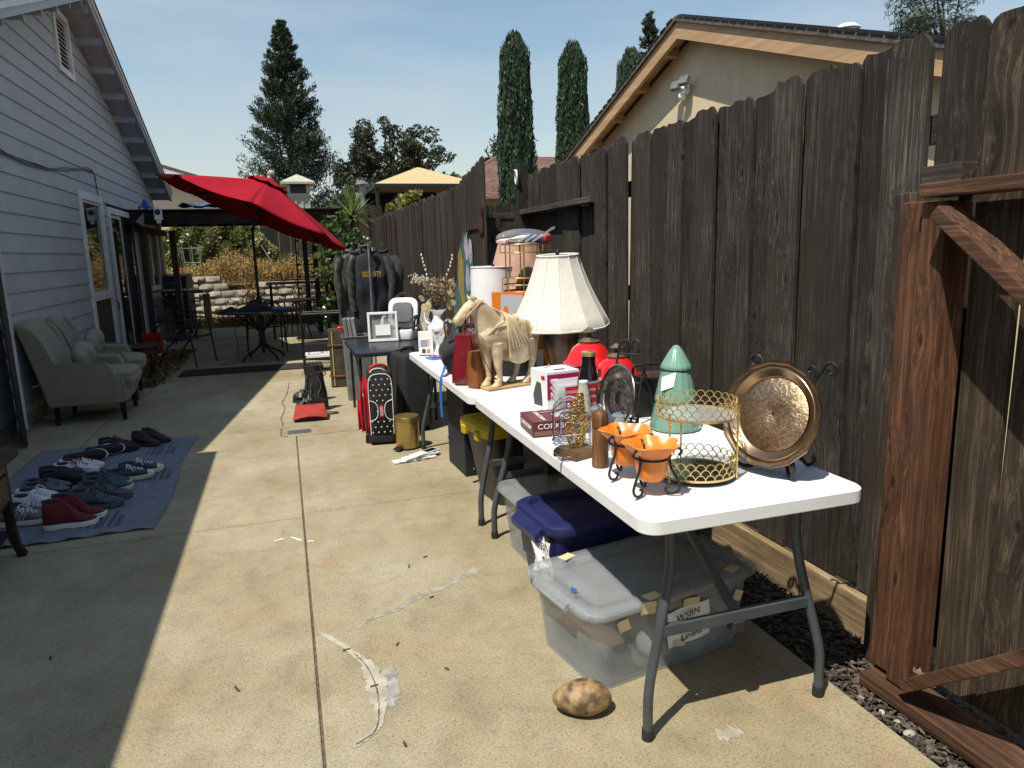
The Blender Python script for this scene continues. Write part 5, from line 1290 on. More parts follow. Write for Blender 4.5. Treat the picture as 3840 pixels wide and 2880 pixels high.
# two red canisters with petal finials
for i, (x, y, s, lab) in enumerate([(1.40, 3.16, 1.36, 'red enamel canister with petalled finial, farther of the two'), (1.41, 2.88, 1.18, 'red enamel canister with petalled finial, nearer behind the plate rack')]):
    t = thing('red_canister', lab, 'canister', at(x, y), 0, 'red canisters'); t.scale = (s, s, s)
    MB().lathe([(0.001, 0), (0.052, 0.0), (0.056, 0.005), (0.060, 0.03), (0.068, 0.13), (0.066, 0.131), (0.001, 0.131)], 36).ob('body', mat('red_glass', (0.22, 0.008, 0.012), 0.15, coat=0.4), t, smooth=50)
    MB().lathe([(0.070, 0.131), (0.094, 0.132), (0.098, 0.137), (0.084, 0.148), (0.074, 0.168), (0.058, 0.192), (0.036, 0.207), (0.018, 0.212), (0.001, 0.213)], 44).ob('lid', m_redgloss, t, smooth=60)
    m_antq = bpy.data.materials.get('antique_bronze') or mat('antique_bronze', (0.13, 0.095, 0.06), 0.6, metal=0.5, var=0.4, vs=40)
    pet = lambda a, z, r: 1 + 0.10*abs(sin(a*6))
    fn = MB().lathe([(0.012, 0.212), (0.034, 0.208), (0.036, 0.213), (0.020, 0.224), (0.008, 0.230), (0.008, 0.238), (0.010, 0.242), (0.022, 0.242), (0.024, 0.247), (0.013, 0.255), (0.004, 0.262), (0.001, 0.263)], 48, wob=pet).ob('finial', m_antq, t, smooth=50)

# silver tray leaning in an iron plate rack
t = thing('silver_plate', 'dark embossed silver plate leaning upright in the iron rack', 'plate', (1.258, 2.545, TZ+0.135), R(-86))
t.scale = (1.12, 1.12, 1.12)
TL2 = Matrix.Rotation(R(-12), 4, 'X') @ Matrix.Rotation(R(90), 4, 'X')
m_sil = mat('tarnished_silver', (0.30, 0.28, 0.25), 0.22, metal=1.0, var=0.25, vs=9)
MB().lathe([(0.001, 0), (0.075, 0.0), (0.082, 0.008), (0.115, 0.014), (0.121, 0.017), (0.123, 0.014), (0.084, 0.004), (0.076, -0.003), (0.001, -0.003)], 64).xf(TL2).ob('dish', m_sil, t, smooth=60)
me_ = MB().lathe([(0.026, 0.0016), (0.027, 0.0022), (0.073, 0.0022), (0.074, 0.0014)], 56, close=True).xf(TL2).ob('embossed_band', mat('embossed_silver', (0.34, 0.31, 0.27), 0.35, metal=1.0, var=0.5, vs=70, bump=1.0, bs=110), t, smooth=60)
MB().lathe([(0.088, 0.0095), (0.089, 0.0110), (0.110, 0.0145), (0.111, 0.0140)], 56, close=True).xf(TL2).ob('embossed_band', me_.data.materials[0], t, smooth=60)
t = thing('plate_rack', 'black wrought iron rack with tall scrolled arch', 'plate stand', at(1.355, 2.66), R(-50))
r = 0.0052
for x in (-0.055, 0.055):
    MB().tube(cr([(x, -0.02, 0.004), (x*1.05, -0.01, 0.12), (x*1.1, 0.02, 0.24), (x*1.0, 0.03, 0.29)], 5), r, 8).ob('upright', m_iron, t)
    MB().tube(cr([(x*1.0, 0.03, 0.29), (x*0.9, 0.032, 0.325), (x*0.5, 0.034, 0.348), (x*0.15, 0.034, 0.335), (x*0.15, 0.034, 0.30), (x*0.45, 0.034, 0.285), (x*0.6, 0.034, 0.305), (x*0.45, 0.034, 0.318)], 5), r, 8).ob('scroll', m_iron, t)
    MB().tube(cr([(x, 0.02, 0.25), (x*1.3, 0.09, 0.10), (x*1.4, 0.12, 0.004)], 5), r, 8).ob('back_leg', m_iron, t)
    MB().tube(cr([(x, -0.02, 0.02), (x*1.1, -0.07, 0.010), (x*1.1, -0.10, 0.018), (x*1.1, -0.105, 0.040), (x*1.1, -0.085, 0.045)], 5), r, 8).ob('foot', m_iron, t)
for z, y in ((0.02, -0.02), (0.17, 0.005), (0.288, 0.03)): MB().tube([(-0.058, y, z), (0.058, y, z)], r*0.9, 8).ob('cross_bar', m_iron, t)
# black lantern box behind
t = thing('black_box', 'black metal box with wire handle against the fence', 'box', at(1.53, 2.79), R(-8))
MB().bx(-0.10, 0.10, -0.09, 0.09, 0, 0.17).ob('body', m_black, t, smooth=0, bev=0.004)
MB().bx(-0.09, 0.09, -0.08, 0.08, 0.1705, 0.1735).ob('rusty_top', m_rust, t, smooth=0)
MB().tube(cr([(-0.095, -0.05, 0.17), (-0.095, -0.05, 0.21), (-0.07, -0.05, 0.225), (0.07, -0.05, 0.225), (0.095, -0.05, 0.21), (0.095, -0.05, 0.17)], 4), 0.006, 8).ob('handle', m_black, t)

# celadon tree jar
t = thing('tree_jar', 'pale green ceramic jar shaped as a tiered christmas tree', 'jar', at(1.485, 2.49))
fl = lambda a, z, r: 1 + 0.028*abs(sin(a*8)) - 0.014
MB().lathe([(0.001, 0), (0.098, 0.0), (0.104, 0.006), (0.098, 0.03), (0.082, 0.105), (0.079, 0.112), (0.070, 0.114)], 96, wob=fl).ob('bottom_tier', m_green, t, smooth=60)
MB().lathe([(0.070, 0.113), (0.081, 0.114), (0.086, 0.122), (0.081, 0.136), (0.060, 0.232), (0.056, 0.241), (0.046, 0.242)], 96, wob=fl).ob('middle_tier', m_green, t, smooth=60)
MB().lathe([(0.046, 0.243), (0.060, 0.246), (0.064, 0.253), (0.058, 0.264), (0.026, 0.322), (0.011, 0.340), (0.001, 0.343)], 96, wob=fl).ob('lid', m_green, t, smooth=60)
MB().add([(-0.075, -0.02, 0.22), (-0.03, -0.055, 0.242), (-0.045, -0.06, 0.185), (-0.085, -0.03, 0.165)], [(0, 1, 2, 3)]).ob('price_tag', m_paper, t, smooth=0, solid=0.001)

# ================================================================ goods on the far table
# clay horse
hs = thing('horse_statue', 'cream glazed clay horse statue with moulded saddle', 'horse statue', (1.11, 3.66, TZ), R(14))
def hz(z): return z-0.722
def ell(c, ax1, ax2, n=16): return [tuple(Vector(c)+Vector(ax1)*cos(2*pi*k/n)+Vector(ax2)*sin(2*pi*k/n)) for k in range(n)]
def chain(b, pts, n=16):
    """pts: (x, y, z, half_height_in_plane, half_width_y); swept in the xz plane"""
    rings = []
    for i, p in enumerate(pts):
        a = pts[max(i-1, 0)]; c = pts[min(i+1, len(pts)-1)]
        t = Vector((c[0]-a[0], 0, c[2]-a[2])).normalized(); nn = Vector((-t.z, 0, t.x))
        rings.append(ell((p[0], p[1], p[2]), nn*p[3], (0, p[4], 0), n))
    b.loft(rings)
hb = MB()
chain(hb, [(-0.142, 0, hz(0.985), 0.018, 0.02), (-0.135, 0, hz(0.99), 0.045, 0.045), (-0.105, 0, hz(1.005), 0.075, 0.058), (-0.05, 0, hz(1.012), 0.090, 0.066), (0.02, 0, hz(1.008), 0.088, 0.066), (0.09, 0, hz(1.008), 0.085, 0.065), (0.15, 0, hz(1.0), 0.080, 0.064), (0.19, 0, hz(0.985), 0.068, 0.056), (0.222, 0, hz(0.975), 0.026, 0.028)], 22)
chain(hb, [(-0.06, 0, hz(1.02), 0.095, 0.056), (-0.088, 0, hz(1.07), 0.080, 0.047), (-0.118, 0, hz(1.12), 0.066, 0.040), (-0.145, 0, hz(1.16), 0.052, 0.034), (-0.17, 0, hz(1.185), 0.034, 0.026), (-0.185, 0, hz(1.195), 0.02, 0.02)], 20)
chain(hb, [(-0.150, 0, hz(1.178), 0.022, 0.022), (-0.175, 0, hz(1.182), 0.034, 0.029), (-0.205, 0, hz(1.162), 0.034, 0.030), (-0.235, 0, hz(1.137), 0.030, 0.026), (-0.262, 0, hz(1.113), 0.026, 0.023), (-0.280, 0, hz(1.098), 0.025, 0.023), (-0.292, 0, hz(1.090), 0.012, 0.014)], 18)
chain(hb, [(-0.235, 0, hz(1.118), 0.012, 0.014), (-0.252, 0, hz(1.088), 0.010, 0.013), (-0.258, 0, hz(1.080), 0.005, 0.008)], 12)
LEG = {'f': [(0.0, 0.97, 0.036, 0.03), (0.0, 0.92, 0.030, 0.026), (0.004, 0.87, 0.022, 0.019), (0.006, 0.84, 0.0185, 0.0165), (0.010, 0.81, 0.0135, 0.013), (0.014, 0.78, 0.0135, 0.013), (0.010, 0.768, 0.017, 0.015), (0.002, 0.757, 0.017, 0.015), (-0.004, 0.745, 0.023, 0.020), (-0.008, 0.735, 0.026, 0.022)],
       'h': [(0.0, 0.98, 0.050, 0.032), (0.006, 0.93, 0.040, 0.028), (0.014, 0.89, 0.026, 0.021), (0.022, 0.862, 0.019, 0.016), (0.014, 0.83, 0.0145, 0.0135), (0.004, 0.79, 0.0135, 0.013), (-0.004, 0.772, 0.016, 0.015), (-0.018, 0.758, 0.017, 0.015), (-0.026, 0.745, 0.022, 0.019), (-0.030, 0.736, 0.026, 0.022)]}
LEG = {k_: [(q[0], q[1], q[2]*1.18, q[3]*1.18) for q in v_] for k_, v_ in LEG.items()}
for x, y, k in ((-0.056, -0.032, 'f'), (-0.088, 0.034, 'f'), (0.150, -0.032, 'h'), (0.098, 0.034, 'h')):
    hb.loft([[(x+dx+a*cos(2*pi*q/14), y+w*sin(2*pi*q/14), hz(z)) for q in range(14)] for dx, z, a, w in LEG[k]])
hb.tube(cr([(0.195, 0, hz(1.03)), (0.222, 0, hz(1.047)), (0.236, 0, hz(1.03)), (0.232, 0, hz(0.99))], 4), [0.018, 0.018, 0.018, 0.018, 0.017, 0.016, 0.015, 0.014, 0.013, 0.012, 0.010, 0.008, 0.005], 10)
for i in range(12): hb.sph((-0.015-0.012*i, 0, hz(1.130+0.0075*i-0.0003*i*i)), (0.011, 0.009, 0.010), 8, 6)
for y in (-0.016, 0.016): hb.tube([(-0.185, y, hz(1.205)), (-0.194, y*1.2, hz(1.222)), (-0.198, y*1.2, hz(1.238))], [0.010, 0.008, 0.002], 8)
hb.sph((-0.176, 0, hz(1.215)), (0.026, 0.016, 0.012), 12, 8)
for y in (-0.029, 0.029): hb.sph((-0.208, y, hz(1.168)), (0.0085, 0.006, 0.0075), 10, 8)
o = hb.ob('body', m_horse, hs)
md = o.modifiers.new('r', 'REMESH'); md.mode = 'VOXEL'; md.voxel_size = 0.0034; md.use_smooth_shade = True
md = o.modifiers.new('s', 'SMOOTH'); md.iterations = 3; md.factor = 0.5
for s in (-1, 1):       # blanket flaps, draped cloth, harness
    MB().grid(lambda u, v: (-0.012+0.13*u+0.016*v, s*(0.054+0.013*sin(pi*min(1, v*0.8+0.1))+0.002*sin(u*9)), hz(1.085-0.215*v+0.02*sin(u*pi)*v*-1.0)), 12, 12).ob('saddle_flap', m_horse, hs, solid=0.006)
    for k in range(7):
        x0 = -0.008+0.008*k; x1 = 0.0+0.020*k
        MB().tube(cr([(x0, s*0.02, hz(1.135-0.004*k)), (x0+0.006, s*0.055, hz(1.095)), (x0*0.5+x1*0.5, s*0.072, hz(1.02)), (x1+0.004, s*0.071, hz(0.95+0.004*k)), (x1+0.008, s*0.068, hz(0.932+0.004*k))], 4), [0.006]*5+[0.0075]*8+[0.006]*4, 8).ob('draped_fold', m_horse, hs)
    MB().tube(cr([(-0.142, s*0.012, hz(1.0)), (-0.12, s*0.048, hz(1.02)), (-0.08, s*0.062, hz(1.055)), (-0.02, s*0.062, hz(1.083))], 4), 0.0052, 8).ob('breast_strap', m_horse, hs)
    for x, z in ((-0.068, 1.03), (0.125, 1.045), (0.155, 1.03)): MB().sph((x, s*0.058, hz(z)), (0.015, 0.008, 0.025), 12, 10).ob('tassel', m_horse, hs)
    MB().tube(cr([(-0.128, s*0.026, hz(1.205)), (-0.175, s*0.031, hz(1.17)), (-0.245, s*0.026, hz(1.115))], 4), 0.004, 8).ob('bridle', m_horse2, hs)
MB().tube([(-0.244+0.020*cos(2*pi*k/16)*0.7, 0.027*sin(2*pi*k/16), hz(1.127)+0.026*cos(2*pi*k/16)*0.75) for k in range(16)], 0.0042, 8, closed=True).ob('noseband', m_horse2, hs)
MB().loft([[(-0.012+dx, w*cos(a), hz(1.085)+hh*sin(a)) for a in [pi*i/8 for i in range(9)]] for dx, w, hh in ((0.0, 0.03, 0.03), (0.006, 0.034, 0.062), (0.016, 0.032, 0.055), (0.035, 0.03, 0.018), (0.07, 0.03, 0.016), (0.085, 0.034, 0.030), (0.098, 0.034, 0.033), (0.104, 0.03, 0.01))]).ob('saddle', m_horse, hs, smooth=60)
MB().loft([[(x, y, z) for x, y in ((-0.135, -0.07), (0.17, -0.055), (0.165, 0.06), (-0.13, 0.07))] for z in (0.0, 0.012)]).ob('plinth', m_horse2, hs, smooth=0, bev=0.003)

# big table lamp
lp = thing('table_lamp', 'large table lamp with pleated cream bell shade and brown jar base', 'lamp', at(1.51, 3.80), R(10))
lp.rotation_euler = (R(1.5), R(-2.5), R(10))
MB().lathe([(0.001, 0), (0.062, 0.0), (0.066, 0.01), (0.058, 0.03), (0.075, 0.10), (0.097, 0.18), (0.108, 0.25), (0.106, 0.30), (0.092, 0.335), (0.097, 0.345), (0.085, 0.355), (0.03, 0.36), (0.02, 0.38), (0.001, 0.381)], 40).ob('jar_base', m_jar, lp, smooth=60)
MB().cyl((0, 0, 0.37), (0, 0, 0.44), 0.014, n=10).ob('neck', m_brass, lp)
n8 = 12
prf = [(0.280, 0.300), (0.281, 0.312), (0.258, 0.36), (0.213, 0.445), (0.172, 0.535), (0.140, 0.620), (0.117, 0.695), (0.116, 0.705)]
def oct_(a, z, r):
    k = (a % (2*pi/n8)) - pi/n8
    return cos(pi/n8)/cos(k)*0.985+0.015
b = MB(); rings = []
for r_, z in prf: rings.append([(r_*oct_(2*pi*k/72, z, r_)*cos(2*pi*k/72), r_*oct_(2*pi*k/72, z, r_)*sin(2*pi*k/72), z) for k in range(72)])
b.loft(rings, cap=False).ob('shade', m_shade, lp, smooth=60, solid=0.002)
for k in range(n8):
    a = 2*pi*k/n8
    MB().tube([((r_+0.001)*cos(a), (r_+0.001)*sin(a), z) for r_, z in prf], 0.0035, 6).ob('rib', m_shade, lp)
for r_, z, w in ((0.281, 0.303, 0.0055), (0.117, 0.702, 0.006)): MB().tube([((r_)*oct_(2*pi*k/72, 0, 0)*cos(2*pi*k/72), (r_)*oct_(2*pi*k/72, 0, 0)*sin(2*pi*k/72), z) for k in range(72)], w, 8, closed=True).ob('trim_band', m_shade, lp)
for k in range(3): MB().tube([(0, 0, 0.698), (0.116*cos(2*pi*k/3), 0.116*sin(2*pi*k/3), 0.698)], 0.0022, 6).ob('spider', m_brass, lp)
MB().tube(cr([(0, 0.012, 0.43), (0, 0.06, 0.50), (0, 0.05, 0.62), (0, 0.006, 0.695)], 5), 0.003, 6).ob('harp', m_brass, lp)
MB().lathe([(0.001, 0.695), (0.010, 0.697), (0.005, 0.705), (0.013, 0.712), (0.014, 0.718), (0.006, 0.726), (0.005, 0.736), (0.001, 0.739)], 16).ob('finial', m_iron, lp, smooth=60)

# white drum lamp
t = thing('drum_lamp', 'table lamp with plain white drum shade behind the horse', 'lamp', at(1.365, 4.68))
MB().lathe([(0.155, 0.365), (0.158, 0.366), (0.150, 0.632), (0.147, 0.632)], 48, close=True).ob('shade', m_shadew, t, smooth=50)
for z, r_ in ((0.368, 0.158), (0.630, 0.151)): MB().tube([(r_*cos(2*pi*k/48), r_*sin(2*pi*k/48), z) for k in range(48)], 0.004, 6, closed=True).ob('trim_band', m_shadew, t)
MB().lathe([(0.001, 0.0), (0.07, 0.0), (0.07, 0.012), (0.02, 0.025), (0.03, 0.12), (0.045, 0.22), (0.02, 0.32), (0.01, 0.34), (0.01, 0.42), (0.001, 0.42)], 28).ob('base', m_black, t, smooth=50)
MB().lathe([(0.001, 0.60), (0.008, 0.60), (0.008, 0.625), (0.012, 0.632), (0.008, 0.648), (0.001, 0.652)], 14).ob('finial', m_iron, t)
for k in range(3): MB().tube([(0, 0, 0.615), (0.149*cos(2*pi*k/3+0.4), 0.149*sin(2*pi*k/3+0.4), 0.628)], 0.002, 6).ob('spider', m_iron, t)

# orange and grey boxed appliance, gold stand, bagged flag napkins, pink sleeve
t = thing('orange_box', 'tall orange and grey product box behind the big lamp', 'box', at(1.485, 4.36), R(28))
MB().bx(-0.17, 0.14, -0.14, 0.14, 0.0, 0.475).ob('carton', m_orangeb, t, smooth=0, bev=0.002)
MB().bx(-0.1718, -0.1702, -0.138, 0.055, 0.004, 0.462).ob('grey_panel', m_greyb, t, smooth=0)
for y, z in ((0.01, 0.34), (-0.065, 0.265)): MB().prism([(y+0.026*cos(2*pi*k/20), z+0.052*sin(2*pi*k/20)) for k in range(20)], -0.1728, -0.1719, 'x').ob('printed_fruit', m_orangeb, t, smooth=0)
text('citrus', 0.022, m_ink, t, (-0.1724, -0.04, 0.185), (pi/2, 0, -pi/2))
text('CITRUS', 0.022, m_paper, t, (-0.03, -0.1406, 0.40), (pi/2, 0, 0))
t = thing('wire_stand', 'gold wire tiered stand on top of the orange box', 'wire stand', (1.485, 4.34, TZ+0.476), R(8))
def wring(z, r_, n=40, w=0.0042): return [(r_*cos(2*pi*k/n), r_*sin(2*pi*k/n)*0.9, z) for k in range(n)]
for z in (0.004, 0.045, 0.088, 0.245, 0.295): MB().tube(wring(z, 0.155 if z < 0.1 else 0.165), 0.0042, 6, closed=True).ob('hoop', m_gold, t)
MB().lathe([(0.001, 0.088), (0.15, 0.088), (0.15, 0.091), (0.001, 0.091)], 32, sy=0.9).ob('shelf', m_smoke, t)
MB().lathe([(0.001, 0.292), (0.16, 0.292), (0.16, 0.295), (0.001, 0.295)], 32, sy=0.9).ob('shelf', m_smoke, t)
for k in range(9):
    a = 2*pi*k/9
    MB().cyl((0.155*cos(a), 0.14*sin(a), 0.0), (0.155*cos(a), 0.14*sin(a), 0.09), 0.003, n=6).ob('wire', m_gold, t)
    if k % 2 == 0: MB().cyl((0.163*cos(a), 0.147*sin(a), 0.245), (0.163*cos(a), 0.147*sin(a), 0.297), 0.003, n=6).ob('wire', m_gold, t)
for a in (0.5, 1.4, 2.6, 3.4, 4.2, 5.3): MB().cyl((0.13*cos(a), 0.12*sin(a), 0.088), (0.13*cos(a), 0.12*sin(a), 0.294), 0.005, n=8).ob('upright', m_gold, t)
t = thing('flag_napkin_bag', 'clear bag of red white and blue flag goods on the gold stand', 'bag', (1.475, 4.33, TZ+0.776), R(12))
mr_, mb_ = mat('flag_red', (0.42, 0.05, 0.05), 0.7), mat('flag_blue', (0.06, 0.08, 0.32), 0.7)
for i in range(6): MB().grid(lambda u, v: (-0.17+0.17*u, -0.06+0.12*v, 0.006+i*0.008*(0.35+0.65*u)+0.003*sin(u*8)), 8, 4).ob('folded_cloth', mr_ if i % 2 == 0 else m_paper, t, solid=0.005)
MB().box((0.05, 0.0, 0.035), (0.11, 0.11, 0.045), (0, 0.15, 0.1)).ob('blue_field', mb_, t, bev=0.01)
MB().box((0.13, -0.02, 0.03), (0.07, 0.09, 0.05), (0, -0.2, 0.3)).ob('red_bundle', mr_, t, bev=0.012)
for i in range(3): MB().beam((-0.08+0.05*i, -0.063, 0.01), (0.0+0.05*i, -0.064, 0.05), 0.004, 0.012).ob('white_stick', m_paper, t, smooth=0)
m_film = mat('plastic_film', (0.75, 0.77, 0.8), 0.12, var=0.0, alpha=0.16, spec=0.8)
MB().sph((-0.0, 0, 0.035), (0.20, 0.085, 0.058), 30, 16).ob('bag_film', m_film, t)
MB().tube(cr([(0.16, 0, 0.06), (0.20, 0.0, 0.085), (0.235, 0, 0.10)], 4), [0.012, 0.01, 0.009, 0.008, 0.009, 0.010, 0.011, 0.010, 0.004], 6).ob('twist_end', m_film, t)
t = thing('pink_sleeve', 'large dusty-pink paper cone standing behind the gold stand', 'lampshade', at(1.56, 4.72), R(10))
MB().lathe([(0.24, 0.42), (0.242, 0.42), (0.13, 0.80), (0.128, 0.80)], 30, close=True, wob=lambda a, z, r: 1+0.03*sin(a*7)).ob('cone', mat('dusty_pink', (0.50, 0.30, 0.235), 0.8), t)
MB().lathe([(0.001, 0), (0.08, 0), (0.08, 0.02), (0.02, 0.04), (0.03, 0.3), (0.015, 0.5), (0.001, 0.5)], 20).ob('base', m_jar, t, smooth=50)
t = thing('orange_white_box', 'orange and white striped box showing beside the lamp base', 'box', at(1.44, 4.10), R(-10))
MB().bx(-0.10, 0.06, -0.07, 0.07, 0.14, 0.29).ob('carton', m_orangeb, t, smooth=0)
MB().bx(-0.115, 0.05, -0.08, 0.06, 0, 0.139).ob('white_carton', m_white, t, smooth=0, bev=0.002)
MB().bx(-0.06, -0.045, -0.0815, -0.0801, 0.04, 0.10).ob('orange_bar', m_orangeb, t, smooth=0)
for i in range(3): MB().bx(-0.07+i*0.03, -0.055+i*0.03, -0.0715, -0.0701, 0.15, 0.26).ob('white_stripe', m_paper, t, smooth=0)
t = thing('cast_pot', 'dark lidded pot lying behind the horse legs', 'pot', at(1.30, 4.06), 0)
MB().lathe([(0.001, 0), (0.12, 0), (0.135, 0.02), (0.14, 0.16), (0.001, 0.165)], 32).ob('body', m_dark, t, smooth=50)
MB().lathe([(0.001, 0.20), (0.02, 0.198), (0.1, 0.185), (0.145, 0.17), (0.145, 0.166), (0.001, 0.166)], 32).ob('lid', m_black, t, smooth=50)

# leather bags
def bag(name, label, loc, rz, w, d, h, m, cat, top=0.8, strap=None):
    t = thing(name, label, cat, loc, rz)
    MB().loft([[(x, y*k2, z) for x, y in rrect(w*k, d, min(0.02, d*0.3), 4)] for z, k, k2 in ((0.0, 0.92, 0.85), (0.012, 1.0, 1.0), (h*0.15, 1.03, 1.02), (h*0.6, 1.0, 0.9), (h*0.97, 0.96, 0.72), (h, 0.95, 0.7))]).ob('body', m, t, smooth=50)
    for s in (-1, 1): MB().tube([(x*1.035*k, s*d*0.5*k2-0.0, z) for x, z, k, k2 in [(-w*0.47, 0.01, 1, 1.0), (-w*0.475, h*0.3, 1, 0.97), (-w*0.45, h*0.95, 1, 0.52)]], 0.003, 6).ob('seam', m, t)
    return t
t = bag('red_handbag', 'glossy dark red leather handbag in front of the horse', at(0.975, 3.90), R(62), 0.26, 0.13, 0.28, m_redleather, 'handbag')
MB().tube(cr([(-0.08, 0, 0.29), (-0.085, 0.0, 0.36), (-0.05, 0, 0.41), (0.05, 0, 0.41), (0.085, 0, 0.36), (0.08, 0, 0.29)], 5), 0.006, 8).ob('handle', m_redleather, t)
MB().bx(-0.10, 0.10, -0.063, -0.056, 0.02, 0.09).ob('pocket_band', m_redgloss, t, smooth=0, bev=0.003)
t = bag('brown_tote', 'brown leather tote bag leaning behind the horse forelegs', at(1.0, 3.735), R(38), 0.17, 0.08, 0.20, m_leather, 'handbag')
MB().tube(cr([(-0.06, -0.05, 0.20), (-0.03, -0.07, 0.12), (0.02, -0.075, 0.05), (0.06, -0.07, 0.03)], 5), 0.011, 8, sq=0.3).ob('strap', m_leather, t)
MB().sph((0.02, -0.052, 0.15), 0.012, 10, 8).ob('clasp', m_brass, t)
t = thing('black_pouch', 'black fabric shoulder bag slumped over the table edge', 'bag', at(0.985, 4.27), R(55))
pb = MB().sph((0, 0, 0.115), (0.13, 0.085, 0.12), 30, 20)
pb.v = [(x*(1.15-0.9*(z-0.1)*1.2)+0.02*sin(z*30), y*(1+0.12*sin(x*30+z*20)), max(0.002, z*0.98+0.012*sin(x*25+y*18))) for x, y, z in pb.v]
pb.ob('body', m_dark, t, smooth=70)
MB().tube(cr([(-0.10, 0, 0.20), (-0.05, -0.02, 0.27), (0.05, -0.02, 0.265), (0.10, 0, 0.19)], 5), 0.012, 8, sq=0.4).ob('strap', m_dark, t)
st = cr([(0.905, 4.22, TZ+0.05), (0.88, 4.15, TZ+0.025), (0.862, 4.12, TZ+0.008), (0.850, 4.115, TZ-0.05), (0.848, 4.12, TZ-0.16), (0.852, 4.125, TZ-0.25)], 5)
o = MB().tube([(p[0], p[1], p[2]) for p in st], 0.016, 8, sq=0.18).ob('blue_strap', mat('blue_webbing', (0.02, 0.11, 0.42), 0.7), None); tag(o, 'bright blue webbing strap hanging over the table edge', 'strap')
t = thing('bag_stand', 'black metal pump bottle rack behind the red handbag', 'rack', at(1.17, 4.46), 0)
for x in (-0.07, 0.07): MB().cyl((x, 0, 0), (x, 0, 0.36), 0.012, n=8).ob('post', m_black, t)
for z in (0.34, 0.26): MB().cyl((-0.10, 0, z), (0.10, 0, z), 0.018, n=10).ob('bar', m_black, t)
MB().tube(cr([(-0.20, -0.02, 0.2), (-0.21, -0.02, 0.28), (-0.19, -0.02, 0.31), (-0.16, -0.02, 0.29)], 5), 0.008, 8).ob('chrome_hook', m_chrome, t)

# ewer with dried flowers, jar leaflet box, small toy
t = thing('ewer', 'white porcelain ewer painted with red roses', 'vase', at(1.045, 5.08), R(-25))
m_porc = mat('porcelain', (0.80, 0.80, 0.78), 0.12, var=0.02, coat=0.5)
MB().lathe([(0.001, 0), (0.052, 0.0), (0.056, 0.006), (0.05, 0.018), (0.032, 0.045), (0.026, 0.072), (0.032, 0.088), (0.052, 0.13), (0.070, 0.175), (0.074, 0.20), (0.066, 0.222), (0.045, 0.240), (0.030, 0.262), (0.028, 0.29), (0.036, 0.312), (0.048, 0.325), (0.044, 0.326), (0.030, 0.308), (0.022, 0.285), (0.001, 0.28)], 40).ob('body', m_porc, t, smooth=60)
MB().tube(cr([(-0.035, 0, 0.315), (-0.06, 0, 0.33), (-0.085, 0, 0.315), (-0.09, 0, 0.27), (-0.075, 0, 0.235), (-0.055, 0, 0.228)], 5), 0.0075, 8).ob('handle', m_porc, t)
MB().add([(0.03, -0.02, 0.316), (0.03, 0.02, 0.316), (0.075, 0, 0.335), (0.03, 0, 0.285)], [(0, 2, 1), (0, 3, 2), (1, 2, 3)]).ob('spout', m_porc, t)
m_rose = mat('rose_paint', (0.33, 0.035, 0.05), 0.4); m_lf = mat('leaf_paint', (0.05, 0.09, 0.05), 0.4)
rg = random.Random(2)
for i in range(16):
    a = R(-70)+rg.gauss(0, 0.36); z = 0.165+rg.gauss(0, 0.014); rad = 0.052+(z-0.13)*0.45+0.0002
    MB().sph((rad*cos(a), rad*sin(a), z), (0.0055, 0.0055, 0.004), 8, 5).ob('painted_rose', m_rose if i % 3 else m_lf, t)
t = thing('dried_flowers', 'arrangement of dried flowers and pussy willow in the ewer', 'dried flowers', (1.045, 5.08, TZ+0.30), 0)
m_stem = mat('dry_stem', (0.09, 0.06, 0.03), 0.8); m_seed = mat('pale_seed', (0.62, 0.55, 0.43), 0.8); m_leafd = mat('dry_leaf_tan', (0.34, 0.25, 0.11), 0.7, col2=(0.5, 0.40, 0.22), vs=20)
m_bud = mat('brown_bud', (0.19, 0.115, 0.06), 0.8, col2=(0.45, 0.35, 0.22), vs=60)
rg = random.Random(3); stm = MB(); seeds = MB()
for tip, n in (((-0.09, 0.0, 0.42), 9), ((0.13, -0.02, 0.41), 10)):
    pth = cr([(0, 0, 0), (tip[0]*0.25, 0, tip[2]*0.4), (tip[0]*0.75, tip[1], tip[2]*0.75), tip], 8); stm.tube(pth, 0.002, 5)
    for k in range(n): p = pth[-1-k*2]; MB().sph((p[0]+rg.uniform(-0.004, 0.004), p[1], p[2]), (0.007, 0.007, 0.011), 8, 6).ob('catkin', m_seed, t)
for i in range(46):
    a = rg.uniform(0, 2*pi); l = rg.uniform(0.10, 0.26); sp = rg.uniform(0.1, 0.62)
    tip = (l*sp*cos(a), l*sp*sin(a)*0.8, l*0.95); stm.tube([(0, 0, 0), (tip[0]*0.4, tip[1]*0.4, tip[2]*0.55), tip], 0.0015, 4)
    for k in range(11): seeds.sph((tip[0]+rg.gauss(0, 0.02), tip[1]+rg.gauss(0, 0.02), tip[2]+rg.gauss(0, 0.02)), rg.uniform(0.003, 0.0065), 5, 4)
stm.ob('stems', m_stem, t); o = seeds.ob('buds', m_bud, t); o['kind'] = 'stuff'
cl2 = MB()
for i in range(90): cl2.sph((-0.12+rg.gauss(0, 0.034), rg.gauss(0, 0.025), 0.25+rg.gauss(0, 0.018)), 0.0055, 5, 4)
o = cl2.ob('yarrow_head', m_seed, t); o['kind'] = 'stuff'
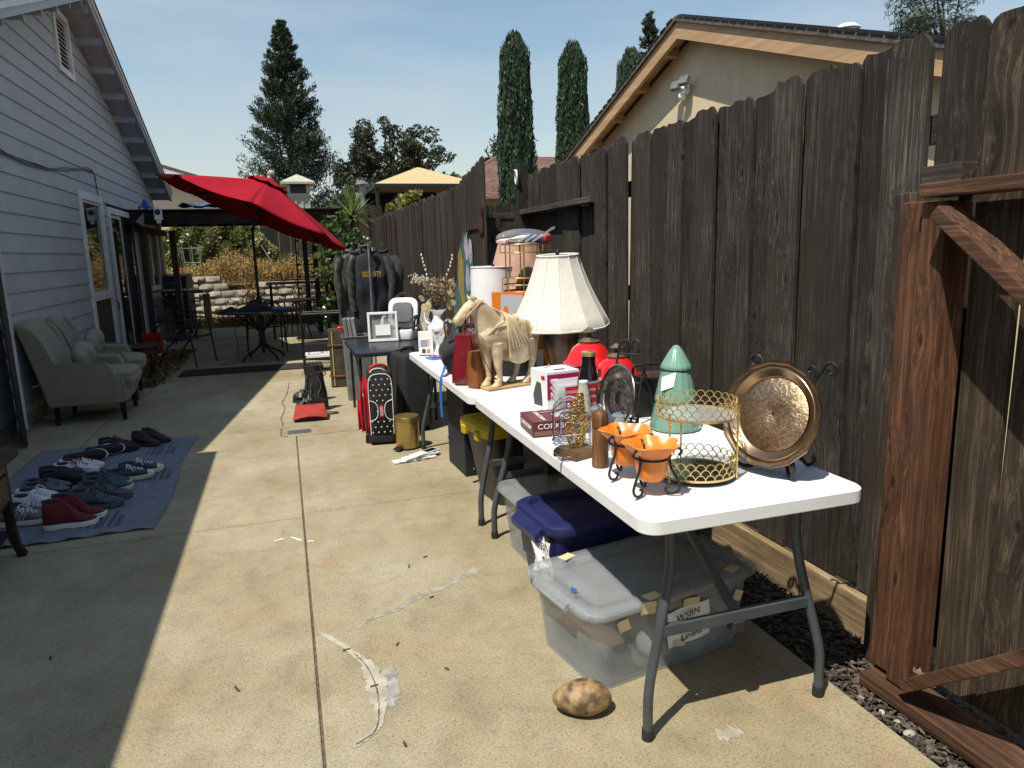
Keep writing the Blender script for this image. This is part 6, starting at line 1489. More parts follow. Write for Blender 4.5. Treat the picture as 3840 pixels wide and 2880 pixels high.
for (x, z, s) in ((-0.10, 0.11, 0.020), (-0.095, 0.045, 0.024), (-0.06, 0.06, 0.02), (0.11, 0.14, 0.024), (0.10, 0.105, 0.02), (0.13, 0.20, 0.022), (0.11, 0.22, 0.018), (0.10, 0.05, 0.024), (0.12, 0.075, 0.02)):
    MB().lathe([(0.001, 0.0), (s*0.7, 0.003), (s, 0.0), (s*0.7, -0.003), (0.001, -0.004)], 14, sy=1.4).ob('round_leaf', m_leafd, t, loc=(x, rg.uniform(-0.04, 0.03), z), rot=(R(80)+rg.gauss(0, 0.3), rg.gauss(0, 0.4), rg.gauss(0, 0.5)))
t = thing('jar_box', 'white printed box picturing two jars beside the ewer', 'box', at(0.955, 5.08), R(-14))
MB().bx(-0.052, 0.052, -0.03, 0.03, 0, 0.172).ob('carton', m_paper, t, smooth=0, bev=0.001)
for i in range(9): MB().bx(-0.038, 0.035-0.012*(i % 3), -0.0312, -0.0302, 0.112-i*0.006, 0.1138-i*0.006).ob('printed_line', m_greyf, t, smooth=0)
for x, c in ((-0.016, m_maroon), (0.018, m_horse2)):
    MB().bx(x-0.013, x+0.013, -0.0312, -0.0302, 0.018, 0.042).ob('jar_picture', c, t, smooth=0); MB().bx(x-0.010, x+0.010, -0.0314, -0.0303, 0.0422, 0.048).ob('jar_lid_picture', c, t, smooth=0)
MB().bx(-0.05, 0.05, -0.0314, -0.0303, 0.0, 0.005).ob('bottom_stripe', m_dark, t, smooth=0)
t = thing('toy_case', 'small blue and purple plastic disc case on the table', 'disc case', at(0.985, 4.88), R(20))
MB().bx(-0.06, 0.06, -0.05, 0.05, 0, 0.012).ob('case', mat('blue_clear', (0.05, 0.22, 0.55), 0.15, coat=0.4), t, smooth=0, bev=0.002)
MB().lathe([(0.018, 0.013), (0.045, 0.013), (0.045, 0.018), (0.018, 0.018)], 28, close=True).ob('disc', mat('purple_disc', (0.28, 0.08, 0.30), 0.2), t)
# ================================================================ goods in the middle distance
t = thing('black_table', 'black folding table between the suitcases and the clothes rack', 'table', (0.52, 6.0, 0))
MB().slab(0.74, 1.06, 0.625, 0.66, 0.05, 0.004, c=(0.37, 0.53)).ob('tabletop', mat('black_tabletop', (0.018, 0.02, 0.026), 0.32, var=0.1), t, smooth=35)
for x in (0.05, 0.69):
    for y in (0.10, 0.96): 
        MB().cyl((x, y, 0.0), (x, y, 0.625), 0.013, n=10).ob('leg', m_black, t)
    MB().beam((x, 0.10, 0.3), (x, 0.45, 0.61), 0.012, 0.02).ob('brace', m_black, t, smooth=0)
# things on the black table
t = thing('white_tray', 'white framed translucent plastic tray stood on edge', 'tray', (0.86, 6.72, 0.661), R(-6))
t.rotation_euler = (R(-9), 0, R(-6))
b = MB()
for a in ((-0.14, -0.118, 0.0, 0.28), (0.118, 0.14, 0.0, 0.28)): b.bx(a[0], a[1], -0.02, 0.02, a[2], a[3])
b.bx(-0.118, 0.118, -0.02, 0.02, 0, 0.025); b.bx(-0.118, 0.118, -0.02, 0.02, 0.255, 0.28)
b.ob('frame', m_white, t, smooth=0, bev=0.004)
MB().bx(-0.119, 0.119, 0.006, 0.014, 0.024, 0.256).ob('panel', m_clear, t, smooth=0)
MB().bx(-0.07, 0.07, -0.004, 0.004, 0.06, 0.16).ob('paper_insert', m_paper, t, smooth=0)
t = thing('booster_seat', 'white plastic booster seat with dark pads on the black table', 'booster seat', (1.05, 6.86, 0.661), R(-24))
MB().slab(0.30, 0.28, 0.0, 0.10, 0.05, 0.012).ob('base', m_white, t, smooth=45)
bk = MB().slab(0.30, 0.30, -0.02, 0.02, 0.08, 0.012); bk.xf(Matrix.Translation((0, 0.13, 0.24)) @ Matrix.Rotation(R(78), 4, 'X')); bk.ob('backrest', m_white, t, smooth=45)
pd = MB().slab(0.20, 0.20, 0.0, 0.02, 0.05, 0.008); pd.xf(Matrix.Translation((0, 0.105, 0.245)) @ Matrix.Rotation(R(78), 4, 'X')); pd.ob('back_pad', m_greyf, t, smooth=45)
MB().slab(0.22, 0.20, 0.101, 0.12, 0.04, 0.008, c=(0, -0.02)).ob('seat_pad', m_dark, t, smooth=45)
for sx in (-1, 1): MB().tube(cr([(sx*0.15, 0.10, 0.10), (sx*0.16, 0.06, 0.20), (sx*0.155, -0.06, 0.20), (sx*0.15, -0.11, 0.10)], 5), 0.018, 10).ob('armrest', m_white if sx < 0 else m_black, t)
MB().tube(cr([(-0.10, 0.16, 0.36), (-0.03, 0.17, 0.42), (0.06, 0.17, 0.42), (0.11, 0.16, 0.35)], 5), 0.016, 8).ob('carry_handle', m_black, t)
t = thing('folded_paper_fan', 'cream folded card sculpture at the right of the black table', 'card', (1.26, 6.80, 0.661), R(10))
MB().add([(0, 0, 0.30), (0.10, -0.02, 0.40), (0.06, 0.0, 0.20), (0.11, 0.01, 0.09), (0.0, 0, 0.0), (-0.04, 0.02, 0.12)], [(0, 1, 2), (0, 2, 5), (2, 3, 4, 5)]).ob('card', mat('cream_card', (0.66, 0.63, 0.52), 0.7), t, smooth=0, solid=0.01)
# grey bin with binders
t = thing('grey_hamper', 'grey fabric bin standing left of the black table', 'bin', (0.68, 7.42, 0), R(-5))
MB().loft([[(x, y, z) for x, y in rrect(w, d, 0.02, 3)] for w, d, z in ((0.26, 0.26, 0.0), (0.30, 0.28, 0.66), (0.29, 0.27, 0.66), (0.28, 0.26, 0.60))]).ob('bin', m_greyf, t, smooth=40)
MB().tube([(x, y, 0.658) for x, y in rrect(0.305, 0.285, 0.02, 3)], 0.006, 6, closed=True).ob('rim', m_greyf, t)
for i in range(3):
    o = MB().bx(0, 0.035, 0, 0.20, 0, 0.25).ob('binder', mat('binder_grey%d' % i, (0.15+0.03*i, 0.155+0.03*i, 0.155+0.03*i), 0.7), None, smooth=0, bev=0.003, loc=(0.555+0.042*i, 7.30, 0.59), rot=(0, R(-6), R(-8)))
    tag(o, ['leftmost', 'middle', 'rightmost'][i]+' grey binder sticking up out of the grey bin', 'binder', 'grey binders')
# polka-dot suitcase
t = thing('polka_suitcase', 'black suitcase with white polka dots and red zipped pockets', 'suitcase', (0.665, 5.62, 0), R(-6))
SW, SD, SH = 0.20, 0.36, 0.585
m_scase = mat('suitcase_cloth', (0.013, 0.013, 0.014), 0.8, var=0.2, bump=0.2, bs=200)
MB().loft([[(x, y, z) for x, y in rrect(SW-2*i, SD-2*i, 0.04, 5)] for i, z in ((0.02, 0.035), (0.0, 0.06), (0.0, SH-0.05), (0.012, SH-0.012), (0.04, SH))]).ob('body', m_scase, t, smooth=40)
MB().slab(SW+0.012, SD+0.01, 0.02, 0.075, 0.04, 0.008).ob('base_tray', m_black, t, smooth=40)
YF = -SD/2
for i in range(11):
    for j in range(4):
        x = -0.075+0.045*j+(0.0225 if i % 2 else 0); z = 0.105+i*0.042
        if x > 0.085 or (0.20 < z < 0.36 and abs(x) > 0.035): continue
        MB().cyl((x, YF-0.001, z), (x, YF+0.001, z), 0.0052, n=10).ob('polka_dot', m_white, t)
for sx in (-1, 1):
    MB().tube(cr([(sx*0.088, YF-0.002, 0.36), (sx*0.05, YF-0.003, 0.345), (sx*0.028, YF-0.003, 0.31), (sx*0.028, YF-0.003, 0.245), (sx*0.05, YF-0.003, 0.21), (sx*0.088, YF-0.002, 0.195)], 4), 0.0028, 6).ob('white_piping', m_white, t)
    MB().tube(cr([(sx*0.088, YF+0.004, 0.085), (sx*0.09, YF, 0.3), (sx*0.088, YF, 0.5), (sx*0.06, YF+0.002, 0.555), (0, YF+0.006, 0.567)], 5), 0.0032, 6).ob('white_piping', m_white, t)
lb = MB().bx(-0.015, 0.015, YF-0.006, YF-0.002, 0.225, 0.325).ob('red_label', m_redp, t, smooth=0)
text('AMERICAN', 0.015, m_paper, t, (-0.005, YF-0.0068, 0.275), (pi/2, R(90), 0)); text('TOURISTER', 0.0145, m_paper, t, (0.007, YF-0.0068, 0.275), (pi/2, R(90), 0))
for k, (xo, z0, z1, m) in enumerate(((-0.028, 0.08, 0.50, m_red), (-0.055, 0.10, 0.47, m_scase), (-0.080, 0.12, 0.32, m_red))):
    MB().loft([[(-SW/2+xo+dx, y, z) for y, z in [(q[0]*sc, (z0+z1)/2+q[1]*sc) for q in rrect(SD*0.9, z1-z0, 0.07, 5)]] for dx, sc in ((0.04, 1.0), (0.004, 0.99), (0.0, 0.95))]).ob('pocket', m, t, smooth=40)
for xo, z0, z1 in ((-0.026, 0.08, 0.50), (-0.053, 0.10, 0.47), (-0.078, 0.12, 0.32)):
    MB().tube([(-SW/2+xo, q[0], (z0+z1)/2+q[1]) for q in rrect(SD*0.91, z1-z0+0.004, 0.07, 6)], 0.006, 6, closed=True).ob('red_zip', m_redp, t)
for z, y in ((0.20, -0.15), (0.42, -0.16), (0.15, -0.08)): MB().cyl((-SW/2-0.03, y, z), (-SW/2-0.03, y, z-0.03), 0.005, n=6).ob('zip_pull', m_white, t)
MB().tube(cr([(-0.07, YF+0.05, SH-0.02), (-0.06, YF+0.06, SH+0.03), (0, YF+0.07, SH+0.045), (0.05, YF+0.08, SH+0.03), (0.06, YF+0.09, SH-0.02)], 5), 0.010, 8).ob('top_handle', m_redp, t)
MB().tube(cr([(-0.08, YF+0.03, SH-0.03), (-0.05, YF+0.04, SH+0.012), (0.02, YF+0.05, SH+0.014), (0.085, YF+0.06, SH-0.04)], 5), 0.004, 6).ob('white_piping', m_white, t)
# plain black suitcases and dark boxes under the far table
def suitcase(label, loc, rz, w, d, h):
    t = thing('black_suitcase', label, 'suitcase', loc, rz, 'plain black suitcases')
    MB().loft([[(x, y, z) for x, y in rrect(w-2*i, d-2*i, 0.05, 5)] for i, z in ((0.03, 0.03), (0.0, 0.06), (0.0, h-0.06), (0.015, h-0.015), (0.05, h))]).ob('body', m_scase, t, smooth=40)
    for y in (-d*0.2, d*0.2): MB().tube([(x*1.005, y, z+h/2) for x, z in rrect(w, h-0.03, 0.06, 5)], 0.005, 6, closed=True).ob('piping', m_black, t)
    MB().tube(cr([(-w*0.2, 0, h-0.01), (-w*0.18, 0, h+0.03), (w*0.18, 0, h+0.03), (w*0.2, 0, h-0.01)], 4), 0.012, 8).ob('handle', m_black, t)
    for sx in (-1, 1): MB().cyl((sx*w*0.35, -d*0.3, 0.025), (sx*w*0.35+0.02, -d*0.3, 0.025), 0.025, n=12).ob('wheel', m_foot, t)
suitcase('black soft suitcase standing right of the polka-dot case', (0.95, 5.92, 0), R(10), 0.26, 0.42, 0.66)
suitcase('black suitcase deep under the far end of the white table', (1.38, 5.15, 0), R(4), 0.44, 0.26, 0.60)
t = thing('storage_chest', 'black speckled chest under the far white table', 'chest', (1.34, 4.62, 0), R(3))
MB().bx(-0.30, 0.26, -0.2, 0.2, 0.0, 0.55).ob('body', mat('dark_speckle', (0.012, 0.015, 0.022), 0.6, var=0.3), t, smooth=0, bev=0.008)
for x, z in ((-0.24, 0.5), (-0.24, 0.05), (0.2, 0.5), (0.2, 0.05)): MB().sph((x, -0.2, z), 0.008, 8, 6).ob('rivet', m_chrome, t)
# pedal bin
t = thing('pedal_bin', 'brass pedal bin with embossed chevrons beside the suitcase', 'pedal bin', (0.815, 5.285, 0), R(-20))
MB().lathe([(0.001, 0.002), (0.088, 0.002), (0.091, 0.012), (0.091, 0.222), (0.001, 0.224)], 44).ob('body', m_brass, t, smooth=40)
MB().lathe([(0.093, 0.222), (0.096, 0.224), (0.096, 0.248), (0.092, 0.256), (0.06, 0.258), (0.001, 0.260)], 44).ob('lid', m_brass, t, smooth=40)
MB().lathe([(0.088, 0.0), (0.094, 0.0), (0.094, 0.014), (0.088, 0.014)], 40, close=True).ob('base_ring', m_black, t, smooth=40)
for k in range(14):
    for s in (-1, 1):
        pts = [(0.0915*cos(R(-60)+s*a), 0.0915*sin(R(-60)+s*a), 0.03+k*0.0125+a*0.05) for a in (0.0, 0.12, 0.24, 0.36, 0.48, 0.60)]
        MB().tube(pts, 0.0012, 4).ob('chevron', m_brass, t)
MB().box((-0.06, -0.10, 0.022), (0.06, 0.05, 0.01), (R(12), 0, R(-25))).ob('pedal', m_black, t, bev=0.003)
MB().beam((-0.05, -0.07, 0.02), (-0.03, -0.03, 0.02), 0.02, 0.01).ob('pedal_arm', m_black, t, smooth=0)
# flat white packets on the ground
for i, (x, y, z, l, rz, lab) in enumerate([(0.80, 4.93, 0.004, 0.32, 10, 'lowest of the flat white packets on the concrete'), (0.85, 4.955, 0.018, 0.28, 22, 'middle flat white packet with barcode on the concrete'), (0.885, 4.97, 0.032, 0.24, 34, 'uppermost flat white packet with a shiny grey side')]):
    t = thing('white_packet', lab, 'packet', (x, y, z), R(rz), 'flat white packets')
    MB().slab(l, 0.075, 0, 0.012, 0.006, 0.001).ob('sleeve', m_white, t, smooth=40)
    for k in range(8): MB().bx(l*0.2+k*0.005, l*0.2+k*0.005+0.0022+0.001*(k % 2), -0.0383, -0.0375, 0.002, 0.010).ob('barcode', m_ink, t, smooth=0)
    for k in range(2): MB().bx(-l*0.4, -l*0.1, -0.0383, -0.0375, 0.003+k*0.004, 0.0045+k*0.004).ob('printed_line', m_greyf, t, smooth=0)
    if i == 2: MB().bx(0.0, l*0.45, -0.03, 0.03, 0.0122, 0.0128).ob('shiny_window', m_chrome, t, smooth=0)
# snowboard boots
m_boot = mat('boot_black', (0.018, 0.018, 0.019), 0.6, var=0.3, vs=20); m_bootg = mat('boot_grey', (0.12, 0.12, 0.125), 0.55)
def boot(label, loc, rz, s=1.0):
    t = thing('snowboard_boot', label, 'boot', loc, rz, 'snowboard boots'); t.scale = (s,)*3
    def sec(x, z0, z1, w, n=14): return [(x, w*cos(2*pi*k/n), (z0+z1)/2+(z1-z0)/2*sin(2*pi*k/n)) for k in range(n)]
    MB().loft([sec(-0.155, 0.035, 0.06, 0.02), sec(-0.145, 0.022, 0.085, 0.042), (lambda: sec(-0.11, 0.015, 0.105, 0.05))(), sec(-0.06, 0.012, 0.125, 0.052), sec(-0.01, 0.012, 0.155, 0.05), sec(0.04, 0.012, 0.17, 0.05), sec(0.10, 0.012, 0.165, 0.052), sec(0.14, 0.016, 0.14, 0.044), sec(0.152, 0.03, 0.10, 0.025)]).ob('foot', m_boot, t, smooth=60)
    MB().loft([[(cx+rx*cos(2*pi*k/16), ry*sin(2*pi*k/16), z) for k in range(16)] for cx, rx, ry, z in ((0.055, 0.095, 0.052, 0.10), (0.06, 0.088, 0.054, 0.17), (0.058, 0.076, 0.055, 0.25), (0.05, 0.075, 0.056, 0.32), (0.045, 0.078, 0.056, 0.375), (0.045, 0.066, 0.046, 0.378), (0.045, 0.062, 0.042, 0.34))]).ob('shaft', m_boot, t, smooth=60)
    MB().loft([[(x, y, z) for x, y in [(px_*1.0, py_) for px_, py_ in cr([(-0.16, 0), (-0.13, 0.045), (-0.04, 0.055), (0.08, 0.054), (0.15, 0.035), (0.155, 0), (0.15, -0.035), (0.08, -0.054), (-0.04, -0.055), (-0.13, -0.045)], 3, True)]] for z in (0.0, 0.028)]).ob('sole', m_foot, t, smooth=40)
    for k, (x, z, w) in enumerate(((-0.075, 0.115, 0.05), (-0.03, 0.145, 0.052), (-0.005, 0.20, 0.056), (0.0, 0.27, 0.057))):
        MB().tube([(x+0.006*cos(a), w*cos(a), z-0.045+0.06*sin(a)) for a in [pi*i/10 for i in range(11)]], 0.008, 6, sq=0.4).ob('strap', m_bootg if k < 2 else m_boot, t)
        if k < 2: MB().box((x, -w-0.002, z-0.03), (0.03, 0.010, 0.05), (0, 0.3, 0)).ob('buckle', m_chrome, t, bev=0.002)
    for s_ in (-1, 1): MB().tube(cr([(0.10, s_*0.045, 0.10), (0.06, s_*0.056, 0.16), (0.09, s_*0.055, 0.25), (0.06, s_*0.057, 0.34)], 5), 0.0035, 6).ob('grey_piping', m_bootg, t)
    MB().tube(cr([(-0.02, 0, 0.37), (-0.06, -0.02, 0.38), (-0.075, -0.03, 0.35)], 5), 0.003, 6).ob('lace', m_boot, t)
    MB().tube(cr([(0.11, 0, 0.36), (0.14, 0, 0.375), (0.145, 0, 0.35), (0.115, 0, 0.33)], 4), 0.005, 6).ob('pull_loop', m_boot, t)
boot('nearer black snowboard boot with silver buckles on the concrete', (0.17, 6.98, 0), R(2)); boot('farther black snowboard boot with silver buckles', (0.15, 7.46, 0), R(-5))
t = thing('red_sleeve', 'flat red zipped pouch with dark shadowed opening before the boots', 'pouch', (0.14, 6.66, 0), R(-2))
MB().grid(lambda u, v: ((u-0.5)*(0.31-0.05*v), -0.15+0.26*v-0.02*sin(pi*u)*(1-v), 0.022+0.030*sin(pi*u)*(1-v)+0.085*v), 16, 10).ob('pouch', mat('red_felt', (0.30, 0.03, 0.022), 0.9, var=0.15), t, smooth=60, solid=0.006)
MB().loft([[((u-0.5)*0.29*k, y, z*k+0.002) for u, z in [(q/12, 0.018+0.026*sin(pi*q/12)) for q in range(13)]+[(1-q/12, 0.0) for q in range(13)]] for y, k in ((-0.14, 1.0), (0.09, 0.85))]).ob('opening_shadow', m_dark, t, smooth=40)  # black lens below the red flap: its shadow and opening as dark colour
MB().tube(cr([(0.13, 0.12, 0.02), (0.20, 0.13, 0.012), (0.25, 0.12, 0.008), (0.24, 0.09, 0.008), (0.17, 0.07, 0.01)], 5), 0.006, 6).ob('strap', m_dark, t)
# brown portfolio with measuring tape
t = thing('portfolio_case', 'worn brown upright portfolio case with leather straps', 'case', (0.56, 8.20, 0), R(-6))
m_port = mat('brown_canvas', (0.058, 0.042, 0.026), 0.75, var=0.35, vs=9, bump=0.3, bs=90)
MB().loft([[(x, y, z) for x, y in rrect(0.25*k, 0.15*k, 0.015, 3)] for k, z in ((1.0, 0.0), (1.03, 0.02), (1.0, 0.3), (1.03, 0.64), (1.0, 0.66), (0.92, 0.655))]).ob('body', m_port, t, smooth=30)
for z in (0.13, 0.48): MB().tube([(x, y, z) for x, y in rrect(0.27, 0.17, 0.02, 3)], 0.012, 6, closed=True, sq=0.5).ob('strap', m_leather, t)
MB().bx(-0.095, -0.083, -0.0835, -0.0805, 0.02, 0.64).ob('measuring_tape', mat('tape_green', (0.36, 0.38, 0.12), 0.5), t, smooth=0)
MB().box((0.10, -0.09, 0.28), (0.09, 0.004, 0.20), (0, R(10), 0)).ob('paper_sheet', m_paper, t)
MB().bx(-0.02, 0.06, -0.05, 0.05, 0.64, 0.685).ob('red_contents', m_redp, t, bev=0.01)
MB().sph((0.05, -0.085, 0.03), 0.012, 8, 6).ob('clasp', m_chrome, t)
# black wire shelf with a white tray
t = thing('wire_shelf', 'low black wire shelf rack with white bottom tray', 'shelf', (0.17, 9.34, 0), R(-2))
for x in (0, 0.52):
    for y in (0, 0.34): MB().cyl((x, y, 0), (x, y, 0.77), 0.013, n=8).ob('post', m_black, t)
for z in (0.755, 0.375, 0.12):
    for y in (0, 0.34): MB().cyl((0, y, z), (0.52, y, z), 0.007, n=6).ob('rail', m_greyf if z > 0.7 else m_black, t); 
    for x in (0, 0.52): MB().cyl((x, 0, z), (x, 0.34, z), 0.007, n=6).ob('rail', m_black, t)
    MB().tube([(0.52*i/26, -0.002, z-0.018+0.015*(1 if i % 2 else -1)) for i in range(27)], 0.0035, 5).ob('truss_wire', m_black, t)
    b = MB()
    for i in range(13): b.cyl((0.04*i+0.02, 0, z+0.006), (0.04*i+0.02, 0.34, z+0.006), 0.003, n=5)
    b.ob('deck_wires', m_black, t)
MB().bx(0.02, 0.50, 0.01, 0.33, 0.19, 0.225).ob('white_tray', m_white, t, smooth=0, bev=0.004)
# clothes rack and jackets
t = thing('clothes_rack', 'slim metal garment rack holding dark jackets', 'clothes rack', (0.96, 8.62, 0))
MB().cyl((0, -0.27, 0), (0, -0.27, 1.62), 0.014, n=10).ob('pole', m_galv, t)
MB().cyl((-0.02, 0.5, 0), (-0.02, 0.5, 1.62), 0.014, n=10).ob('pole', m_galv, t)
MB().cyl((0, -0.29, 1.58), (-0.02, 0.6, 1.58), 0.012, n=10).ob('hanging_rail', m_galv, t)
MB().sph((0, -0.27, 1.645), 0.028, 12, 8).ob('ball_cap', m_galv, t)
MB().beam((-0.3, -0.27, 0.02), (0.3, -0.27, 0.02), 0.03, 0.03).ob('foot', m_black, t, smooth=0); MB().beam((-0.3, 0.5, 0.02), (0.3, 0.5, 0.02), 0.03, 0.03).ob('foot', m_black, t, smooth=0)
def jacket(label, loc, rz, m, length, wid, seed, txt=None, sl=None):
    t = thing('jacket', label, 'jacket', loc, rz, 'jackets on the rack'); rg = random.Random(seed)
    ph = rg.uniform(0, 6)
    def wr(a, v): return sin(a*5+ph+v*3)*0.5+0.35*sin(a*9-v*5+ph*2)+0.3*sin(v*17+a*3+ph)
    def body(u, v):
        a = 2*pi*u; sh = min(1, 0.30+1.1*(v/0.16)**0.7) if v < 0.16 else 1.0+0.12*(v-0.16)
        w = wid*min(sh, 1.1); d = (0.05+0.055*min(1, v*3))
        k = wr(a, v)*min(1, v*3)
        return (w*cos(a)*(1+0.04*k), d*sin(a)*(1+0.22*k), -0.05-length*v-0.05*(abs(cos(a))**2)*(1-min(1, v*6))+0.01*sin(a*4+ph)*(v > 0.97))
    MB().grid(body, 60, 40).ob('body', m, t, smooth=70)
    for s in (-1, 1):
        top = Vector((s*wid*0.80, 0.0, -0.13))
        pts = [top, top+Vector((s*0.045, -0.025, -0.12)), top+Vector((s*0.060, -0.05, -0.30)), top+Vector((s*0.050, -0.06, -0.48)), top+Vector((s*0.035, -0.055, -0.62))]
        c = cr(pts, 8); b = MB().tube(c, [0.068-0.024*(i/(len(c)-1)) for i in range(len(c))], 20, sq=0.7)
        b.v = [(x+0.006*sin(z*17+y*40+ph)+0.003*sin(z*53+y*70), y+0.007*sin(z*13+x*45+ph*2)+0.003*sin(z*61+x*50+ph), z) for x, y, z in b.v]
        b.ob('sleeve', sl or m, t, smooth=70)
    MB().tube([(0.075*cos(2*pi*k/16), 0.05*sin(2*pi*k/16), -0.065+0.015*cos(4*pi*k/16)) for k in range(16)], 0.018, 8, closed=True).ob('collar', m, t)
    MB().tube(cr([(0, 0, -0.06), (0, 0, -0.01), (0.012, 0, 0.015), (0, 0, 0.03), (-0.014, 0, 0.02)], 4), 0.0035, 6).ob('hanger_hook', m_galv, t)
    if txt: text(txt, 0.085, mat('gold_print', (0.62, 0.34, 0.02), 0.6), t, (0.0, -0.136, -0.33), (pi/2, 0, 0), sx=0.58)
    return t
m_jg = mat('charcoal_nylon', (0.045, 0.043, 0.04), 0.55, var=0.25, vs=9, sheen=0.1); m_jn = mat('navy_cloth', (0.012, 0.014, 0.020), 0.8, var=0.3)
jacket('charcoal rain jacket at the left end of the garment rack', (0.80, 8.62, 1.58), R(18), m_jg, 0.92, 0.20, 1)
jacket('dark navy jacket printed SECURITY in yellow on the garment rack', (0.99, 8.50, 1.58), R(-4), m_jn, 0.95, 0.22, 2, 'SECURITY', m_jg)
jacket('black jacket at the right end of the garment rack', (1.16, 8.72, 1.58), R(-14), m_jn, 0.98, 0.17, 3, None, m_jg)

# ================================================================ patio furniture
o = MB().add([(-1.38, 9.76, 0.002), (0.42, 9.72, 0.002), (0.42, 10.22, 0.002), (-1.36, 10.30, 0.002), (-1.38, 9.76, 0.014), (0.42, 9.72, 0.014), (0.42, 10.22, 0.014), (-1.36, 10.30, 0.014)], [(0,3,2,1),(4,5,6,7),(0,1,5,4),(1,2,6,5),(2,3,7,6),(3,0,4,7)]).ob('doormat', mat('brown_mat', (0.028, 0.019, 0.015), 0.95, var=0.2, bump=0.5, bs=150), None, smooth=0); tag(o, 'long dark brown runner mat in front of the patio table', 'mat')
# umbrella table
TB = (-0.36, 10.95)
t = thing('patio_table', 'round black metal patio table below the red umbrella', 'table', (*TB, 0))
MB().lathe([(0.001, 0.70), (0.60, 0.70), (0.605, 0.705), (0.605, 0.722), (0.595, 0.728), (0.001, 0.728)], 48).ob('tabletop', mat('dark_glass_top', (0.02, 0.022, 0.024), 0.3), t, smooth=40)
for k in range(4):
    a = R(35+90*k); d = Vector((cos(a), sin(a), 0))
    MB().tube(cr([tuple(d*0.035+Vector((0, 0, 0.50))), tuple(d*0.04+Vector((0, 0, 0.28))), tuple(d*0.10+Vector((0, 0, 0.18))), tuple(d*0.30+Vector((0, 0, 0.07))), tuple(d*0.335+Vector((0, 0, 0.03))), tuple(d*0.335+Vector((0, 0, 0.0)))], 5), 0.016, 8).ob('leg', m_black, t)
    MB().tube([tuple(d*0.03+Vector((0, 0, 0.42))), tuple(d*0.40+Vector((0, 0, 0.70)))], 0.014, 8).ob('strut', m_black, t)
MB().cyl((0, 0, 0.1), (0, 0, 0.70), 0.028, n=12).ob('post', m_black, t)
def lump(name, lab, x, y, w, d, h, seed, m):
    rg = random.Random(seed); ph = [rg.uniform(0, 6) for _ in range(4)]
    o = MB().grid(lambda u, v: ((u-0.5)*w, (v-0.5)*d, 0.004+h*(sin(pi*u)*sin(pi*v))**0.7*(0.75+0.25*sin(u*9+ph[0])*cos(v*7+ph[1]))), 16, 12).ob(name, m, None, loc=(x, y, 0.729)); return tag(o, lab, 'cloth')
lump('cloth_bundle', 'large crumpled dark cloth on the umbrella table', TB[0]-0.05, TB[1]-0.1, 0.55, 0.4, 0.12, 1, m_dark)
lump('cloth_bundle', 'small dark cloth at the left rim of the umbrella table', TB[0]-0.40, TB[1]-0.12, 0.32, 0.28, 0.07, 2, m_dark)
o = MB().slab(0.32, 0.24, 0, 0.02, 0.02, 0.004).ob('blue_folder', m_tarp, None, loc=(TB[0]+0.33, TB[1]-0.15, 0.729)); tag(o, 'flat blue folder on the right of the umbrella table', 'folder')
o = MB().tube(cr([(-0.73, 10.72, 0.70), (-0.70, 10.70, 0.4), (-0.69, 10.66, 0.12), (-0.76, 10.62, 0.01), (-0.95, 10.60, 0.008)], 6), 0.006, 6).ob('cord', m_black, None); tag(o, 'thin dark cord hanging from the umbrella table to the ground', 'cord')
# umbrella
u = thing('umbrella', 'large tilted red patio umbrella', 'umbrella', (*TB, 0))
TA = R(23.4); Rm = 1.37
ctr = Vector((0.08, 0, 2.085)); axx = Vector((cos(TA), 0, -sin(TA))); axy = Vector((0, 1, -0.045)).normalized(); nn = axx.cross(axy).normalized()
def cp(r_, a, h): return ctr + (axx*cos(a)+axy*sin(a))*r_ + nn*h
apex = ctr+nn*0.52
for k in range(8):
    a0, a1 = 2*pi*k/8, 2*pi*(k+1)/8
    def pan(uu_, vv):
        r_ = Rm*(0.13+0.87*vv); h = 0.50*(1-(0.13+0.87*vv))**0.92
        a = a0+(a1-a0)*uu_
        ch = cos(pi/8)/cos(a-(a0+a1)/2)
        sag = -0.04*sin(pi*uu_)*vv
        p = cp(r_*ch*(1-0.012*sin(pi*uu_)*vv**3), a, h+sag)
        return tuple(p)
    MB().grid(pan, 10, 14).ob('canopy_panel', m_canopy, u, smooth=60, solid=0.003)
    MB().tube([tuple(cp(Rm*s_, a0, 0.50*(1-s_)**0.92-0.018)) for s_ in (0.06, 0.3, 0.6, 0.9, 1.0)], 0.007, 6).ob('rib', m_black, u)
    MB().tube([tuple(cp(0.03, a0, 0.02)), tuple(cp(Rm*0.5, a0, 0.235))], 0.006, 6).ob('stretcher', m_black, u)
    def vent(uu_, vv):
        r_ = Rm*(0.01+0.21*vv); a = a0+(a1-a0)*uu_
        return tuple(cp(r_*cos(pi/8)/cos(a-(a0+a1)/2), a, 0.545-0.09*vv-0.02*sin(pi*uu_)*vv+0.006*sin(uu_*19)*vv))
    MB().grid(vent, 8, 4).ob('vent_flap', m_canopy, u, smooth=60, solid=0.003)
MB().cyl((0, 0, 0.15), (0, 0, 1.88), 0.021, n=12).ob('pole', m_black, u)
MB().tube([(0, 0, 1.86), tuple(ctr+nn*0.0), tuple(apex)], 0.020, 10).ob('tilt_pole', m_black, u)
MB().cyl((0, 0, 0.80), (0, 0, 0.92), 0.036, n=12).ob('crank_housing', m_black, u)
MB().tube(cr([(0, 0, 0.86), (0.07, -0.02, 0.86), (0.09, -0.02, 0.80)], 4), 0.008, 6).ob('crank_handle', m_black, u)
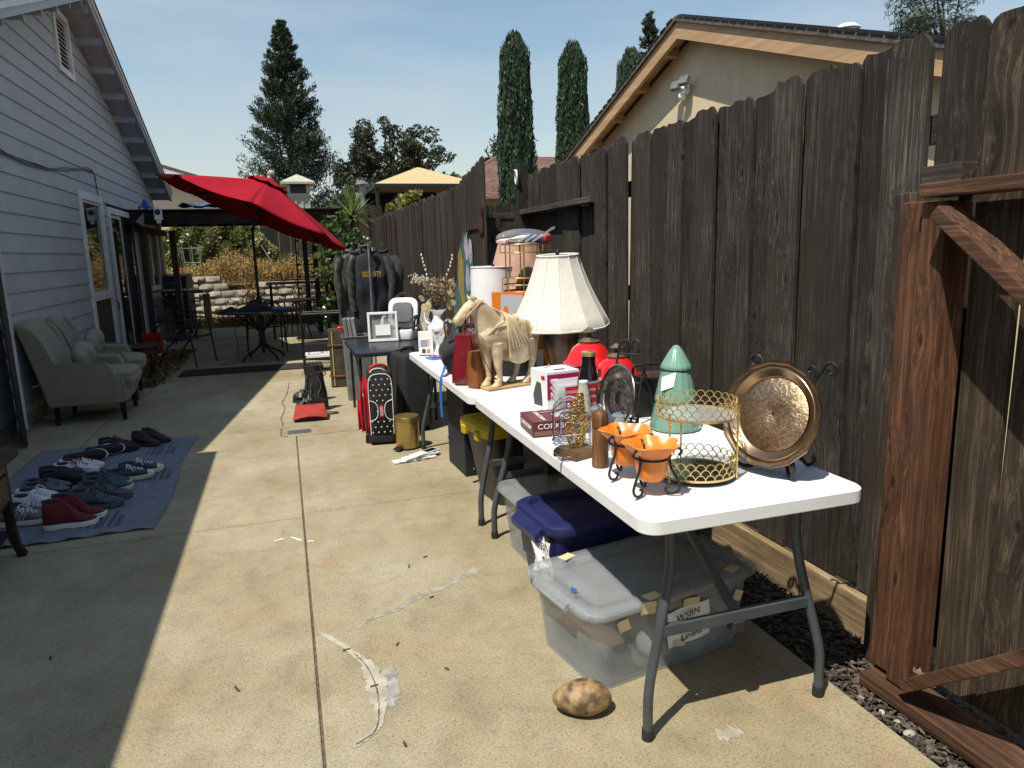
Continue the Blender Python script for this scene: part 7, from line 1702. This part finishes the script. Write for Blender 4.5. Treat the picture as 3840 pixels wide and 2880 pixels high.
MB().sph(tuple(apex+nn*0.09), 0.052, 14, 10).ob('finial', mat('finial_grey', (0.35, 0.32, 0.28), 0.6), u); MB().tube([tuple(apex), tuple(apex+nn*0.06)], [0.045, 0.025], 10).ob('finial_base', bpy.data.materials['finial_grey'], u)
# metal slat chairs
def patio_chair(label, loc, rz):
    t = thing('patio_chair', label, 'chair', loc, rz, 'black metal patio chairs')        # faces +x
    r = 0.012
    for s in (-1, 1):
        MB().tube(cr([(0.27, s*0.29, 0.0), (0.235, s*0.285, 0.30), (0.21, s*0.28, 0.60), (0.17, s*0.28, 0.645), (0.0, s*0.29, 0.66), (-0.18, s*0.26, 0.70), (-0.27, s*0.16, 0.78), (-0.30, 0.0, 0.82)], 5), r, 8).ob('arm_and_front_leg', m_black, t)
        MB().tube(cr([(-0.30, s*0.27, 0.0), (-0.16, s*0.26, 0.25), (0.02, s*0.25, 0.42), (0.10, s*0.27, 0.655)], 5), r, 8).ob('rear_leg', m_black, t)
        MB().tube(cr([(0.235, s*0.27, 0.40), (0.0, s*0.27, 0.375), (-0.20, s*0.25, 0.40)], 4), r*0.9, 8).ob('seat_rail', m_black, t)
    for k in range(9):
        y = -0.2+0.05*k
        MB().tube(cr([(0.23, y, 0.405), (0.05, y, 0.375), (-0.17, y, 0.385), (-0.22, y*0.97, 0.43), (-0.262, y*0.93, 0.62), (-0.285+0.35*y*y, y*0.88, 0.79)], 4), 0.0105, 6, sq=0.45).ob('slat', m_black, t)
    MB().tube([(0.235, -0.27, 0.40), (0.235, 0.27, 0.40)], r*0.9, 8).ob('front_rail', m_black, t)
    return t
pc = patio_chair('black metal slat chair left of the umbrella table, turned toward it', (-1.38, 10.95, 0), R(-22))
dup(pc, (-0.34, 11.95, 0), R(-85), 'black metal slat chair behind the umbrella table')
dup(pc, (-1.98, 14.1, 0), R(-30), 'black metal slat chair tucked between the wall and the grill')
dup(pc, (0.42, 13.55, 0), R(200), 'black metal slat chair at the dark table near the ladder')
t = thing('patio_table', 'high dark rectangular patio table under the cover', 'table', (0.27, 13.9, 0))
MB().slab(1.15, 0.7, 0.985, 1.015, 0.03, 0.005).ob('tabletop', m_black, t, smooth=40)
for x in (-0.5, 0.5):
    for y in (-0.28, 0.28): MB().cyl((x, y, 0), (x, y, 0.99), 0.02, n=8).ob('leg', m_black, t)
t = thing('patio_table', 'lower dark round table in front of the high patio table', 'table', (0.18, 13.3, 0))
MB().lathe([(0.001, 0.70), (0.36, 0.70), (0.365, 0.71), (0.36, 0.725), (0.001, 0.73)], 36).ob('tabletop', m_black, t, smooth=40)
for k in range(4): MB().tube(cr([(0.2*cos(k*pi/2), 0.2*sin(k*pi/2), 0.70), (0.16*cos(k*pi/2), 0.16*sin(k*pi/2), 0.35), (0.24*cos(k*pi/2), 0.24*sin(k*pi/2), 0.0)], 4), 0.014, 8).ob('leg', m_black, t)
# grill
t = thing('gas_grill', 'dark gas grill with domed lid and cupboard base', 'grill', (-2.06, 15.9, 0), R(-8))
m_grill = mat('grill_hood', (0.055, 0.05, 0.042), 0.5, var=0.2)
MB().bx(-0.27, 0.25, -0.26, 0.26, 0.08, 0.86).ob('cabinet', m_darkbin, t, smooth=0, bev=0.01)
MB().bx(-0.32, 0.30, -0.30, 0.28, 0.862, 0.905).ob('shelf_deck', m_trim, t, smooth=0, bev=0.006)
MB().loft([[(x, y, 0.906+z) for y, z in ((-0.27, 0.0), (-0.27, 0.10), (-0.16, 0.25), (0.0, 0.30), (0.16, 0.27), (0.26, 0.14), (0.26, 0.0))] for x in (-0.27, 0.25)]).ob('hood', m_grill, t, smooth=30, bev=0.01)
MB().cyl((-0.2, -0.32, 1.02), (0.18, -0.32, 1.02), 0.014, n=8).ob('hood_handle', m_galv, t)
MB().bx(0.305, 0.52, -0.22, 0.22, 0.80, 0.86).ob('side_shelf', m_grill, t, smooth=0, bev=0.006)
for z in (0.40, 0.62): MB().bx(0.26, 0.42, -0.06, 0.0, z, z+0.03).ob('side_hook_rail', m_black, t, smooth=0)
for x in (-0.24, 0.22): MB().cyl((x, -0.2, 0.04), (x+0.03, -0.2, 0.04), 0.04, n=12).ob('wheel', m_foot, t)
for x in (-0.15, 0.0, 0.15): MB().cyl((x, -0.27, 0.80), (x, -0.295, 0.80), 0.022, n=12).ob('knob', m_chrome, t)
o = MB().bx(-0.07, 0.07, -0.05, 0.05, 0, 0.75).ob('wood_post', m_kick, None, smooth=0, bev=0.004, loc=(-1.58, 16.35, 0)); tag(o, 'short pale wooden post beside the gas grill', 'post')
# ladder, tomato cage, stakes, red can
t = thing('ladder', 'tall ladder with shiny rungs and red end caps leaning by the shrub', 'ladder', (0.50, 16.1, 0))
for s in (-1, 1): MB().beam((s*0.22, 0.0, 0.0), (s*0.17, 0.35, 2.05), 0.03, 0.05, (0, 1, 0)).ob('rail', mat('dark_orange_rail', (0.06, 0.03, 0.022), 0.6), t, smooth=0)
for i in range(7):
    z = 0.28+0.255*i; y = z*0.17; w = 0.215-0.023*z
    rgn = MB().cyl((-w, y-0.03, z), (w, y-0.03, z), 0.024, n=10).ob('rung', m_chrome, t)
    for s in (-1, 1): MB().cyl((s*w, y-0.03, z), (s*(w-0.07), y-0.03, z), 0.026, n=10).ob('red_cap', m_redp, rgn)
t = thing('tomato_cage', 'pale green wire plant cage on the hillside', 'plant cage', (-1.92, 17.6, 0.85))
m_cage = mat('cage_green', (0.19, 0.30, 0.23), 0.6)
for z, w in ((0.25, 0.14), (0.55, 0.17), (0.87, 0.20)): MB().tube([(x*w, y*w, z) for x, y in ((-1, -1), (1, -1), (1, 1), (-1, 1))], 0.009, 6, closed=True).ob('hoop', m_cage, t)
for x, y in ((-1, -1), (1, -1), (1, 1), (-1, 1), (0, -1), (0, 1)): MB().cyl((x*0.11, y*0.11, 0), (x*0.205, y*0.205, 0.93), 0.008, n=6).ob('stake', m_cage, t)
o = MB().cyl((-0.64, 17.3, 0.3), (-0.72, 17.6, 1.92), 0.022, 0.018, n=8).ob('garden_stake', m_rail, None); tag(o, 'weathered upright stake in the dry weeds beside the umbrella pole', 'stake')
o = MB().cyl((0.0, 18.2, 0.9), (-0.42, 18.0, 1.75), 0.016, 0.01, n=6).ob('bleached_stick', m_paper, None); tag(o, 'bleached white stick leaning in the weeds', 'stick')
t = thing('watering_can', 'small red plastic can on the block wall behind the grill', 'can', (-2.13, 17.15, 1.0))
MB().lathe([(0.001, 0), (0.09, 0), (0.10, 0.02), (0.10, 0.15), (0.08, 0.17), (0.001, 0.17)], 20).ob('body', m_redp, t, smooth=40); MB().tube(cr([(-0.08, 0, 0.15), (-0.04, 0, 0.24), (0.06, 0, 0.24), (0.09, 0, 0.15)], 4), 0.012, 6).ob('handle', m_redp, t)
# bucket, side table
t = thing('bucket', 'red plastic bucket with white logo by the sliding door', 'bucket', (-1.98, 11.9, 0.0))
MB().lathe([(0.001, 0.0), (0.13, 0.0), (0.152, 0.36), (0.156, 0.362), (0.156, 0.38), (0.146, 0.38), (0.125, 0.02), (0.001, 0.015)], 32).ob('pail', m_redp, t, smooth=40)
for z in (0.30, 0.335): MB().lathe([(0.150, z), (0.160, z), (0.160, z+0.008), (0.150, z+0.008)], 32, close=True).ob('rib', m_redp, t)
MB().tube(cr([(0.155, -0.02, 0.33), (0.19, -0.08, 0.2), (0.14, -0.13, 0.08), (0.02, -0.15, 0.10), (-0.155, -0.02, 0.33)], 5), 0.004, 6).ob('bail', m_chrome, t)
for i in range(4): MB().box((0.02+0.026*i-0.02, -0.1465, 0.12+0.014*i), (0.018, 0.002, 0.09), (R(-3), R(45), 0)).ob('logo_stripe', m_white, t)
text('THE HOME', 0.03, m_white, t, (0.0, -0.1475, 0.22), (pi/2-R(3), 0, 0))
t = thing('round_side_table', 'small round dark wooden side table behind the armchairs', 'table', (-1.78, 9.85, 0))
MB().lathe([(0.001, 0.40), (0.22, 0.40), (0.24, 0.41), (0.245, 0.42), (0.24, 0.43), (0.001, 0.435)], 36).ob('tabletop', m_tablewood, t, smooth=40)
MB().lathe([(0.19, 0.34), (0.20, 0.34), (0.20, 0.40), (0.19, 0.40)], 32, close=True).ob('apron', m_tablewood, t)
for k in range(4):
    a = R(45+90*k); c, s = cos(a), sin(a)
    MB().tube(cr([(0.17*c, 0.17*s, 0.39), (0.21*c, 0.21*s, 0.31), (0.17*c, 0.17*s, 0.16), (0.15*c, 0.15*s, 0.06), (0.19*c, 0.19*s, 0.0)], 5), [0.03]*4+[0.026]*6+[0.018]*6+[0.016]*3+[0.02]*2, 8).ob('cabriole_leg', m_tablewood, t)
o = MB().lathe([(0.001, 0.001), (0.10, 0.001), (0.13, 0.012), (0.128, 0.014), (0.001, 0.006)], 24).ob('saucer', m_white, None, loc=(-2.2, 7.75, 0.0)); tag(o, 'pale saucer on the ground under the near armchair', 'saucer')

# ================================================================ armchairs
def armchair(label, loc, rz):
    t = thing('armchair', label, 'armchair', loc, rz, 'pale upholstered armchairs')   # origin under middle; faces +x; width along y
    Wd = 0.74
    def side(y0, y1):
        out = cr([(-0.31, 0.17), (-0.36, 0.40), (-0.42, 0.66), (-0.47, 0.86), (-0.475, 0.915), (-0.43, 0.925), (-0.37, 0.90), (-0.31, 0.82), (-0.27, 0.70), (-0.235, 0.60), (-0.20, 0.565), (0.0, 0.560), (0.16, 0.548), (0.20, 0.53), (0.22, 0.48), (0.25, 0.42), (0.30, 0.385), (0.315, 0.345), (0.315, 0.17)], 4)
        b = MB().loft([[(x*1.0, y, z) for x, z in out] for y in (y0, y1)])
        return b
    for s in (-1, 1):
        a, b_ = sorted((s*Wd/2, s*(Wd/2-0.09)))
        side(a, b_).ob('side_panel', m_chairf, t, smooth=50, bev=0.02)
        MB().tube([(x, s*(Wd/2-0.004), z) for x, z in cr([(-0.46, 0.90), (-0.40, 0.88), (-0.30, 0.78), (-0.25, 0.64), (-0.20, 0.572), (0.0, 0.566), (0.16, 0.553), (0.21, 0.52), (0.25, 0.43), (0.30, 0.39), (0.318, 0.34), (0.318, 0.18)], 4)], 0.006, 6).ob('piping', m_chairf, t)
        MB().tube([(-0.32, s*Wd/2, 0.24), (0.316, s*Wd/2, 0.24)], 0.005, 6).ob('piping', m_chairf, t)
    def bk(u, v):
        z = 0.42+0.52*v; x = -0.20-0.16*v-0.08*v**3
        return (x+0.055*(abs(u-0.5)*2)**3*(-1)*0-0.02*sin(pi*u)+0.02, (u-0.5)*(Wd-0.14), z+0.02*sin(pi*u)*v)
    MB().loft([[bk(u/12, v/10) for u in range(13)]+[(bk(1-u/12, v/10)[0]-0.15, bk(1-u/12, v/10)[1], bk(1-u/12, v/10)[2]) for u in range(13)] for v in range(11)]).ob('backrest', m_chairf, t, smooth=60, bev=0.025)
    MB().loft([[(x, y, z) for x, y in rrect(0.62, Wd-0.14, 0.03, 3)] for z in (0.17, 0.20, 0.33)]).ob('seat_base', m_chairf, t, smooth=40)
    c = MB().loft([[(0.09+x, y, z+0.02*(1-(x/0.32)**2)) for x, y in rrect(0.60-2*i, Wd-0.16-2*i, 0.06, 5)] for i, z in ((0.03, 0.325), (0.005, 0.34), (0.0, 0.38), (0.008, 0.425), (0.04, 0.445), (0.12, 0.455))]).ob('seat_cushion', m_chairf, t, smooth=60)
    MB().tube([(0.09+x, y, 0.425) for x, y in rrect(0.595, Wd-0.165, 0.06, 5)], 0.006, 6, closed=True).ob('cushion_piping', m_chairf, c)
    for x, y in ((0.28, -0.32), (0.28, 0.32), (-0.26, -0.32), (-0.26, 0.32)): MB().tube([(x, y, 0.175), (x*1.02, y*1.02, 0.0)], [0.03, 0.02], 6).ob('leg', m_darkwood, t)
    return t
ac = armchair('nearer of two pale sage upholstered armchairs by the house wall', (-1.83, 7.67, 0), R(2))
dup(ac, (-1.92, 8.62, 0), R(6), 'farther of two pale sage upholstered armchairs by the house wall')
def pillow(label, loc, rot):
    n = 24
    b = MB().loft([[(0.19*k*cos(2*pi*q/n), 0.14*k*sin(2*pi*q/n), z*(1+0.10*sin(q*2.1))) for q in range(n)] for k, z in ((0.05, -0.055), (0.6, -0.055), (0.9, -0.04), (1.0, 0.0), (0.92, 0.04), (0.62, 0.062), (0.05, 0.07))])
    o = b.ob('lumbar_pillow', m_pillow, None, loc=loc, rot=rot, smooth=70); return tag(o, label, 'pillow', 'armchair pillows')
pillow('round puckered pillow on the nearer armchair', (-1.88, 7.66, 0.60), (R(90), R(10), R(80))); pillow('round puckered pillow on the farther armchair', (-2.0, 8.62, 0.63), (R(90), R(-10), R(80)))

# dark side table with drawers at the left edge
t = thing('drawer_table', 'dark wooden side table with brass-toned drawers at the left edge', 'side table', (-1.40, 4.05, 0), R(2))
MB().slab(0.56, 0.56, 0.52, 0.555, 0.01, 0.006, c=(-0.23, -0.25)).ob('tabletop', m_darkwood, t, smooth=30)
MB().bx(-0.50, -0.012, -0.50, -0.03, 0.28, 0.519).ob('case', m_darkwood, t, smooth=0)
m_drw = mat('drawer_bronze', (0.060, 0.042, 0.020), 0.45, var=0.2)
for z0, z1 in ((0.455, 0.505), (0.31, 0.44)):
    d = MB().bx(-0.0115, 0.004, -0.46, -0.06, z0, z1).ob('drawer_front', m_drw, t, smooth=0, bev=0.004)
    MB().sph((0.015, -0.26, (z0+z1)/2), 0.014, 10, 8).ob('knob', m_brass, d)
for x, y in ((-0.015, -0.025), (-0.015, -0.49), (-0.48, -0.025), (-0.48, -0.49)):
    MB().tube(cr([(x-0.008, y, 0.519), (x-0.006, y, 0.25), (x, y, 0.10), (x+0.016, y+0.006, 0.03), (x+0.026, y+0.01, 0.0)], 4), [0.028]*5+[0.026]*4+[0.024]*4+[0.026]*4, 4).ob('leg', m_darkwood, t, smooth=0)
MB().bx(-0.48, -0.02, -0.49, -0.03, 0.13, 0.15).ob('lower_shelf', m_darkwood, t, smooth=0)

# ================================================================ blanket with shoes
m_rug, N_, L_, p_ = _nt('blue_blanket')
c_ = coords(N_, L_, 'Object'); f_ = noise(N_, L_, c_, 18, 6, 0.7); f2_ = noise(N_, L_, c_, 160, 3, 0.7)
cc_ = ramp(N_, L_, f_, [(0.3, (0.115, 0.130, 0.165)), (0.7, (0.20, 0.215, 0.245))]); cc_ = mixc(N_, L_, 1.0, cc_, ramp(N_, L_, f2_, [(0.3, 0.75), (0.7, 1.2)]), 'MULTIPLY')
L_.new(cc_, p_.inputs['Base Color']); p_.inputs['Roughness'].default_value = 0.95; bumpn(N_, L_, p_, f2_, 0.4, 0.004)
bl = thing('moving_blanket', 'blue-grey moving blanket spread on the shaded concrete', 'blanket', (-1.3, 5.25, 0))
def rugf(u, v):
    x = -0.62+u*1.12; y = -1.08+v*2.16
    e = 0.012*math.exp(-v*14)*sin(u*22)**2
    return (x+0.02*sin(v*7)*u-0.02*v*(1-u), y+0.012*sin(u*9), 0.005+0.0025*sin(u*13)*sin(v*17)+e)
MB().grid(rugf, 60, 90).ob('cloth', m_rug, bl, smooth=60, solid=0.004)
m_rugp = mat('blanket_print', (0.07, 0.08, 0.13), 0.95, var=0.2)
rg = random.Random(4)
for gx, gy in ((0.28, 0.75), (0.34, 0.05), (0.20, -0.80), (-0.1, 0.3)):
    for i in range(6): 
        b = MB().grid(lambda u, v: (gx-0.10+i*0.035+v*0.009*(1+(i % 3)), gy-0.16+u*0.30*(0.6+0.4*((i*7) % 5)/4), rugf((gx-0.10+i*0.035+0.62)/1.12, (gy-0.16+u*0.3+1.08)/2.16)[2]+0.0045), 10, 1)
        b.ob('printed_stripe', m_rugp, bl, smooth=0, fix=False)
def shoe(label, loc, rz, mu, ms, high=0.0, L=0.285, lace=None, ml=None, stripe=None, group=None, toe=None, name='sneaker', tilt=0):
    t = thing(name, label, 'shoe', (loc[0], loc[1], 0.012), R(rz), group); t.scale = (L/0.285,)*3
    if tilt: t.rotation_euler = (R(tilt), 0, R(rz)); t.location.z = 0.045
    ol = [(-0.135, 0), (-0.128, 0.028), (-0.09, 0.036), (-0.02, 0.035), (0.05, 0.045), (0.10, 0.043), (0.135, 0.026), (0.147, 0), (0.138, -0.024), (0.10, -0.040), (0.05, -0.044), (-0.02, -0.033), (-0.09, -0.035), (-0.128, -0.026)]
    o_ = cr(ol, 3, True)
    def ring(sc, z, k=0): return [(x*sc, y*sc, z+k*max(0, (x-0.08))*0.35) for x, y in o_]
    MB().loft([ring(0.97, 0.0), ring(1.0, 0.006), ring(1.02, 0.024, 0.3), ring(0.99, 0.028, 0.3)]).ob('sole', ms, t, smooth=45)
    def zt(x): 
        base = 0.052+0.030*max(0, min(1, (0.12-x)/0.16))
        return base + (high if x < 0.02 else high*max(0, 1-(x-0.02)/0.05))
    def sec(x, w, z1, n=14):
        return [(x, w*cos(a)*(1.0 if sin(a) < 0 else (0.98-0.28*sin(a))), 0.02+(z1-0.02)*(0.5+0.5*sin(a))) for a in [2*pi*q/n for q in range(n)]]
    xs = [(-0.134, 0.012, 0.085), (-0.126, 0.028, 0.095+high), (-0.10, 0.034, 0.092+high), (-0.06, 0.034, 0.082+high*0.97), (-0.02, 0.034, 0.086+high*0.9), (0.02, 0.039, 0.088+high*0.35), (0.06, 0.044, 0.072), (0.10, 0.041, 0.058), (0.13, 0.027, 0.046), (0.143, 0.008, 0.036)]
    MB().loft([sec(*q) for q in xs]).ob('upper', mu, t, smooth=60)
    MB().sph((-0.075, 0, 0.086+high), (0.042, 0.022, 0.010), 14, 6).ob('opening', m_dark, t)
    if toe: MB().loft([sec(0.105, 0.041, 0.056), sec(0.13, 0.029, 0.0475), sec(0.146, 0.009, 0.037)]).ob('toe_cap', toe, t, smooth=60)
    if lace:
        for i in range(5):
            x = -0.02+0.021*i; z = 0.094-0.006*i+high*max(0, 0.55-0.2*i)
            for d in (-1, 1): MB().tube(cr([(x, d*0.024, z-0.010), (x+0.008, 0, z+0.002), (x+0.016, -d*0.024, z-0.012)], 4), 0.0027, 5).ob('lace', lace, t)
        for d in (-1, 1): MB().tube(cr([(-0.02, 0, 0.098+high*0.6), (-0.01, d*0.02, 0.105+high*0.6), (0.012, d*0.036, 0.088+high*0.4), (0.02, d*0.044, 0.065)], 4), 0.0026, 5).ob('lace', lace, t)
    if stripe:
        for d in (-1, 1): MB().tube(cr([(-0.09, d*0.0352, 0.05), (-0.03, d*0.0345, 0.045), (0.01, d*0.0375, 0.058), (0.05, d*0.043, 0.042)], 4), 0.0035, 5).ob('side_stripe', stripe, t)
    return t
def C(n, c, r_=0.85): return mat(n, c, r_, var=0.15, vs=14, bump=0.15, bs=150)
sm_w, sm_cr = C('sole_white', (0.62, 0.61, 0.57), 0.6), C('sole_cream', (0.55, 0.52, 0.43), 0.6)
c_bur, c_sl, c_teal, c_nav, c_wht, c_blk, c_gry = C('suede_burgundy', (0.115, 0.012, 0.018)), C('slate_suede', (0.060, 0.075, 0.090)), C('teal_suede', (0.045, 0.080, 0.10)), C('navy_canvas', (0.022, 0.048, 0.075)), C('white_leather', (0.60, 0.61, 0.63), 0.6), C('black_suede', (0.014, 0.014, 0.018)), C('grey_mesh', (0.13, 0.13, 0.14))
c_brn, l_w, l_b, l_r, l_g = C('dark_brown_suede', (0.035, 0.028, 0.026)), C('lace_white', (0.66, 0.66, 0.66)), C('lace_black', (0.03, 0.032, 0.04)), C('lace_red', (0.14, 0.012, 0.018)), C('lace_slate', (0.045, 0.055, 0.07))
shoe('nearer burgundy high-top sneaker at the front of the blanket', (-1.255, 4.37), 3, c_bur, sm_w, 0.085, 0.275, l_r, group='burgundy high-tops')
shoe('farther burgundy high-top sneaker, its toe showing beyond its pair', (-1.235, 4.475), 5, c_bur, sm_w, 0.085, 0.275, l_r, group='burgundy high-tops')
shoe('nearer slate suede hiking shoe beside the burgundy high-tops', (-1.19, 4.66), -4, c_sl, c_sl, 0.03, 0.30, l_b, group='slate hiking shoes')
o = shoe('farther slate suede hiking shoe with small yellow tag', (-1.17, 4.80), 0, c_sl, c_sl, 0.03, 0.30, l_b, group='slate hiking shoes'); MB().bx(-0.09, -0.06, -0.0395, -0.0375, 0.075, 0.09).ob('yellow_tag', m_yellow, o, smooth=0)
shoe('nearer teal suede shoe in the middle of the blanket', (-1.19, 4.97), 2, c_teal, sm_cr, 0.02, 0.29, l_g, group='teal shoes'); shoe('farther teal suede shoe in the middle of the blanket', (-1.22, 5.08), 6, c_teal, sm_cr, 0.02, 0.29, l_g, group='teal shoes')
shoe('nearer navy canvas sneaker with white laces and cream sole', (-1.10, 5.20), 14, c_nav, sm_cr, 0, 0.285, l_w, group='navy canvas sneakers', toe=sm_cr); shoe('farther navy canvas sneaker with white laces and cream sole', (-1.06, 5.34), 8, c_nav, sm_cr, 0, 0.285, l_w, group='navy canvas sneakers', toe=sm_cr)
shoe('nearer cream sneaker with burgundy laces and wavy side stripe', (-1.50, 5.50), 2, c_wht, sm_w, 0, 0.285, l_r, stripe=c_bur, group='cream sneakers'); shoe('farther cream sneaker with burgundy laces, tucked behind its pair', (-1.49, 5.60), 2, c_wht, sm_w, 0, 0.285, l_r, stripe=c_bur, group='cream sneakers')
shoe('nearer plain black shoe left of the teal pair', (-1.52, 5.28), -2, c_blk, c_blk, 0.015, 0.29, group='plain black shoes'); shoe('farther plain black shoe below the cream sneakers', (-1.55, 5.38), 0, c_blk, c_blk, 0.015, 0.29, group='plain black shoes')
shoe('nearer low grey shoe between the black and white shoes', (-1.56, 5.05), -3, c_gry, c_blk, 0, 0.28, l_b, group='low grey shoes'); shoe('farther low grey shoe between the black and white shoes', (-1.58, 5.15), -3, c_gry, c_blk, 0, 0.28, l_b, group='low grey shoes')
shoe('farther white leather sneaker with loose white laces', (-1.54, 4.88), -6, c_wht, sm_w, 0.01, 0.29, l_w, group='white sneakers'); shoe('nearer white leather sneaker with loose white laces', (-1.53, 4.76), -4, c_wht, sm_w, 0.01, 0.29, l_w, group='white sneakers')
for y, lab in ((4.52, 'nearer grey sneaker with three white stripes by the drawer table'), (4.63, 'farther grey sneaker with three white stripes by the drawer table')):
    o = shoe(lab, (-1.53, y), -3, c_gry, sm_w, 0, 0.29, l_w, group='striped grey sneakers')
    for i in range(3):
        for d in (-1, 1): MB().beam((-0.03+0.022*i, d*0.0365, 0.035), (-0.01+0.022*i, d*0.033, 0.078), 0.003, 0.008, (0, d, 0)).ob('white_stripe', c_wht, o, smooth=0)
shoe('black slip-on with white band lying on its side, nearer', (-1.52, 5.84), 12, c_blk, sm_w, 0.03, 0.29, None, group='black slip-ons', name='slip_on_shoe', tilt=72); shoe('black slip-on with white band lying on its side, farther', (-1.42, 5.98), 14, c_blk, sm_w, 0.02, 0.27, None, stripe=sm_w, group='black slip-ons', name='slip_on_shoe', tilt=65)
shoe('nearer black and red sandal-like shoe behind the slip-ons', (-1.33, 6.02), 10, c_blk, c_blk, 0.02, 0.27, l_r, stripe=l_r, group='black and red shoes'); shoe('farther black and red sandal-like shoe behind the slip-ons', (-1.36, 6.13), 8, c_blk, c_blk, 0.02, 0.27, l_r, stripe=sm_w, group='black and red shoes')
shoe('nearer dark brown boot at the far end of the blanket', (-1.16, 6.16), -25, c_brn, c_brn, 0.05, 0.24, l_b, group='dark brown boots', name='ankle_boot'); shoe('farther dark brown boot at the far end of the blanket', (-1.10, 6.25), -20, c_brn, c_brn, 0.05, 0.24, l_b, group='dark brown boots', name='ankle_boot')
